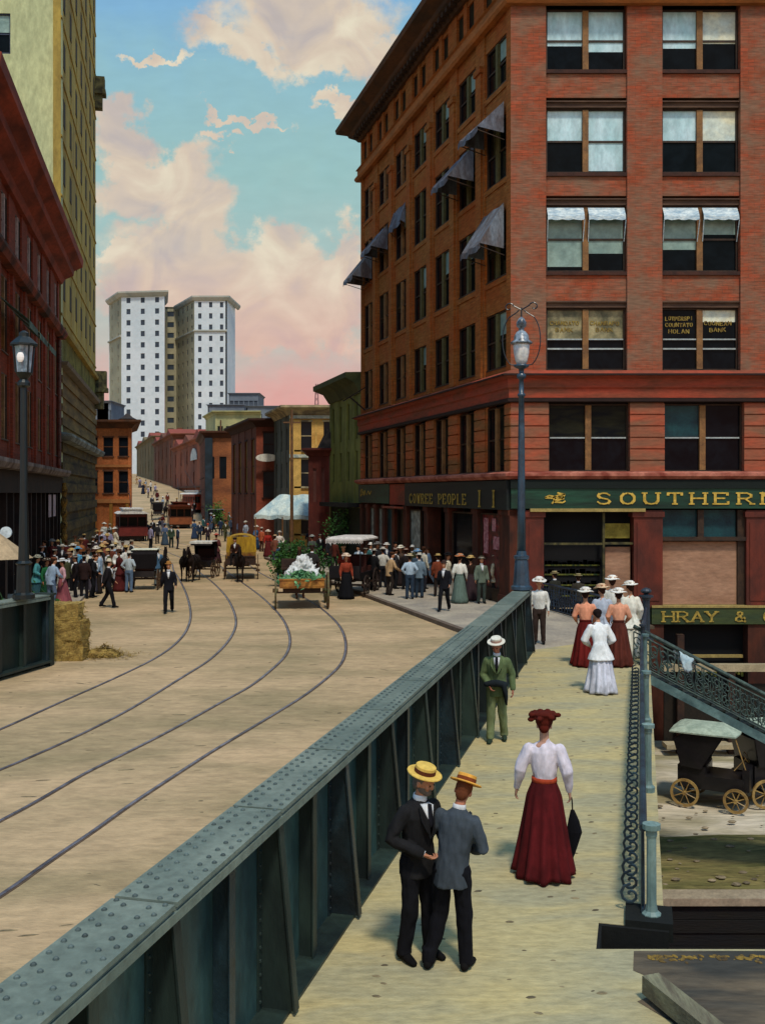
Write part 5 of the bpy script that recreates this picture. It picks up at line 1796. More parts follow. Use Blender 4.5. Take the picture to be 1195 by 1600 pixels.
class Pose:
    def __init__(self, **k):
        self.lean = 0; self.side = 0; self.twist = 0; self.head = (0, 0, 0)
        # a = -X side, b = +X side; figure looks towards -Y
        self.sha = Vector((-.165, .01, 1.385)); self.shb = Vector((.165, .01, 1.385))
        self.ela = Vector((-.235, .03, 1.14)); self.elb = Vector((.235, .03, 1.14))
        self.wra = Vector((-.25, -.05, .90)); self.wrb = Vector((.25, -.05, .90))
        self.hia = Vector((-.09, 0, .92)); self.hib = Vector((.09, 0, .92))
        self.kna = Vector((-.10, -.02, .50)); self.knb = Vector((.10, -.02, .50))
        self.ana = Vector((-.11, .03, .09)); self.anb = Vector((.11, .03, .09))
        for a, b in k.items():
            setattr(self, a, Vector(b) if isinstance(b, tuple) and len(b) == 3 and a != 'head' else b)
        R = Matrix.Rotation(radians(self.lean), 4, 'X') @ Matrix.Rotation(radians(self.side), 4, 'Y') @ Matrix.Rotation(radians(self.twist), 4, 'Z')
        self.U = Matrix.Translation((0, 0, .95)) @ R @ Matrix.Translation((0, 0, -.95))
        h = self.head
        self.H = self.U @ Matrix.Translation((0, .01, 1.52)) @ Matrix.Rotation(radians(h[2]), 4, 'Z') @ Matrix.Rotation(radians(h[0]), 4, 'X') @ Matrix.Rotation(radians(h[1]), 4, 'Y') @ Matrix.Translation((0, -.01, -1.52))

    def up(self, p):
        return self.U @ Vector(p)


def hand(mb, el, wr, front, inward, curl=.5, s=1.0, fr=.0088):
    ax = (wr - el).normalized()
    f = (front - ax * front.dot(ax)).normalized()
    n = ax.cross(f)
    if n.dot(inward) < 0:
        n = -n
    # palm
    c = wr + ax * .045
    mb.tube([wr - ax * .02, wr + ax * .02, wr + ax * .06, wr + ax * .088], [(.022, .028), (.018, .036), (.016, .042), (.013, .040)], 10, ref=tuple(f), rounded=True)
    for i, ln in enumerate((.062, .072, .067, .052)):
        b = wr + ax * .085 + f * (.031 - i * .0205)
        d = ax
        pts = [b - ax * .012]
        q = b
        ang = curl * (.35 + i * .12)
        for k in range(3):
            a = ang * (k + 1) * .8
            d = (ax * cos(a) + n * sin(a)).normalized()
            q = q + d * (ln * (.42, .33, .25)[k])
            pts.append(q)
        mb.tube(pts, [fr, fr, fr * .92, fr * .75], 6, rounded=True)
    b = wr + ax * .022 + f * .034
    d = (ax * .75 + f * .62 + n * .25).normalized()
    d2 = (ax * .88 + f * .18 + n * .45).normalized()
    mb.tube([b - d * .01, b + d * .035, b + d * .035 + d2 * .03], [fr * 1.25, fr * 1.15, fr * .85], 6, rounded=True)


def limb(mb, pts, rads, seg=10):
    out, rr = [], []
    for i in range(len(pts) - 1):
        for k in range(3):
            t = k / 3
            out.append(pts[i].lerp(pts[i + 1], t)); rr.append(rads[i] + (rads[i + 1] - rads[i]) * t)
    out.append(pts[-1]); rr.append(rads[-1])
    mb.tube(out, rr, seg, rounded=True)


def torso_loft(mb, P, levels, seg=18):
    """levels (z, rx, ry, dy)"""
    rr = []
    for z, rx, ry, dy in levels:
        M = P.U if z > .93 else Matrix.Identity(4)
        if .86 < z <= .95:
            M = P.U
        rr.append([M @ Vector((cos(2 * pi * k / seg) * rx * (1 if abs(cos(2 * pi * k / seg)) < .8 else .97), dy + sin(2 * pi * k / seg) * ry, z)) for k in range(seg)])
    mb.rings(rr)


def make_person(kind, P, vox=.03, cvox=None, detail=False, hat='boater', colors=None, sleeves='jacket', hair='short', beard=None, root_name='person', fold=.006, hands=True, tall=1.0, dropz=0, hatm=None, curl=.5, gown=False):
    """root = the body, one skin; clothing, hair and hat are its children. colors: dict top, low, hat, shirt, hair"""
    cl = dict(top='1c1b1c', low='17161a', hat='c9a95c', band='5a2c1c', shirt='cfcfcf', hair='2a1a12', skin=SKIN, shoe='0f0d0d', belt='b0502e')
    cl.update(colors or {})
    cvox = cvox or vox
    female = kind == 'woman'
    U, H = P.U, P.H
    b = MB()
    # head
    def he(c, r, M=None, seg=12, rn=8):
        q = MB().ell((0, 0, 0), r, seg, rn, M)
        b.add([H @ (Vector(p) + Vector(c)) for p in q.v], q.f)
    he((0, .005, 1.665), (.074, .094, .100), seg=18, rn=12)
    he((0, -.022, 1.605), (.054, .066, .062), seg=14, rn=10)
    he((0, -.058, 1.573), (.024, .022, .02))
    he((0, -.094, 1.632), (.0125, .019, .026))
    he((0, -.080, 1.668), (.05, .016, .014))
    for sx in (-1, 1):
        he((sx * .076, .012, 1.638), (.010, .02, .03))
        he((sx * .034, -.066, 1.622), (.022, .018, .02))
    he((0, -.083, 1.592), (.022, .010, .006))
    b.tube([U @ Vector((0, .02, 1.38)), U @ Vector((0, .015, 1.48)), H @ Vector((0, .005, 1.60))], [.062, .052, .05], 10)
    torso_loft(b, P, [(.86, .14, .10, 0), (.95, .15, .105, 0), (1.08, .125, .09, 0), (1.22, .145, .10, 0), (1.36, .165, .10, 0), (1.43, .13, .08, .005), (1.47, .06, .06, .01)])
    sides = [('a', -1), ('b', 1)]
    J = {}
    for s, sg in sides:
        sh, el, wr = P.up(getattr(P, 'sh' + s)), P.up(getattr(P, 'el' + s)), P.up(getattr(P, 'wr' + s))
        hi, kn, an = getattr(P, 'hi' + s), getattr(P, 'kn' + s), getattr(P, 'an' + s)
        J[s] = (sh, el, wr, hi, kn, an)
        limb(b, [sh, el, wr], [.047, .036, .025])
        front = (U.to_3x3() @ Vector((0, -1, .0)))
        inw = (U.to_3x3() @ Vector((-sg, 0, 0)))
        ax = (wr - el).normalized()
        if abs(ax.dot(front)) > .8:
            front = Vector((0, 0, 1))
        if detail:
            hand(b, el, wr, front, inw, curl)
        else:
            b.tube([wr, wr + ax * .05, wr + ax * .10, wr + ax * .15 + inw * .02], [(.02, .032), (.018, .04), (.014, .036), (.01, .02)], 8, ref=tuple(front), rounded=True)
        limb(b, [hi, kn, an], [.078, .052, .036])
        b.tube([an + Vector((0, .03, -.04)), an + Vector((sg * .01, -.07, -.05)), an + Vector((sg * .015, -.16, -.06))], [.04, .038, .025], 8, rounded=True)
    body = link(root_name, fuse(b, vox, 1))
    body.data.materials.append(mat('skin_' + cl['skin'], cl['skin'], rough=.55, var=.15, scale=12, fine=30, bump=.15, spec=.35, finevar=.12))
    def add(name, mesh_or_mb, m, parent=body, vox_=None, fold_=0, sm=2):
        if isinstance(mesh_or_mb, MB):
            if vox_:
                me = fuse(mesh_or_mb, vox_, sm, fold_)
                me.materials.append(m)
                return link(name, me, parent)
            return mesh_or_mb.build(name, m, parent, smooth=True)
    # shoes
    sh_ = MB()
    for s, sg in sides:
        an = J[s][5]
        sh_.tube([an + Vector((0, .055, -.045)), an + Vector((0, .0, -.035)), an + Vector((sg * .012, -.09, -.052)), an + Vector((sg * .018, -.17, -.062))], [(.042, .045), (.046, .05), (.048, .038), (.036, .025)], 10, rounded=True)
    add('shoes', sh_, cloth(cl['shoe']), vox_=max(.012, cvox))
    # legs or skirt
    if not female:
        tr = MB()
        torso_loft(tr, P, [(.82, .155, .115, 0), (.9, .162, .12, 0), (1.0, .15, .11, 0), (1.05, .14, .1, 0)])
        for s, sg in sides:
            _, _, _, hi, kn, an = J[s]
            limb(tr, [hi + Vector((0, 0, .0)), kn, an + Vector((0, .0, .005))], [.102, .078, .066])
            tr.tube([an + Vector((0, 0, .10)), an + Vector((0, -.005, -.03))], [.066, .07], 10)
        add('trousers', tr, cloth(cl['low']), vox_=cvox, fold_=fold)
    else:
        sk = MB()
        seg = 72 if detail else 28
        rr = []
        n = 22 if detail else 9
        hem = .335
        for i in range(n + 1):
            t = i / n
            z = 1.06 - t * 1.03
            base = .125 + (.045 * min(1, t * 6)) + (hem - .17) * t ** 1.15
            c = P.U @ Vector((0, 0, 1.06)) if i == 0 else None
            cx = (P.U @ Vector((0, 0, 1.06))).lerp(Vector((0, 0, 0)), min(1, t * 2.2))
            ring = []
            for k in range(seg):
                a = 2 * pi * k / seg
                pl = 1 + (.11 * t ** .6 * sin(a * 13 + .6 * sin(a * 3)) + .04 * t * sin(a * 5 + 1 + t))
                r = base * pl
                back = .07 * t * max(0, sin(a))
                ring.append(Vector((cx.x + cos(a) * r * (.98), cx.y + sin(a) * r * (.82 + .1 * t) + back, z + .02 * t * sin(a * 7) * (1 if t > .95 else 0))))
            rr.append(ring)
        sk.rings(rr)
        add('skirt', sk, cloth(cl['low'], var=.5))
    # upper garment
    up = MB()
    if sleeves == 'jacket':
        torso_loft(up, P, [(.78, .185, .145, 0), (.86, .18, .138, 0), (.96, .172, .13, 0), (1.08, .16, .12, 0), (1.22, .18, .125, 0), (1.34, .20, .125, 0), (1.42, .17, .105, .005), (1.465, .09, .075, .012), (1.49, .065, .062, .015)])
        rs = [.070, .062, .05]
        nm = 'jacket'
    elif sleeves == 'shirt':
        torso_loft(up, P, [(.95, .16, .118, 0), (1.04, .158, .118, 0), (1.2, .172, .12, 0), (1.34, .19, .12, 0), (1.42, .16, .10, .005), (1.47, .07, .065, .012), (1.49, .058, .055, .015)])
        rs = [.068, .058, .036]
        nm = 'shirt'
    elif sleeves == 'gown':
        torso_loft(up, P, [(.70, .30, .24, .02), (.80, .26, .20, .01), (.95, .18, .14, 0), (1.05, .145, .115, 0), (1.18, .17, .13, 0), (1.32, .18, .13, -.01), (1.41, .15, .10, 0), (1.47, .07, .065, .01), (1.50, .05, .05, .012)])
        rs = [.078, .088, .05]
        nm = 'dress_bodice'
    else:
        torso_loft(up, P, [(1.02, .128, .105, 0), (1.08, .130, .108, 0), (1.16, .148, .118, -.005), (1.27, .172, .13, -.012), (1.36, .178, .12, -.005), (1.42, .145, .095, .003), (1.47, .065, .06, .01), (1.51, .05, .05, .012)])
        rs = [.072, .066, .036]
        nm = 'blouse'
    for s, sg in sides:
        sh, el, wr, *_ = J[s]
        limb(up, [sh + Vector((0, 0, -.0)), el, wr.lerp(el, .06)], rs)
    add(nm, up, cloth(cl['top']), vox_=cvox, fold_=fold * (1.2 if sleeves != 'jacket' else 1))
    if female and sleeves == 'blouse':
        bl = MB()
        bl.rings([[P.up((cos(2 * pi * k / 24) * r, sin(2 * pi * k / 24) * r * .84, z)) for k in range(24)] for z, r in ((1.025, .13), (1.03, .141), (1.075, .139), (1.08, .13))])
        add('belt', bl, cloth(cl['belt']))
    # shirt front, collar and tie for men
    if sleeves == 'jacket' and not female:
        sf = MB()
        sf.add([P.up(p) for p in ((-.055, -.118, 1.455), (.055, -.118, 1.455), (.03, -.155, 1.30), (0, -.162, 1.20), (-.03, -.155, 1.30), (-.05, -.05, 1.46), (.05, -.05, 1.46), (0, -.05, 1.2))],
               [(0, 1, 2, 3, 4), (0, 4, 3, 7, 5), (1, 6, 7, 3, 2), (0, 5, 6, 1), (5, 7, 6)])
        add('shirt_front', sf, cloth(cl['shirt']))
        co = MB()
        co.rings([[P.up((cos(2 * pi * k / 16) * r, .012 + sin(2 * pi * k / 16) * r, z)) for k in range(16)] for z, r in ((1.455, .068), (1.5, .064), (1.525, .060), (1.525, .052), (1.46, .052))])
        add('collar', co, cloth(cl['shirt']))
        if detail:
            ti = MB()
            ti.add([P.up(p) for p in ((-.022, -.128, 1.47), (.022, -.128, 1.47), (.028, -.168, 1.31), (0, -.178, 1.2), (-.028, -.168, 1.31), (0, -.10, 1.47), (0, -.13, 1.21))], [(0, 1, 2, 3, 4), (0, 4, 3, 6, 5), (1, 5, 6, 3, 2), (0, 5, 1)])
            add('necktie', ti, cloth('17161c'))
            lp = MB()
            for sg in (-1, 1):
                lp.add([P.up(p) for p in ((sg * .075, -.105, 1.46), (sg * .035, -.172, 1.34), (sg * .006, -.180, 1.19), (sg * .05, -.168, 1.24), (sg * .105, -.152, 1.34), (sg * .10, -.095, 1.45))], [(0, 1, 2, 3, 4, 5)])
            o = lp.build('lapel', cloth(cl['top']), body)
            o.modifiers.new('t', 'SOLIDIFY').thickness = .012
            cf = MB()
            for s, sg in sides:
                sh, el, wr, *_ = J[s]
                d = (wr - el).normalized()
                cf.tube([wr - d * .03, wr + d * .012], .036, 12)
            add('cuff', cf, cloth(cl['shirt']))
    # hair
    hm = cloth(cl['hair'])
    hh = MB()
    def eh(c, r, seg=14, rn=10):
        q = MB().ell((0, 0, 0), r, seg, rn)
        hh.add([H @ (Vector(p) + Vector(c)) for p in q.v], q.f)
    eh((0, .022, 1.682), (.083, .096, .100))
    if not female:
        eh((0, .055, 1.62), (.062, .055, .07))
    else:
        eh((0, .03, 1.70), (.098, .10, .085)); eh((0, .075, 1.63), (.06, .05, .06))
        if hair == 'updo':
            for k in range(30):
                a = k * 2.4
                r = .035 + .042 * (k % 3)
                eh((cos(a) * r * 1.25, .03 + sin(a) * r * .9, 1.755 + .018 * ((k * 7) % 4) - (r - .03) * .45), (.038, .036, .028), 8, 6)
            eh((0, .03, 1.772), (.135, .115, .045)); eh((0, .03, 1.735), (.105, .10, .06))
    add('hair', hh, hm, vox_=.008 if hair == 'updo' else vox, fold_=.004 if hair == 'updo' else 0, sm=1)
    # hat
    def hatmesh(prof, seg=20, wav=0, tilt=(0, 0)):
        q = MB()
        rr = []
        for r, z in prof:
            rr.append([H @ Vector((cos(2 * pi * k / seg) * r, .012 + sin(2 * pi * k / seg) * r * 1.08, z + wav * sin(2 * pi * k / seg * 3 + 1) * (r > .12))) for k in range(seg)])
        q.rings(rr)
        return q
    if hat == 'boater':
        h = hatmesh([(.085, 1.722), (.152, 1.722), (.155, 1.728), (.152, 1.736), (.092, 1.738), (.090, 1.80), (.084, 1.806), (.02, 1.808)], 24)
        ho = h.build('hat', cloth(cl['hat']), body, smooth=False)
        bd = hatmesh([(.0935, 1.738), (.0945, 1.74), (.0935, 1.775), (.091, 1.776)], 24)
        bd.build('hat_ribbon', cloth(cl['band']), ho)
    elif hat == 'derby':
        h = hatmesh([(.08, 1.715), (.125, 1.722), (.13, 1.735), (.088, 1.73), (.086, 1.77), (.07, 1.81), (.03, 1.828)], 16)
        h.build('hat', cloth(cl['hat']), body, smooth=True)
    elif hat == 'wide':
        h = hatmesh([(.085, 1.735), (.19, 1.725), (.20, 1.738), (.18, 1.752), (.10, 1.758), (.10, 1.80), (.085, 1.835), (.03, 1.845)], 18, .012)
        ho = h.build('hat', cloth(cl['hat']), body, smooth=True)
        fl = MB()
        for k in range(7):
            a = k * 1.1
            q = MB().ell((0, 0, 0), (.036, .036, .026), 8, 5)
            fl.add([H @ (Vector(p) + Vector((cos(a) * .10, .01 + sin(a) * .10, 1.785 + .01 * (k % 2)))) for p in q.v], q.f)
        fl.build('hat_flowers', cloth(cl['band']), ho, smooth=True)
    elif hat == 'cap':
        h = hatmesh([(.085, 1.71), (.10, 1.73), (.115, 1.76), (.10, 1.785), (.03, 1.79)], 14)
        h.build('hat', cloth(cl['hat']), body, smooth=True)
    if detail:
        ey = MB()
        for sx in (-1, 1):
            q = MB().ell((0, 0, 0), (.010, .006, .0075), 8, 6)
            ey.add([H @ (Vector(p) + Vector((sx * .031, -.088, 1.648))) for p in q.v], q.f)
        ey.build('eyes', cloth('1a1412'), body, smooth=True)
        if beard:
            bb = MB()
            for c, r in (((0, -.05, 1.567), (.05, .05, .036)), ((0, -.088, 1.605), (.034, .014, .010)), ((.042, -.02, 1.59), (.02, .045, .04)), ((-.042, -.02, 1.59), (.02, .045, .04))):
                q = MB().ell((0, 0, 0), r, 10, 8)
                bb.add([H @ (Vector(p) + Vector(c)) for p in q.v], q.f)
            add('beard', bb, cloth(beard), vox_=.009, fold_=.003, sm=1)
    return body


def place(o, p, rz, s=1.0, label=None, group=None, cat='person'):
    o.location = p
    o.rotation_euler = (0, 0, radians(rz))
    o.scale = (s, s, s)
    return tag(o, label, cat, group)


# ---- the near figures
# tall man in black, turned three quarters towards his companion
pA = Pose(lean=5, head=(10, 0, 18), ela=(-.30, .04, 1.15), wra=(-.10, -.19, 1.05), elb=(.25, -.02, 1.14), wrb=(.16, -.20, 1.06),
          kna=(-.10, -.02, .5), ana=(-.12, .05, .09), knb=(.11, -.03, .5), anb=(.13, -.02, .09))
mA = make_person('man', pA, vox=.0065, cvox=.010, detail=True, colors=dict(top='1d1c1d', low='121217', hat='e0b95c', band='5c2f1c', hair='6b6056', shirt='dcdcdc', skin='b57a5a'), beard='6e5f52', fold=.013, curl=1.6)
place(mA, G(652, 1497, 0), 38, .98, 'tall bearded man in black suit and straw boater facing his companion by the girder')
pB = Pose(lean=9, side=-5, head=(14, -6, 6), ela=(-.26, -.04, 1.16), wra=(-.10, -.24, 1.10), elb=(.30, -.02, 1.17), wrb=(.30, -.24, 1.20),
          kna=(-.11, -.04, .5), ana=(-.13, -.02, .09), knb=(.12, -.03, .5), anb=(.20, .07, .09))
mB = make_person('man', pB, vox=.0065, cvox=.010, detail=True, colors=dict(top='40474e', low='101016', hat='e2a548', band='7a3d1e', hair='6a3a22', skin='b06f52'), fold=.013, curl=1.2)
place(mB, G(706, 1512, 0), 158, .945, 'man in grey jacket and straw boater seen from behind leaning to the bearded man')
# woman with the dark red skirt
pC = Pose(lean=-2, head=(4, 0, 0), ela=(-.245, .06, 1.16), wra=(-.27, .0, .93), elb=(.255, .05, 1.16), wrb=(.30, -.02, .93))
wC = make_person('woman', pC, vox=.0065, cvox=.009, detail=True, sleeves='blouse', hat=None, hair='updo', colors=dict(top='ddd3dc', low='571417', hair='52190e', belt='b5492c', skin='b98a72'), fold=.010, curl=.8)
place(wC, G(850, 1366, 0), 168, 1.0, 'woman in white blouse and long dark red skirt walking away alone')
# folded parasol hanging from her hand
um = empty('umbrella', G(850, 1366, 0) + Vector((.315, .03, -.06)), 0, 'closed black parasol hanging from the hand of the woman in red', 'umbrella')
mb = MB()
mb.rings([[Vector((cos(2 * pi * k / 12) * r * (1 + .12 * (k % 2)) + dx, sin(2 * pi * k / 12) * r * .6, z)) for k in range(12)] for z, r, dx in ((.16, .012, -.03), (.30, .045, -.01), (.52, .085, .02), (.64, .06, .015), (.76, .02, 0))])
mb.build('canopy', cloth('0e0e14'), um)
MB().tube([(-.045, 0, .06), (-.03, 0, .16), (0, 0, .76), (-.005, 0, .86), (-.012, 0, .90)], .008, 6).build('stick', cloth('1c1510'), um)
# man in green
pD = Pose(lean=3, head=(14, 0, -12), ela=(-.24, .02, 1.13), wra=(-.12, -.18, .98), elb=(.26, .04, 1.14), wrb=(.27, -.03, .9),
          kna=(-.10, -.06, .5), ana=(-.11, -.10, .09), knb=(.09, .0, .5), anb=(.12, .10, .11))
mD = make_person('man', pD, vox=.008, cvox=.012, detail=True, colors=dict(top='5d6c48', low='727c56', hat='dcd6c4', band='b08a7a', hair='3a2418', shoe='2c3a2c', skin='a86850'), fold=.009, curl=1.0)
place(mD, G(776, 1158, 0), -8, .985, 'man in green suit and white straw hat walking beside the girder')
ct = empty('folded_coat', G(776, 1158, 0) + Vector((-.03, -.17, .0)), 0, 'dark coat carried over the arm of the man in green', 'coat')
mb = MB()
mb.tube([(-.17, -.02, 1.0), (0, -.05, 1.02), (.15, .0, .99)], [.05, .065, .05], 10, rounded=True)
mb.tube([(.12, -.02, 1.0), (.15, -.02, .85), (.17, .0, .66)], [(.05, .09), (.04, .09), (.02, .07)], 10, rounded=True)
me = fuse(mb, .014, 1, .01); me.materials.append(cloth('1c2226')); link('cloth_fold', me, ct)

# ---- women on the sidewalk beyond
pW = Pose(lean=2, ela=(-.25, .0, 1.16), wra=(-.2, -.16, 1.02), elb=(.25, .0, 1.16), wrb=(.2, -.16, 1.02))
pW2 = Pose(lean=0, head=(8, 0, 20))
def lady(P, px, py, rz, s, label, **k):
    k.setdefault('sleeves', 'blouse')
    o = make_person('woman', P, vox=.013, cvox=.016, detail=True, **k)
    place(o, G(px, py, 0), rz, s, label, 'women walking towards the storefront')
    return o
lady(pW, 914, 1040, 170, 1.04, 'woman in peach blouse dark red skirt and white hat leading the group', hat='wide', colors=dict(top='e69a78', low='6a1c18', hat='e4ddd0', band='d8cfc0', hair='2a1610', belt='5a1a14'))
lady(pW2, 940, 1026, 182, 1.02, 'woman in pale blue grey dress between the two peach blouses', hat='wide', sleeves='gown', colors=dict(top='b5bcc8', low='a9b0ba', hat='d9b893', band='c79a78', hair='3a2014'))
lady(pW, 966, 1040, 176, 1.03, 'woman in peach blouse and brown skirt walking next to the white gown', hat='wide', colors=dict(top='e3a07f', low='5a2a20', hat='ece6da', band='dcd2c4', hair='2a1610', belt='4a2018'))
lady(pW2, 984, 1026, 186, 1.06, 'woman in cream white gown at the railing side of the group', hat='wide', sleeves='gown', colors=dict(top='e8e4d2', low='e2ddc8', hat='f0ebe0', band='e6dcc8', hair='3a2014'))
lady(pW, 956, 1010, 172, 1.06, 'farthest woman of the group showing only pale hat and shoulders', hat='wide', sleeves='gown', colors=dict(top='d8d4c8', low='c8c4b8', hat='f2ede2', band='e2c8b0', hair='3a2014'))
pK = Pose(lean=24, head=(-8, 0, 0), ela=(-.30, -.10, 1.14), wra=(-.16, -.32, 1.1), elb=(.30, -.10, 1.14), wrb=(.16, -.32, 1.1))
lady(pK, 938, 1082, 184, 1.0, 'woman in billowing white dress bending forward in the middle of the sidewalk', hat=None, sleeves='gown', colors=dict(top='e6e6e2', low='d5d6e2', hair='1c1210'))
pM = Pose(lean=2, head=(6, 0, 10))
o = make_person('man', pM, vox=.014, cvox=.018, detail=True, hat='wide', sleeves='shirt', colors=dict(top='dedad0', low='3a2c26', hat='e6e0d4', band='cfc4b4', hair='2a1810'), fold=.008)
place(o, G(842, 1006, 0), -10, 1.02, 'man in white shirt and wide white hat coming round the girder end')

# ---- people beyond: a few figures, copied with their own colours
PROTO = {}
PROTO['man_stand'] = make_person('man', Pose(head=(4, 0, 10)), vox=.024, hat='boater', fold=.006)
PROTO['man_walk'] = make_person('man', Pose(lean=4, kna=(-.1, -.16, .52), ana=(-.1, -.24, .11), knb=(.1, .04, .5), anb=(.1, .26, .13), wra=(-.25, .12, .93), wrb=(.25, -.2, .98)), vox=.024, hat='derby', fold=.006)
PROTO['man_shirt'] = make_person('man', Pose(lean=0, ela=(-.3, .08, 1.17), wra=(-.18, -.08, .98), elb=(.3, .08, 1.17), wrb=(.18, -.08, .98)), vox=.024, hat='boater', sleeves='shirt', fold=.006)
PROTO['man_lean'] = make_person('man', Pose(lean=14, head=(-6, 0, -20), ela=(-.26, -.1, 1.18), wra=(-.2, -.32, 1.12), kna=(-.1, -.1, .5)), vox=.024, hat='cap', fold=.006)
PROTO['woman_stand'] = make_person('woman', Pose(head=(4, 0, -14)), vox=.024, hat='wide', sleeves='blouse', fold=.006)
PROTO['woman_walk'] = make_person('woman', Pose(lean=5, wra=(-.2, -.2, 1.04), wrb=(.25, .08, .95)), vox=.024, hat='wide', sleeves='gown', fold=.006)
PROTO['sit'] = make_person('man', Pose(lean=10, kna=(-.12, -.42, .9), ana=(-.12, -.46, .45), knb=(.12, -.42, .9), anb=(.12, -.46, .45), wra=(-.14, -.36, 1.12), wrb=(.14, -.36, 1.12)), vox=.024, hat='cap', fold=.006)
_used = set()
SLOT = {'jacket': 'top', 'shirt': 'top', 'blouse': 'top', 'dress_bodice': 'top', 'trousers': 'low', 'skirt': 'low', 'hat': 'hat', 'hair': 'hair', 'hat_ribbon': 'band', 'hat_flowers': 'band', 'belt': 'low', 'shoes': 'shoe'}


def person(proto, p, rz, label, group=None, s=1.0, **col):
    if proto not in _used:
        o = PROTO[proto]; _used.add(proto)
    else:
        o = copy_tree(PROTO[proto])
    place(o, p, rz, s, label, group)
    def rec(x):
        for ch in x.children:
            st = ch.name.split('.')[0]
            k = SLOT.get(st)
            if k and k in col:
                ch.material_slots[0].link = 'OBJECT'
                ch.material_slots[0].material = cloth(col[k])
            rec(ch)
    rec(o)
    return o
# ------------------------------------------------------------------ wheels, horses, vehicles
M_wood_d = mat('wood_dark', '3a2418', hx2='251812', scale=4, fine=16, rough=.6)
M_tyre = mat('wheel_brown', '5a4028', hx2='3a2a1c', scale=6)
M_black = mat('coach_black', '131215', hx2='1d1a1c', rough=.35, scale=3, spec=.5, bump=.1)


def wheel(parent, c, r, axis='X', m=None, spokes=12, w=.05, hub=.07):
    mb = MB()
    c = Vector(c)
    e1 = Vector((0, 1, 0)) if axis == 'X' else Vector((1, 0, 0))
    ax = Vector((1, 0, 0)) if axis == 'X' else Vector((0, 1, 0))
    e2 = Vector((0, 0, 1))
    n = 28
    rr = []
    for k in range(n + 1):
        a = 2 * pi * k / n
        d = e1 * cos(a) + e2 * sin(a)
        rr.append([c + d * (r - .0) + ax * w / 2, c + d * (r - .0) - ax * w / 2, c + d * (r - .075) - ax * w / 2, c + d * (r - .075) + ax * w / 2])
    mb.rings(rr, caps=False)
    for k in range(spokes):
        a = 2 * pi * (k + .5) / spokes
        d = e1 * cos(a) + e2 * sin(a)
        mb.tube([c + d * hub * .8, c + d * (r - .06)], .016, 5)
    mb.tube([c - ax * .11, c + ax * .11], hub, 10)
    return mb.build('wheel', m or M_tyre, parent)


def horse_mesh():
    """faces -Y, withers about 1.55 m"""
    b = MB()
    tr = [((0, .82, 1.25), (.16, .18)), ((0, .70, 1.27), (.24, .27)), ((0, .45, 1.22), (.27, .31)), ((0, .1, 1.17), (.27, .31)), ((0, -.2, 1.17), (.25, .31)), ((0, -.48, 1.22), (.22, .32)), ((0, -.66, 1.28), (.15, .22))]
    b.tube([p for p, r in tr], [r for p, r in tr], 14, ref=(0, 0, 1), rounded=True)
    b.tube([(0, -.50, 1.32), (0, -.72, 1.56), (0, -.90, 1.80), (0, -.98, 1.92)], [(.13, .22), (.10, .17), (.085, .13), (.075, .10)], 12, ref=(0, 1, 0), rounded=True)
    b.tube([(0, -.92, 1.94), (0, -1.08, 1.82), (0, -1.26, 1.62), (0, -1.34, 1.52)], [(.085, .12), (.075, .10), (.055, .07), (.055, .055)], 12, ref=(0, 0, 1), rounded=True)
    for sx in (-1, 1):
        b.tube([(sx * .06, -.92, 2.0), (sx * .075, -.93, 2.13)], [.035, .012], 6, rounded=True)
        ph = .06 * sx
        b.tube([(sx * .15, -.46, 1.12), (sx * .15, -.47 - ph, .80), (sx * .14, -.46 - ph * 2, .50), (sx * .14, -.45 - ph * 2, .16), (sx * .14, -.49 - ph * 2, .05)], [(.09, .12), (.065, .075), (.045, .05), (.035, .04), (.055, .06)], 8, rounded=True)
        b.tube([(sx * .16, .60, 1.18), (sx * .17, .50 + ph, .88), (sx * .15, .76 + ph * 2, .58), (sx * .14, .70 + ph * 2, .18), (sx * .14, .66 + ph * 2, .05)], [(.13, .2), (.09, .11), (.05, .06), (.038, .042), (.055, .06)], 8, rounded=True)
    return fuse(b, .035, 2)


_horse = None


def horse(p, rz, label, hx='2a1a14', s=1.0):
    global _horse
    if _horse is None:
        me = horse_mesh()
        me.materials.append(cloth('2a1a14'))
        _horse = bpy.data.objects.new('horse', me); C.objects.link(_horse)
        mn = MB()
        for k in range(12):
            t = k / 11
            y, z = -.50 - .45 * t, 1.52 + .48 * t
            mn.tube([(0, y, z + .02), (.07 * (-1) ** k, y + .06, z - .12), (.10 * (-1) ** k, y + .06, z - .24)], [.03, .03, .012], 5)
        mn.build('mane', cloth('120e0c'), _horse)
        MB().tube([(0, .9, 1.32), (0, 1.02, 1.2), (0, 1.06, .9), (0, 1.04, .6)], [.04, .055, .07, .02], 8, rounded=True).build('tail', cloth('120e0c'), _horse)
        hn = MB()
        hn.tube([(.0 + .25 * cos(a * pi / 8), -.42 - .02 * sin(a), 1.24 + .34 * sin(a * pi / 8)) for a in range(17)], .02, 5)
        hn.tube([(.30 * cos(a * pi / 8), .0, 1.17 + .33 * sin(a * pi / 8)) for a in range(17)], .018, 5)
        hn.build('harness', cloth('17110e'), _horse)
        o = _horse
    else:
        o = copy_tree(_horse)
    o.location = p; o.rotation_euler = (0, 0, radians(rz)); o.scale = (s,) * 3
    if hx != '2a1a14':
        o.material_slots[0].link = 'OBJECT'; o.material_slots[0].material = cloth(hx)
    return tag(o, label, 'horse', 'cart and carriage horses')


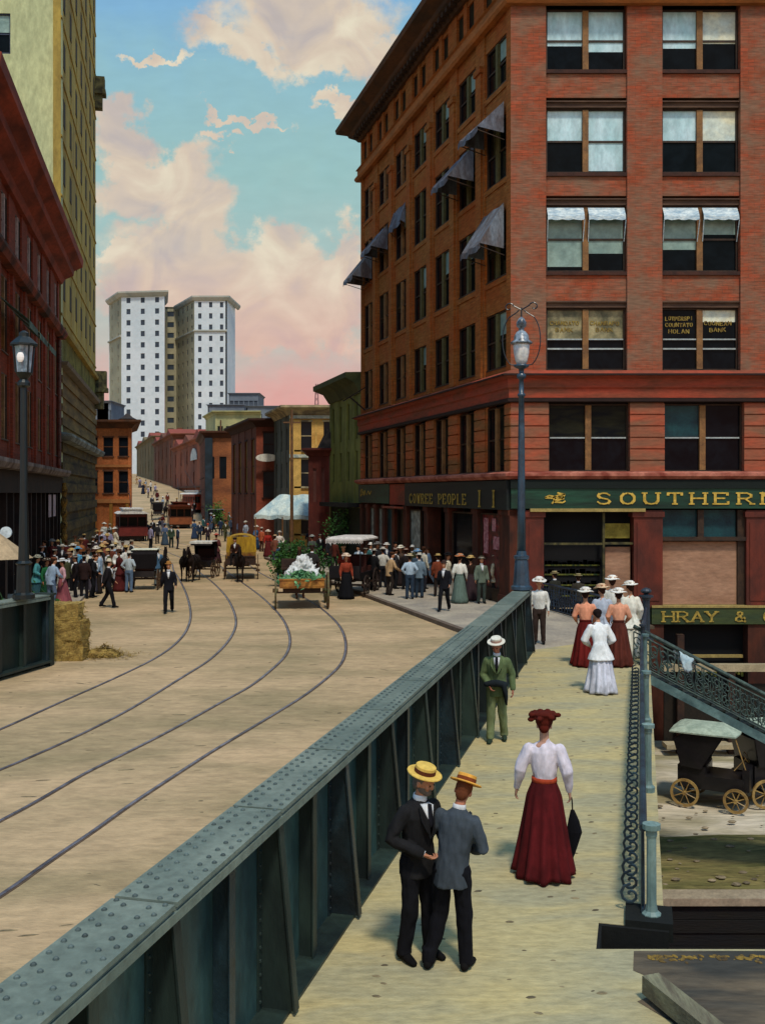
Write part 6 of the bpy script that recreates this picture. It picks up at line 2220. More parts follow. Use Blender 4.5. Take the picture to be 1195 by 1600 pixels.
def foliage(mb, c, r, n, leaf=.09, seed=1, squash=.8):
    rnd = random.Random(seed)
    c = Vector(c)
    cl = [c + Vector((rnd.gauss(0, .42) * r[0], rnd.gauss(0, .42) * r[1], rnd.gauss(0, .38) * r[2])) for _ in range(max(4, n // 40))]
    for i in range(n):
        p = rnd.choice(cl) + Vector((rnd.gauss(0, .2) * r[0], rnd.gauss(0, .2) * r[1], rnd.gauss(0, .22) * r[2]))
        a = Vector((rnd.uniform(-1, 1), rnd.uniform(-1, 1), rnd.uniform(-.5, 1))).normalized()
        b = a.cross(Vector((rnd.uniform(-1, 1), rnd.uniform(-1, 1), rnd.uniform(-1, 1)))).normalized()
        l = leaf * rnd.uniform(.6, 1.4)
        o = len(mb.v)
        mb.v += [tuple(p - a * l), tuple(p + b * l * .45), tuple(p + a * l), tuple(p - b * l * .45)]
        mb.f.append((o, o + 1, o + 2, o + 3))
    return mb


def leafm(name, hx, hx2):
    return mat(name, hx, hx2=hx2, scale=1.5, fine=6, finevar=.5, bump=0)


LEAF = leafm('leaf_green', '3f6a2c', '1c3a1c')


# flat vegetable cart seen from behind
def vegetable_cart():
    p = G(472, 953, ROAD_Z)
    t = empty('vegetable_cart', p, radians(6), 'flat yellow wooden cart with cabbages and white sacks seen from behind', 'cart')
    yel = mat('cart_yellow', 'a5702e', hx2='7c4a20', scale=3, fine=14, rough=.7)
    MB().box(-.82, .82, 0, 2.9, .80, .86).box(-.82, .82, -.02, .03, .86, 1.10).box(-.82, -.77, 0, 2.9, .86, 1.10).box(.77, .82, 0, 2.9, .86, 1.10).box(-.85, .85, -.05, .0, 1.10, 1.15).build('cart_bed', yel, t)
    MB().box(-.7, .7, .35, .47, .62, .80).box(-.95, .95, .38, .44, .58, .64).box(-.6, .6, 2.3, 2.45, .5, .8).box(-.05, .05, .4, 3.9, .66, .74).build('undercarriage', M_wood_d, t)
    for x, y, r in ((-.97, .42, .68), (.97, .42, .68), (-.97, 2.5, .5), (.97, 2.5, .5)):
        wheel(t, (x, y, r), r, m=mat('wheel_green', '54583a', hx2='5a4028', scale=6), w=.07)
    MB().box(-.75, .75, 1.9, 2.3, 1.35, 1.42).box(-.7, -.64, 2.0, 2.2, .86, 1.35).box(.64, .7, 2.0, 2.2, .86, 1.35).box(-.75, .75, 2.3, 2.36, 1.42, 1.75).build('driver_seat', M_wood_d, t)
    cb = MB()
    rnd = random.Random(4)
    o = MB()
    for k in range(26):
        x, y = rnd.uniform(-.65, .65), rnd.uniform(.15, 1.7)
        r = rnd.uniform(.10, .16)
        q = MB().ell((x, y, .93 + rnd.random() * .15), (r, r, r * .8), 8, 6)
        o.add([Vector(v) * (1 + .06 * noise.noise(Vector(v) * 12)) for v in q.v], q.f)
    o = tag(o.build('cabbages', mat('cabbage', '7c9a6a', hx2='3f7050', scale=6, fine=20), None), 'heap of green cabbages loaded on the yellow cart', 'vegetables', kind='stuff')
    o.matrix_world = t.matrix_basis if False else Matrix.Translation(p) @ Matrix.Rotation(radians(6), 4, 'Z')
    lf = foliage(MB(), (0, 1.3, 1.12), (.72, 1.2, .26), 800, .11, 3)
    lo = lf.build('greens', leafm('leaf_cabbage', '6f9a62', '2f6a4c'), None, recalc=False)
    lo.matrix_world = o.matrix_world
    tag(lo, 'loose leafy greens hanging over the sides of the yellow cart', 'vegetables', kind='stuff')
    sk = MB()
    for x, y, z in ((-.32, 1.75, 1.10), (.1, 1.72, 1.12), (.42, 1.8, 1.08), (-.1, 1.75, 1.36), (.25, 1.75, 1.38), (.08, 1.75, 1.6), (-.45, 1.55, .95), (.55, 1.5, .95)):
        q = MB().ell((0, 0, 0), (.26, .2, .15), 10, 8, Matrix.Rotation(x * 3, 3, 'Z') @ Matrix.Rotation(z, 3, 'X'))
        sk.add([Vector(v) + Vector((x, y, z * .82 + .42)) for v in q.v], q.f)
        sk.tube([(x, y, z * .82 + .5), (x + .16, y - .05, z * .82 + .66)], [.06, .04], 6, rounded=True)
    me = fuse(sk, .028, 1, .06, 9); me.materials.append(cloth('d9dad6'))
    o = link('sacks', me)
    o.matrix_world = Matrix.Translation(p) @ Matrix.Rotation(radians(6), 4, 'Z')
    tag(o, 'white sacks piled up on the seat of the yellow vegetable cart', 'sacks')
    horse(p + Vector((-.45, 4.6, 0)), 186, 'brown horse harnessed in front of the vegetable cart', '4a2c1c')


vegetable_cart()


def yellow_wagon():
    p = G(377, 905, ROAD_Z)
    t = empty('covered_wagon', p, radians(7), 'yellow canvas topped delivery wagon coming down the street', 'wagon', None, .92)
    M_y = mat('wagon_canvas', 'b08a22', hx2='8f6d1c', scale=2, fine=8, stretch=(3, 1, .6))
    mb = MB()
    n = 10
    rr = []
    for y in (.3, .8, 1.3, 1.8, 2.3, 2.8):
        ring = []
        for k in range(n + 1):
            a = pi * k / n
            ring.append(Vector((-.82 * cos(a) * (1 if abs(cos(a)) < .75 else 1.0), y, 1.45 + (.95 + .02 * sin(y * 9)) * (sin(a) ** .35 if sin(a) > .0001 else 0))))
        rr.append(ring)
    mb.rings(rr, closed=False)
    o = mb.build('canvas_top', M_y, t); o.modifiers.new('t', 'SOLIDIFY').thickness = .03
    MB().box(-.80, .80, .25, 2.8, .85, 1.45).build('wagon_body', mat('wagon_body', '9a7a24', hx2='6a3a1c', scale=2), t)
    MB().box(-.78, .78, .3, .34, 1.45, 2.3).box(-.03, .03, .27, .30, 1.45, 2.3).build('front_curtain', M_y, t)
    MB().box(-.75, .75, -.1, .25, 1.18, 1.25).box(-.8, .8, -.35, -.3, .85, 1.15).box(-.8, .8, -.35, .25, .8, .85).build('driver_seat', M_wood_d, t)
    MB().box(-.85, .85, .1, .2, .55, .62).box(-.85, .85, 2.35, 2.45, .6, .68).box(-.4, .4, .1, 2.4, .7, .82).build('undercarriage', M_wood_d, t)
    for x, y, r in ((-.9, .15, .48), (.9, .15, .48), (-.9, 2.4, .6), (.9, 2.4, .6)):
        wheel(t, (x, y, r), r)
    MB().tube([(-.4, .1, .7), (-.42, -2.2, 1.1)], .03, 6).tube([(.4, .1, .7), (.42, -2.2, 1.1)], .03, 6).build('shafts', M_wood_d, t)
    horse(p + Vector((.15, -1.5, 0)), 7, 'dark horse pulling the yellow covered wagon', '1f1512', .85)


yellow_wagon()


def buggy(p, rz, label, top='c9c6bb', open_side='1a1618', s=1.0, parts=True, group='horse drawn buggies in the crowd', wheelm=None, name='buggy'):
    """front at -Y"""
    t = empty(name, p, radians(rz), label, 'carriage', group, s)
    MB().box(-.55, .55, -.3, .75, .72, 1.05).box(-.5, .5, -.85, -.3, .70, .78).rings([[Vector((x, -.85 - .15 * q, .72 + .35 * q)) for x in (-.5, .5)] + [Vector((x, -.80 - .15 * q, .72 + .35 * q)) for x in (.5, -.5)] for q in (0, 1)]).build('carriage_body', M_black, t)
    MB().box(-.5, .5, .1, .6, 1.05, 1.22).box(-.52, .52, .58, .70, 1.1, 1.75).build('seat', cloth('3a2420'), t)
    c = MB()
    rr = []
    for z, a, b0, b1 in ((1.35, .60, .2, .80), (1.9, .64, -.15, .85), (2.12, .62, -.45, .82), (2.2, .55, -.5, .75)):
        rr.append([Vector((-a, b0, z)), Vector((a, b0, z)), Vector((a, b1, z)), Vector((-a, b1, z))])
    hood = MB()
    hood.rings([[Vector((-.62, .80, 1.2)), Vector((.62, .80, 1.2))], [Vector((-.66, .88, 2.0)), Vector((.66, .88, 2.0))], [Vector((-.66, .6, 2.22)), Vector((.66, .6, 2.22))], [Vector((-.66, -.55, 2.18)), Vector((.66, -.55, 2.18))], [Vector((-.64, -.68, 2.02)), Vector((.64, -.68, 2.02))]], closed=False)
    for sx in (-.63, .63):
        hood.add([(sx, .80, 1.3), (sx, .86, 2.0), (sx, .6, 2.2), (sx, .1, 2.2), (sx, .3, 1.4)], [(0, 1, 2, 3, 4)])
    o = hood.build('hood', cloth(open_side), t); o.modifiers.new('t', 'SOLIDIFY').thickness = .025
    MB().box(-.70, .70, -.62, .72, 2.225, 2.26).box(-.72, .72, -.66, -.60, 2.12, 2.23).build('hood_top', cloth(top), t)
    MB().box(-.7, .7, -.62, -.54, .52, .6).box(-.7, .7, .52, .6, .58, .66).box(-.05, .05, -.6, .6, .6, .68).tube([(-.3, -.6, .6), (-.35, -2.4, 1.05)], .025, 5).tube([(.3, -.6, .6), (.35, -2.4, 1.05)], .025, 5).build('undercarriage', M_wood_d, t)
    for x, y, r in ((-.74, -.58, .48), (.74, -.58, .48), (-.74, .56, .58), (.74, .56, .58)):
        wheel(t, (x, y, r), r, m=wheelm, spokes=10, w=.04)
    return t


p = G(224, 922, ROAD_Z)
buggy(p + Vector((0, .5, 0)), 186, 'black buggy with cream white top driving away on the left tracks', top='e2e4d0', s=.8)
horse(p + Vector((.3, 2.9, 0)), 186, 'black horse drawing the cream topped buggy', '14100f', .85)
p = G(312, 905, ROAD_Z)
buggy(p + Vector((0, 1.2, 0)), -6, 'white roofed buggy behind a dark horse left of the yellow wagon', top='d8d6cc', s=.82)
horse(p + Vector((-.1, -1.2, 0)), -6, 'dark horse of the white roofed buggy beside the tracks', '221814', .85)
p = G(288, 908, ROAD_Z)
horse(p, 12, 'black riderless horse standing between two buggies', '15100f', .8)


def surrey():
    p = G(548, 930, ROAD_Z)
    t = empty('surrey', p, radians(-14), 'dark surrey with flat white fringed roof waiting at the kerb', 'carriage')
    MB().box(-.65, .65, -.8, 1.3, .7, 1.0).box(-.65, .65, -1.0, -.95, .8, 1.3).build('carriage_body', M_black, t)
    for y in (-.2, .9):
        MB().box(-.6, .6, y, y + .45, 1.0, 1.2).box(-.6, .6, y + .4, y + .5, 1.2, 1.65).build('seat', cloth('3a1c18'), t)
    for x in (-.62, .62):
        for y in (-.75, 1.25):
            MB().tube([(x, y, 1.0), (x, y, 2.35)], .025, 6).build('roof_post', M_black, t)
    r = MB().rings([[Vector((-.80, -1.0, 2.34)), Vector((.80, -1.0, 2.34)), Vector((.80, 1.5, 2.34)), Vector((-.80, 1.5, 2.34))], [Vector((-.80, -1.0, 2.40)), Vector((.80, -1.0, 2.40)), Vector((.80, 1.5, 2.40)), Vector((-.80, 1.5, 2.40))], [Vector((-.6, -.8, 2.5)), Vector((.6, -.8, 2.5)), Vector((.6, 1.3, 2.5)), Vector((-.6, 1.3, 2.5))]])
    ro = r.build('roof', cloth('cfc8c0'), t)
    f = MB()
    for k in range(30):
        x = -.78 + 1.56 * k / 29
        f.box(x - .015, x + .015, -1.0, -.99, 2.22 + .03 * (k % 2), 2.34)
    f.build('fringe', cloth('cfc8c0'), ro)
    MB().box(-.8, .8, -.6, -.5, .45, .53).box(-.8, .8, 1.0, 1.1, .5, .58).box(-.3, .3, -.6, 1.1, .6, .7).build('undercarriage', M_wood_d, t)
    for x, y, rr in ((-.84, -.55, .46), (.84, -.55, .46), (-.84, 1.05, .56), (.84, 1.05, .56)):
        wheel(t, (x, y, rr), rr, m=mat('wheel_dark', '2a1c16', scale=5))
    return p


ps = surrey()


def streetcar(p, rz, label, body, roof, W=2.3, L_=6.5, H=2.9, trim='c2a46a'):
    t = empty('streetcar', p, radians(rz), label, 'streetcar', 'streetcars in the middle distance')
    M1 = mat('car_' + body, body, var=.35, rough=.5, scale=1.5, fine=8, spec=.4)
    MB().box(-W / 2, W / 2, .9, L_ - .9, .55, 1.35).box(-W / 2 + .03, W / 2 - .03, .93, L_ - .93, 2.15, 2.5).build('car_body', M1, t)
    wl = MB()
    MB().box(-W / 2 + .1, W / 2 - .1, 1.0, L_ - 1.0, 1.35, 2.15).build('window_band', M_murk, t)
    n = 7
    for k in range(n + 1):
        y = .95 + (L_ - 1.95) * k / n
        for x in (-W / 2, W / 2 - .06):
            wl.box(x, x + .06, y - .05, y + .07, 1.35, 2.15)
    for x in (-W / 2, -W / 6 - .03, W / 6 - .03, W / 2 - .08):
        wl.box(x, x + .08, .90, .98, 1.35, 2.15)
    wl.build('window_post', M1, t)
    MB().rings([[Vector((-W / 2 - .12, y, 2.45)), Vector((-W / 2 + .2, y, 2.62)), Vector((0, y, 2.68)), Vector((W / 2 - .2, y, 2.62)), Vector((W / 2 + .12, y, 2.45))] for y in (0, L_)], closed=True).build('roof', cloth(roof), t)
    cs = MB()
    cs.box(-W / 2 + .45, W / 2 - .45, .7, L_ - .7, 2.6, 2.85)
    cs.box(-W / 2 + .35, W / 2 - .35, .5, L_ - .5, 2.852, 2.95)
    cs.build('clerestory', cloth(roof), t)
    MB().box(-W / 2, W / 2, 0, .9, .5, .6).box(-W / 2, W / 2, 0, .06, .602, 1.25).build('platform', M1, t)
    MB().box(-W / 2, W / 2, L_ - .9, L_, .5, .6).box(-W / 2, W / 2, L_ - .06, L_, .602, 1.25).build('platform', M1, t)
    for x in (-W / 2 + .08, W / 2 - .08):
        MB().tube([(x, .05, 1.2), (x, .05, 2.5)], .035, 6).tube([(x, L_ - .05, 1.2), (x, L_ - .05, 2.5)], .035, 6).build('platform_post', M_black, t)
    MB().box(-W / 2 + .25, W / 2 - .25, 1.2, L_ - 1.2, .18, .5).build('truck', M_black, t)
    for y in (2.0, L_ - 2.0):
        for x in (-W / 2 + .2, W / 2 - .2):
            wheel(t, (x, y, .4), .4, m=M_black, spokes=6, w=.08)
    MB().tube([(0, L_ / 2, 2.9), (0, L_ + 1.5, 5.6)], .03, 5).build('trolley_pole', M_black, t)
    return t


streetcar(Vector((X_at(209, 90.5), 90.5, ROAD_Z)), 18, 'maroon streetcar with white clerestory roof on the left', '6a2018', 'd8d4cc', W=2.5, H=3, L_=5.6)
streetcar(Vector((X_at(283, 112), 112, zg(112))), 14, 'orange brown streetcar seen end on in the street centre', '8a4a24', '5a2a18', W=2.4)
t = streetcar(Vector((X_at(322, 131), 131, zg(131))), 30, 'small red omnibus with white roof at the far bend', '9c3a22', 'd6cfc4', W=2.4)

p = G(247, 812)
buggy(p, 190, 'small black buggy with tan top far up between the streetcars', top='b8a888', s=.95)
horse(p + Vector((.3, 3.0, .1)), 190, 'small dark horse ahead of the tan topped buggy', '1f1613', .95)
p = G(338, 826)
buggy(p, 170, 'distant dark buggy with grey top near the small green tree', top='9aa0a4', s=.95)
# ---- black motor buggy down in the gulch
def gulch_carriage(p, rz, label, s=1.0, top='a9b5a0'):
    t = empty('motor_buggy', p, radians(rz), label, 'carriage', 'carriages parked in the gulch', s)
    brass = mat('wheel_brass', 'a88a50', hx2='7c5f34', rough=.45, scale=4, spec=.5)
    MB().box(-.6, .6, -1.0, .9, .55, .95).box(-.55, .55, -1.15, -.95, .6, 1.25).box(-.6, .6, .1, .9, .95, 1.2).build('carriage_body', M_black, t)
    MB().box(-.5, .5, .1, .65, 1.15, 1.32).box(-.55, .55, .62, .75, 1.2, 1.8).build('seat', cloth('241a18'), t)
    h = MB()
    h.rings([[Vector((-.62, .80, 1.15)), Vector((.62, .80, 1.15))], [Vector((-.74, 1.0, 2.0)), Vector((.74, 1.0, 2.0))], [Vector((-.76, .7, 2.2)), Vector((.76, .7, 2.2))]], closed=False)
    for sx in (-.66, .66):
        h.add([(sx, .80, 1.2), (sx * 1.1, .98, 2.0), (sx * 1.13, .7, 2.2), (sx * 1.1, -.4, 2.15), (sx, .0, 1.5), (sx, .2, 1.15)], [(0, 1, 2, 3, 4, 5)])
    o = h.build('hood', M_black, t); o.modifiers.new('t', 'SOLIDIFY').thickness = .03
    n = 9
    rr = []
    for z, k, dz in ((2.2, 1.0, 0), (2.24, 1.0, 0), (2.32, .82, 0), (2.38, .5, 0)):
        rr.append([Vector((x * .82 * k, .15 + y * .95 * k, z)) for x, y in ((-1, -1), (-.3, -1.06), (.4, -1.03), (1, -1), (1.04, 0), (1, 1), (0, 1.04), (-1, 1), (-1.04, 0))])
    MB().rings(rr).build('hood_top', mat('canopy_sage', top, hx2='8c9a88', scale=3, fine=12), t)
    for sx in (-.5, .5):
        MB().beam((sx * 1.2, -.75, 2.2), (sx, -1.05, 1.2), .03, .03).build('hood_strut', brass, t)
    MB().box(-.72, .72, -.85, -.77, .38, .45).box(-.72, .72, .62, .7, .42, .5).box(-.3, .3, -.9, .8, .45, .55).build('undercarriage', M_black, t)
    for x, y, r in ((-.76, -.8, .36), (.76, -.8, .36), (-.76, .66, .42), (.76, .66, .42)):
        wheel(t, (x, y, r), r, m=brass, spokes=8, w=.05, hub=.05)
    MB().tube([(.2, -.6, 1.0), (.35, -.9, 1.35)], .02, 5).rings([[Vector((.38 + .17 * cos(a) * 1, -.93 + .08 * sin(a) + q[0], 1.4 + .15 * sin(a) + q[1])) for q in ((0, 0), (.02, .0), (.02, .02), (0, .02))] for a in [2 * pi * k / 14 for k in range(15)]], caps=False).build('steering_wheel', brass, t)
    return t


gulch_carriage(Vector((X_at(1112, 30.3), 30.3, -4.98)), 62, 'black open buggy with sage green top and brass wheels under the stair', .98)
gulch_carriage(Vector((X_at(1205, 30.6), 30.6, -4.98)), 100, 'second buggy with brass wheels cut off by the picture edge', 1.0, top='6a6248')


# ---- straw bales, crates
def bales():
    st = mat('straw', 'a98c48', hx2='7c6230', scale=5, fine=30, stretch=(1, 1, 3), bump=.9, bdist=.03, finevar=.5)
    base = Vector((-8.45, 26.6, ROAD_Z))
    rnd = random.Random(11)
    dims = [(0, .0, 0, 1.5, .75, .52, 3, 'bottom straw bale of the stack beside the dark parapet'), (.03, .02, .53, 1.42, .7, .5, -4, 'middle straw bale of the stack beside the dark parapet'), (-.04, .0, 1.04, 1.32, .68, .42, 5, 'top straw bale of the stack beside the dark parapet')]
    for x, y, z, w, d, h, rz, lb in dims:
        mb = MB()
        n = 10
        q = MB().box(-w / 2, w / 2, -d / 2, d / 2, 0, h)
        bm = bmesh.new()
        me = bpy.data.meshes.new('straw_bale')
        me.from_pydata(q.v, [], q.f); bm.from_mesh(me)
        bmesh.ops.recalc_face_normals(bm, faces=bm.faces)
        bmesh.ops.subdivide_edges(bm, edges=bm.edges, cuts=9, use_grid_fill=True)
        for v in bm.verts:
            k = noise.noise(v.co * 5 + Vector((z * 9, 0, 0)))
            v.co += Vector((k * .05, noise.noise(v.co * 7) * .04, (k * .03 if v.co.z > .05 else 0)))
        for i in range(420):
            f = rnd.choice(bm.faces[:] if i == 0 else faces_) if i else None
            if i == 0:
                faces_ = list(bm.faces)
                f = rnd.choice(faces_)
            c = f.calc_center_median(); nn_ = f.normal
            dd = (Vector((rnd.uniform(-1, 1), rnd.uniform(-1, 1), rnd.uniform(-1, .3))).normalized() + nn_ * .5).normalized() * rnd.uniform(.05, .16)
            s = dd.cross(nn_).normalized() * .006
            mb.add([c - s, c + s, c + dd + s, c + dd - s], [(0, 1, 2, 3)])
        bm.to_mesh(me); bm.free()
        me.materials.append(st)
        o = link('straw_bale', me)
        o.location = base + Vector((x, y, z)); o.rotation_euler.z = radians(rz)
        tag(o, lb, 'straw bale', 'straw bales stacked by the parapet')
        mb.build('straw_ends', st, o)
    hp = MB()
    for i in range(1400):
        a, r = rnd.uniform(0, 2 * pi), abs(rnd.gauss(0, .33))
        p = Vector((-7.35 + cos(a) * r * 1.3, 27.1 + sin(a) * r, ROAD_Z + max(0, .30 - r * .55) * rnd.random() + .02))
        d = Vector((rnd.uniform(-1, 1), rnd.uniform(-1, 1), rnd.uniform(-.3, .4))).normalized() * rnd.uniform(.05, .14)
        s = d.cross(Vector((0, 0, 1))).normalized() * .009
        hp.add([p - s, p + s, p + d + s, p + d - s], [(0, 1, 2, 3)])
    hp.ell((-7.4, 27.1, ROAD_Z + .02), (.5, .38, .2), 14, 6)
    tag(hp.build('loose_straw', st, None), 'small heap of loose straw lying beside the bale stack', 'straw', kind='stuff')


bales()


def bushes():
    for px, Y, w, h, lb in ((478, 50.5, 1.25, 1.5, 'green market shrub heap behind the vegetable cart'), (449, 47, .7, 1.7, 'tall narrow green bush left of the vegetable cart'), (538, 62.5, 1.0, 2.6, 'dark leafy tree in the olive building doorway'),
                            (340, 112, 1.2, 2.2, 'small green street tree in front of the rust coloured house'), (45, 27.5, .8, 1.3, 'green shrub at the foot of the left lamp')):
        x = X_at(px, Y)
        z0 = zg(Y)
        t = empty('shrub', (x, Y, z0), 0, lb, 'shrub', 'street shrubs')
        MB().tube([(0, 0, 0), (.03, 0, h * .4), (-.05, .02, h * .8)], [.06, .045, .02], 6).tube([(.02, 0, h * .3), (.25 * w, .1, h * .7)], [.03, .015], 5).build('trunk', M_wood_d, t)
        mb = foliage(MB(), (0, 0, h * .62), (w, w * .8, h * .6), 1500, .10, int(px))
        mb.build('crown', LEAF if px != 340 else leafm('leaf_mid', '4f7a2c', '2c4a1c'), t, recalc=False)


bushes()


def odds():
    # round white clock-like disc and buff canvas at the very left edge
    t = empty('round_sign', (X_at(10, 30), 30, 0), 0, 'blank white round sign on a post at the left edge', 'sign')
    MB().rings([[Vector((.17 * cos(2 * pi * k / 20), y, Z_at(832, 30) + .17 * sin(2 * pi * k / 20))) for k in range(20)] for y in (-.03, .03)]).build('disc', mat('disc_white', 'ccd6d8', scale=4), t)
    MB().tube([(0, .04, ROAD_Z), (0, .04, 2.95)], .035, 6).build('pole', M_black, t)
    t = empty('market_umbrella', (X_at(-2, 29), 29, ROAD_Z), 0, 'buff canvas umbrella corner poking in at the left edge', 'umbrella')
    zt = Z_at(838, 29)
    MB().rings([[Vector((cos(2 * pi * k / 8 + .2) * r, sin(2 * pi * k / 8 + .2) * r, z - ROAD_Z)) for k in range(8)] for r, z in ((.95, zt - .62), (.02, zt + .1))]).build('canopy', cloth('b39a78'), t)
    MB().tube([(0, 0, 0), (0, 0, zt)], .03, 6).build('stick', M_wood_d, t)
    # balks of timber on the near landing
    t = Vector((X_at(1100, 7.9), 7.9, 0))
    mb = MB().beam((2.22, 8.50, .13), (2.72, 7.1, .10), .16, .15)
    o = mb.build('timber_beam', mat('beam_wood', '7d7a60', hx2='5c5444', scale=3, fine=18, stretch=(3, .5, 2), bump=.6), None)
    tag(o, 'weathered wooden beam lying on the landing in the lower corner', 'beam')
    # litter along the landing edge
    rnd = random.Random(9)
    mb = MB()
    for i in range(140):
        x = rnd.uniform(2.4, 4.2); y = 9.28 - abs(rnd.gauss(0, .05))
        r = rnd.uniform(.008, .028)
        mb.ell((x, y, r * .3), (r * 1.5, r * .8, r * .3), 6, 4, Matrix.Rotation(x * 40, 3, 'Z'))
    tag(mb.build('leaf_litter', mat('litter_ochre', '94762e', hx2='4a3a22', scale=9, fine=30), None), 'ochre leaves and litter blown along the landing edge', 'litter', kind='stuff')
    mb = MB()
    for i in range(260):
        x = rnd.uniform(5, 24); y = rnd.uniform(23.8, 30)
        r = rnd.uniform(.02, .09)
        mb.ell((x, y, -4.93 + .1 * noise.noise(Vector((x * .5, y * .8, 0)))), (r * 1.6, r, r * .5), 6, 4)
    tag(mb.build('gulch_stones', mat('stones', '9a8a70', hx2='5a5140', scale=3), None), 'scattered stones and rubbish on the gulch ground', 'stones', kind='stuff')
    mb = MB()
    for i in range(420):
        s = rnd.uniform(2, 26); w = rnd.uniform(.1, 2.4)
        if rnd.random() < .6:
            s = rnd.uniform(4, 40); w = rnd.uniform(-11, -.9)
        z = 0 if w > 0 else ROAD_Z
        if w > 0 and s > 26: continue
        p = B(s, w, z)
        r = rnd.uniform(.01, .03)
        el_ = rnd.random() < .6 and w < 0
        mb.ell(p + Vector((0, 0, r * .1)), (r * (5 if el_ else 1.7), r * .8, r * .3), 6, 4, Matrix.Rotation(rnd.uniform(-.5, .5), 3, 'Z'))
    tag(mb.build('street_litter', mat('litter_pale', '8f8060', hx2='4e4636', scale=3), None), 'specks of dung and paper littering the street surface', 'litter', kind='stuff')
    # panel fence pieces / dark shed under the stair
    t = empty('timber_trestle', (11.4, 36.2, -5), 0, 'dark timber trestle standing under the stair before the basement', 'trestle')
    for x in (-.9, .9):
        MB().box(x - .12, x + .12, -.12, .12, 0, 2.9 if x > 0 else 4.2).build('leg', M_wood_d, t)
    MB().box(-1.5, 5.5, -.15, .15, 2.9, 3.15).build('top_beam', mat('batten_pale', 'a89878', scale=2), t)
    MB().box(-1.4, 5.4, .2, .3, .3, 2.4).build('board_panel', mat('board_black', '17150f', hx2='241c14', scale=2), t)
    MB().box(-1.5, 5.5, -.5, .1, .25, .4).build('step_plank', mat('batten_pale', 'a89878', scale=2), t)


odds()
# ------------------------------------------------------------------ the crowd; feet positions as surveyed on the ground
def crowd(rows, group, z=None):
    for r in rows:
        proto, px, py, rz, top, low, hat, label = r[:8]
        s = r[8] if len(r) > 8 else 1.0
        p = G(px, py, z) if z is not None else G(px, py)
        person(proto, p, rz, label, group, s, top=top, low=low, hat=hat, band=(r[9] if len(r) > 9 else 'b0a898'), hair='2a1a12')


K, N_, W_ = '18181b', '20263a', 'd9d6cc'
crowd([
    ('man_stand', 584, 922, 150, K, '15151a', 'd8d6cf', 'man in black with white hat at the left end of the storefront crowd'),
    ('man_shirt', 598, 918, 190, 'c9c6bd', '1c1c22', 'ded8cc', 'man in cream shirt behind the two dark men by the shop columns'),
    ('man_lean', 608, 930, 120, 'b08f68', '2c2420', '5a3a26', 'man in tan jacket stooping near the kerb', 1.0),
    ('man_stand', 618, 920, 100, '2c2a2c', '17171b', '6a3a26', 'man in charcoal coat and brown hat close behind the tan jacket'),
    ('man_shirt', 640, 936, 180, 'a9bccb', '2c3a4a', 'c9b48a', 'man in pale blue shirt seen from behind, hands on hips'),
    ('man_stand', 655, 934, 170, '6f8290', '2a3846', 'e0ddd0', 'man in grey blue coat and cream hat right of the pale blue shirt'),
    ('woman_stand', 652, 925, 200, '3a4a5a', '20242c', '6f9ac0', 'woman with bright blue hat behind the grey blue coat'),
    ('man_stand', 634, 921, 160, '241d1c', '151518', '7a3c28', 'man with rust brown hat deep in the storefront shade'),
    ('man_walk', 694, 955, -20, '17171c', '121216', '3a2a24', 'dark suited man walking on the pavement apart from the crowd'),
    ('woman_stand', 718, 942, 175, 'e0dccf', '5a6a60', 'c07a50', 'woman in white blouse grey green skirt and orange hat at the shop door', 1.03),
    ('man_stand', 752, 943, 10, '5f6a5c', '39423c', '4a4438', 'man in olive grey suit between shop door and poster window'),
    ('woman_walk', 777, 938, 200, 'cdb996', '2a2420', 'c8b8a0', 'woman in tan shawl by the last shop window before the lamp'),
    ('man_stand', 800, 936, 170, '2c1c18', '1a1416', '3c2820', 'man in dark brown nearly hidden behind the lamp pedestal'),
    ('man_stand', 571, 919, 30, '1c1a1e', '141418', '241c1a', 'bareheaded looking man in black beside the surrey'),
    ('woman_stand', 626, 915, -30, '4a3a30', '2a2020', 'e4dcc8', 'woman in brown with pale hat farthest back at the columns'),
], 'people crowding the pavement before the storefront', -.006)
P_ = Vector((0, 0, 0))
person('man_stand', Vector((X_at(866, 36.9), 36.9, -.42)), 200, 'man in straw hat beyond the end railing, left of two', 'hats beyond the end railing', 1, top='2a2a22', low='1c1c1c', hat='b5a478', band='6a5a3a', hair='2a1a12')
person('man_stand', Vector((X_at(903, 37.0), 37.0, -.52)), 160, 'man in straw hat beyond the end railing, right of two', 'hats beyond the end railing', 1, top='3a342a', low='1c1c1c', hat='a89a70', band='6a5a3a', hair='2a1a12')
ln_ = MB().box(5.3, 9.6, 36.2, 37.96, -.62, -.52)
tag(ln_.build('landing', mat('landing_wood', '5a4c3a', scale=2), None), kind='structure')

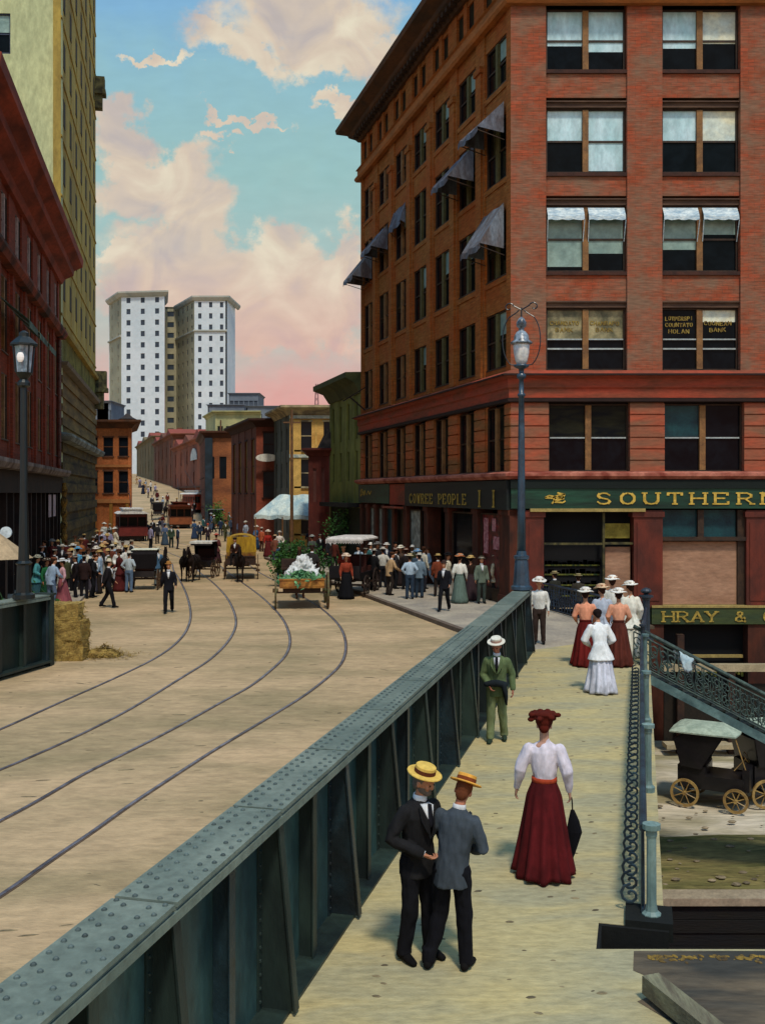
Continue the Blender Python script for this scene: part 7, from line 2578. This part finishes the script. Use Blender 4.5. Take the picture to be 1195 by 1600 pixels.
crowd([
    ('man_walk', 264, 958, 8, '16161c', '121216', '9a6a34', 'dark coated man walking alone down the tracks towards us', 1.03),
    ('man_walk', 169, 950, 95, '1a1618', '141318', 'c9bfa8', 'dark figure with pale hat stepping off from the left crowd', 1.02),
    ('man_shirt', 202, 926, 170, 'aab6bc', '5a6e86', 'e2ded2', 'man in pale shirt and blue trousers behind the cream topped buggy'),
    ('man_stand', 247, 915, 30, '4a6a86', '8f9a98', 'd8c8a4', 'man in steel blue coat between buggy and lone walker'),
    ('man_lean', 80, 948, 150, '8fa3b8', '5a6a80', '7a4a34', 'stooping man in pale blue shirt above the straw bales', 1.05),
    ('woman_stand', 98, 945, -60, 'c79aa0', '8a4a50', 'dfe4e8', 'woman in pink with white bonnet beside the straw bales', .98),
    ('woman_stand', 74, 944, 60, '1f5a34', '16402a', '3a2a20', 'woman in bottle green dress behind the parapet end', .98),
    ('woman_walk', 57, 938, 100, '4a8a8c', '2c4c54', '8a8a7a', 'woman in teal squeezed between shrub and green dress'),
    ('man_stand', 118, 938, -70, '1a1214', '131216', '4a2a1c', 'man in black close to the left of the dark walking couple'),
    ('man_stand', 132, 936, 200, '2c1c1a', '171418', '1c1614', 'man in dark brown frock in the middle of the left crowd'),
    ('man_lean', 145, 934, 80, '17161a', '121216', '5a3422', 'hunched man in black at the front of the left crowd'),
    ('man_stand', 108, 928, 20, '1c181a', '151418', '7a4a30', 'black suited man with rust hat in the second row'),
    ('woman_stand', 122, 916, 180, '5aa0c4', '2c3a4a', '4f9cc8', 'woman in bright blue with blue hat over the left crowd'),
    ('man_stand', 86, 920, 90, '141216', '121216', '1a1614', 'man in black below the red building cornice line, leftmost row'),
    ('man_stand', 98, 908, 10, '241c20', '17161a', 'd8d2c4', 'white hatted dark man against the gilt column'),
    ('woman_walk', 152, 914, -20, 'c4b6b0', '9a8f94', 'e4dcd0', 'woman in pale lilac gown amid the left crowd'),
    ('man_stand', 140, 905, 200, '2a3a3c', '1c2226', '3a2a22', 'man in dark teal coat in the rear of the left crowd'),
    ('woman_stand', 164, 902, 60, '8a4a3a', '4a2a24', 'd0a070', 'woman in brick red blouse in the rear of the left crowd'),
    ('man_stand', 176, 908, 150, '6a3a2a', '2a2024', 'e8e4d8', 'man in russet jacket with white cap left of the cream topped buggy'),
    ('woman_walk', 186, 915, 20, 'd8d6d0', 'b4b8c0', 'c8bca8', 'woman in white gown next to the russet jacket'),
    ('man_stand', 192, 898, 0, '1c2230', '181c26', '2a2420', 'man in navy coat behind the woman in white gown'),
    ('man_stand', 206, 896, 90, '20242c', '17191f', '8a7a64', 'man in slate coat left of the pale roofed carriage'),
    ('man_walk', 150, 890, 160, '3a3034', '1f1c22', '2a2020', 'man in plum grey coat at the foot of the banded wall'),
    ('woman_stand', 128, 893, 60, 'a0643c', '5a3420', '7a4a2c', 'woman in orange brown at the foot of the banded wall'),
    ('man_stand', 66, 912, 90, '1b1516', '141316', '8c4a30', 'man in black and rust hat left of the leaning lamp shade'),
    ('man_stand', 28, 925, 60, '151317', '121216', 'c08a7a', 'man with pinkish hat behind the left parapet'),
    ('woman_stand', 10, 918, 120, 'a56a5c', '5a3430', 'b87a68', 'woman in dusty rose behind the left parapet at the picture edge'),
    ('man_stand', 230, 845, 170, '1a1f2c', '15171f', '1c1a1a', 'dark man walking just right of the maroon streetcar'),
    ('man_stand', 239, 840, 10, '1e1e24', '15171f', '2c2420', 'dark man crossing between the two streetcars'),
    ('man_walk', 211, 842, 90, '16161a', '141418', '4a3a30', 'black figure in front of the maroon streetcar'),
    ('man_walk', 218, 843, 80, '20202a', '141418', '6a4a3a', 'second black figure in front of the maroon streetcar'),
    ('woman_walk', 163, 850, 30, 'c8c6bc', 'b0b4b8', 'dcd8cc', 'pale dressed woman left of the maroon streetcar'),
    ('man_stand', 172, 852, 60, '4a4a3a', '2a2c28', '9a8a64', 'olive coated man left of the maroon streetcar'),
    ('woman_stand', 258, 852, 200, '5a6a8a', '3a4a5a', '4a5a7a', 'woman in slate blue near the end-on streetcar'),
    ('man_stand', 268, 856, 20, '3a4a3a', '26302a', '2a2a24', 'man in green grey just below the end-on streetcar'),
    ('man_stand', 278, 858, 100, '2a3448', '1c2230', '5a4a3c', 'man in blue black just below the end-on streetcar'),
], 'people in the left crowd and on the tracks')
crowd([
    ('man_walk', 345, 838, 180, '24324c', '1c2438', '1c1c22', 'man in navy blue walking alone up the street'),
    ('man_stand', 341, 808, 170, '1a2030', '161a26', '1a1818', 'left man of the dark pair beyond the navy walker'),
    ('man_stand', 349, 808, 190, '1e2230', '161a26', '2a2020', 'right man of the dark pair beyond the navy walker'),
    ('woman_stand', 304, 842, 160, '3c5a80', '2c3c58', '3a4a60', 'woman in cobalt blouse left of the navy walker'),
    ('man_stand', 312, 846, 20, '2c3a50', '1f2836', 'c8b08a', 'man with straw hat left of the navy walker'),
    ('man_walk', 325, 852, 10, '3a2c34', '1f1c26', 'b04a3a', 'figure with red hat above the white roofed buggy'),
    ('woman_walk', 338, 880, 170, '5a3030', '3a2024', 'c04a3c', 'woman in dark red with red hat left of the yellow wagon'),
    ('man_lean', 372, 840, 120, '8a98b4', '5a6680', 'c0c4cc', 'stooping man in lilac shirt at the white market awning'),
    ('man_stand', 362, 836, 30, '6a7c98', '3a4660', '9aa4b0', 'man in grey blue shirt left of the lilac shirt'),
    ('woman_stand', 384, 846, -30, 'a8b4c4', '6a7488', 'd8d4c8', 'woman in powder blue right of the lilac shirt'),
    ('woman_walk', 400, 858, 60, '44668c', '2c4460', 'ded8cc', 'woman in mid blue before the dark market stall'),
    ('man_stand', 409, 862, 150, 'b05a3c', '4a2c24', 'e0d8cc', 'man in rust orange coat before the dark market stall'),
    ('woman_stand', 419, 870, 20, '9a2c24', '5a2020', 'e8dccc', 'woman in scarlet blouse and pale hat near the yellow wagon'),
    ('man_stand', 430, 882, 160, '7a4a3a', '4a4a6a', 'd0a878', 'man in russet shirt and violet trousers right of the yellow wagon'),
    ('man_shirt', 437, 872, 10, 'd8cfc4', '5a6a8a', 'e6e0d4', 'man in white shirt right of the yellow wagon'),
    ('man_stand', 438, 905, 150, '34506e', '20304a', '7a8a98', 'man in steel blue standing at the left wheel of the vegetable cart', 1.05),
    ('woman_stand', 390, 838, 90, '30485a', '24303c', '40505c', 'woman in dark teal under the awning edge'),
    ('man_stand', 424, 848, 0, '1a2228', '14181c', '3a4448', 'man in black left under the market awning'),
    ('man_stand', 438, 846, 40, '15191e', '111418', 'c8ccd0', 'man with white hat under the market awning'),
    ('woman_stand', 449, 848, -30, '2a3438', '181e22', '8a9498', 'woman in grey under the market awning'),
    ('man_stand', 470, 848, 10, '14171b', '111317', '2a2c30', 'man in black right under the market awning'),
    ('man_stand', 500, 880, 20, '1c1c1e', '141416', '1c1a1a', 'man in black behind the market shrub heap'),
    ('man_stand', 514, 888, 60, '26262a', '17171b', 'c0c0b8', 'man with pale hat between shrub heap and surrey'),
    ('man_stand', 523, 892, 150, '5a2a20', '2a1a1a', 'd8cfc0', 'man in dark red coat just left of the surrey roof'),
    ('woman_walk', 488, 884, 200, '48504c', '2a302e', '98a0a0', 'woman in green grey behind the white sacks'),
    ('woman_stand', 330, 828, 100, '4a5a70', '3a4658', 'a0a4a8', 'woman in slate at the foot of the rust coloured house'),
    ('man_stand', 300, 815, 30, '30262a', '20202a', '6a3a30', 'dark man beside the red omnibus, left'),
    ('man_stand', 322, 812, 160, '6a2c24', '2a2024', 'c8c0b4', 'man in red coat beside the red omnibus, right'),
    ('woman_walk', 246, 800, 160, 'c8c0b8', 'b0acaa', 'd8d0c4', 'white dressed woman far up the street'),
    ('man_stand', 238, 795, 30, '30323a', '22242c', '3a3230', 'dark man far up the street left of the white dress'),
    ('man_stand', 262, 790, 30, '6a3428', '32242a', '4a3a34', 'man in rust coat far up near the brick hall'),
], 'people in the middle of the street')

# the people riding
Ms = Matrix.Translation(ps) @ Matrix.Rotation(radians(-14), 4, 'Z')
person('sit', Ms @ Vector((-.3, .05, .32)), -14, 'driver in red coat seated on the surrey front seat', 'people riding', .98, top='8a3020', low='1a1616', hat='c8a88a', hair='2a1a12')
person('woman_stand', G(541, 936, ROAD_Z), 20, 'woman in rust shawl and black skirt standing in front of the surrey', 'people in the middle of the street', 1.02, top='8a3a26', low='101014', hat='d8c0a8', band='d8c0a8', hair='2a1a12')
cp = G(472, 953, ROAD_Z)
Mc = Matrix.Translation(cp) @ Matrix.Rotation(radians(6), 4, 'Z')
person('sit', Mc @ Vector((.45, 2.12, .50)), 186, 'driver in dark coat seated on the vegetable cart', 'people riding', 1, top='2a2624', low='1a1616', hat='3a2a22', hair='2a1a12')
wp = G(377, 905, ROAD_Z)
person('sit', wp + Vector((-.3, .1, .34)), -4, 'driver in brown seated under the yellow canvas', 'people riding', .98, top='3a2218', low='1a1616', hat='241a16', hair='2a1a12')

# more of the throng, each with its own colours
rnd = random.Random(21)
tops = [('black', '151417'), ('charcoal', '2a292c'), ('dark brown', '2c1e18'), ('navy', '1d2436'), ('slate grey', '4a505a'), ('cream', 'cfc6b0'), ('white', 'dcdad4'), ('rust', '7a3c26'), ('olive', '45462e'), ('lilac', '8f88a4'),
        ('pale blue', '93a8bc'), ('tan', 'a5835c'), ('maroon', '4f1d1c'), ('teal', '2f5a5c')]
hats = [('white', 'e0dcd2'), ('straw', 'c2a46a'), ('black', '151315'), ('brown', '4c3022'), ('grey', '6e6c6a')]
spots = [('beside the gilt corner column of the red building', [(70, 902), (82, 899), (92, 896), (104, 899), (114, 903)]),
         ('in the crowd behind the straw bales', [(104, 934), (112, 921), (127, 926), (138, 921), (147, 925), (156, 928)]),
         ('at the crowd edge near the cream buggy', [(160, 912), (170, 920), (181, 903), (188, 924), (197, 908)]),
         ('at the pavement edge before the banded tower base', [(118, 884), (133, 882), (145, 884), (158, 886), (168, 880)]),
         ('between the two streetcars', [(246, 850), (250, 838), (236, 858), (254, 829)]),
         ('before the orange brown building', [(152, 872), (160, 868), (171, 866), (181, 864)]),
         ('on the rising street by the brick hall', [(268, 806), (276, 800), (286, 796), (255, 798), (246, 786), (232, 778), (226, 770)]),
         ('high on the far rise near the white tower', [(214, 757), (219, 762), (228, 765), (236, 768), (224, 772), (243, 773)]),
         ('in the roadway beside the red omnibus', [(290, 806), (296, 810), (284, 812), (330, 806), (337, 802), (276, 812), (304, 804)]),
         ('walking the street below the rust coloured house', [(352, 846), (335, 832), (318, 836), (358, 826), (327, 820)]),
         ('under the white market awning', [(408, 842), (416, 840), (430, 838), (444, 839), (456, 842), (464, 838), (476, 842)]),
         ('in front of the maroon shop', [(484, 866), (492, 870), (506, 868), (516, 874)]),
         ('by the shop columns near the surrey', [(562, 908), (578, 910), (590, 908), (604, 910), (614, 906), (644, 914), (662, 920), (670, 914)]),
         ('near the doorway of the brick block', [(684, 932), (700, 930), (735, 938), (766, 934), (788, 930)])]
seen_ = set()
for where, pts in spots:
    for (px, py) in pts:
        for _ in range(60):
            tn_, th_ = rnd.choice(tops); hn_, hh_ = rnd.choice(hats); w = rnd.random() < .35
            key = (tn_, hn_, w, where)
            if key not in seen_:
                break
        seen_.add(key)
        proto = rnd.choice(['woman_stand', 'woman_walk']) if w else rnd.choice(['man_stand', 'man_walk', 'man_stand', 'man_lean'])
        on_pave = px > 555
        low = rnd.choice(['17171b', '24242c', '2c2420', th_]) if not w else rnd.choice([th_, '3a2c30', '4a4650', '8c8880'])
        person(proto, G(px, py, -.006) if on_pave else G(px, py), rnd.uniform(0, 360), '%s in %s with %s hat %s' % ('woman' if w else 'man', tn_, hn_, where),
               'people filling the crowd', rnd.uniform(.95, 1.05), top=th_, low=low, hat=hh_, band=hh_, hair=rnd.choice(['2a1a12', '1a120e', '5a3a22']))
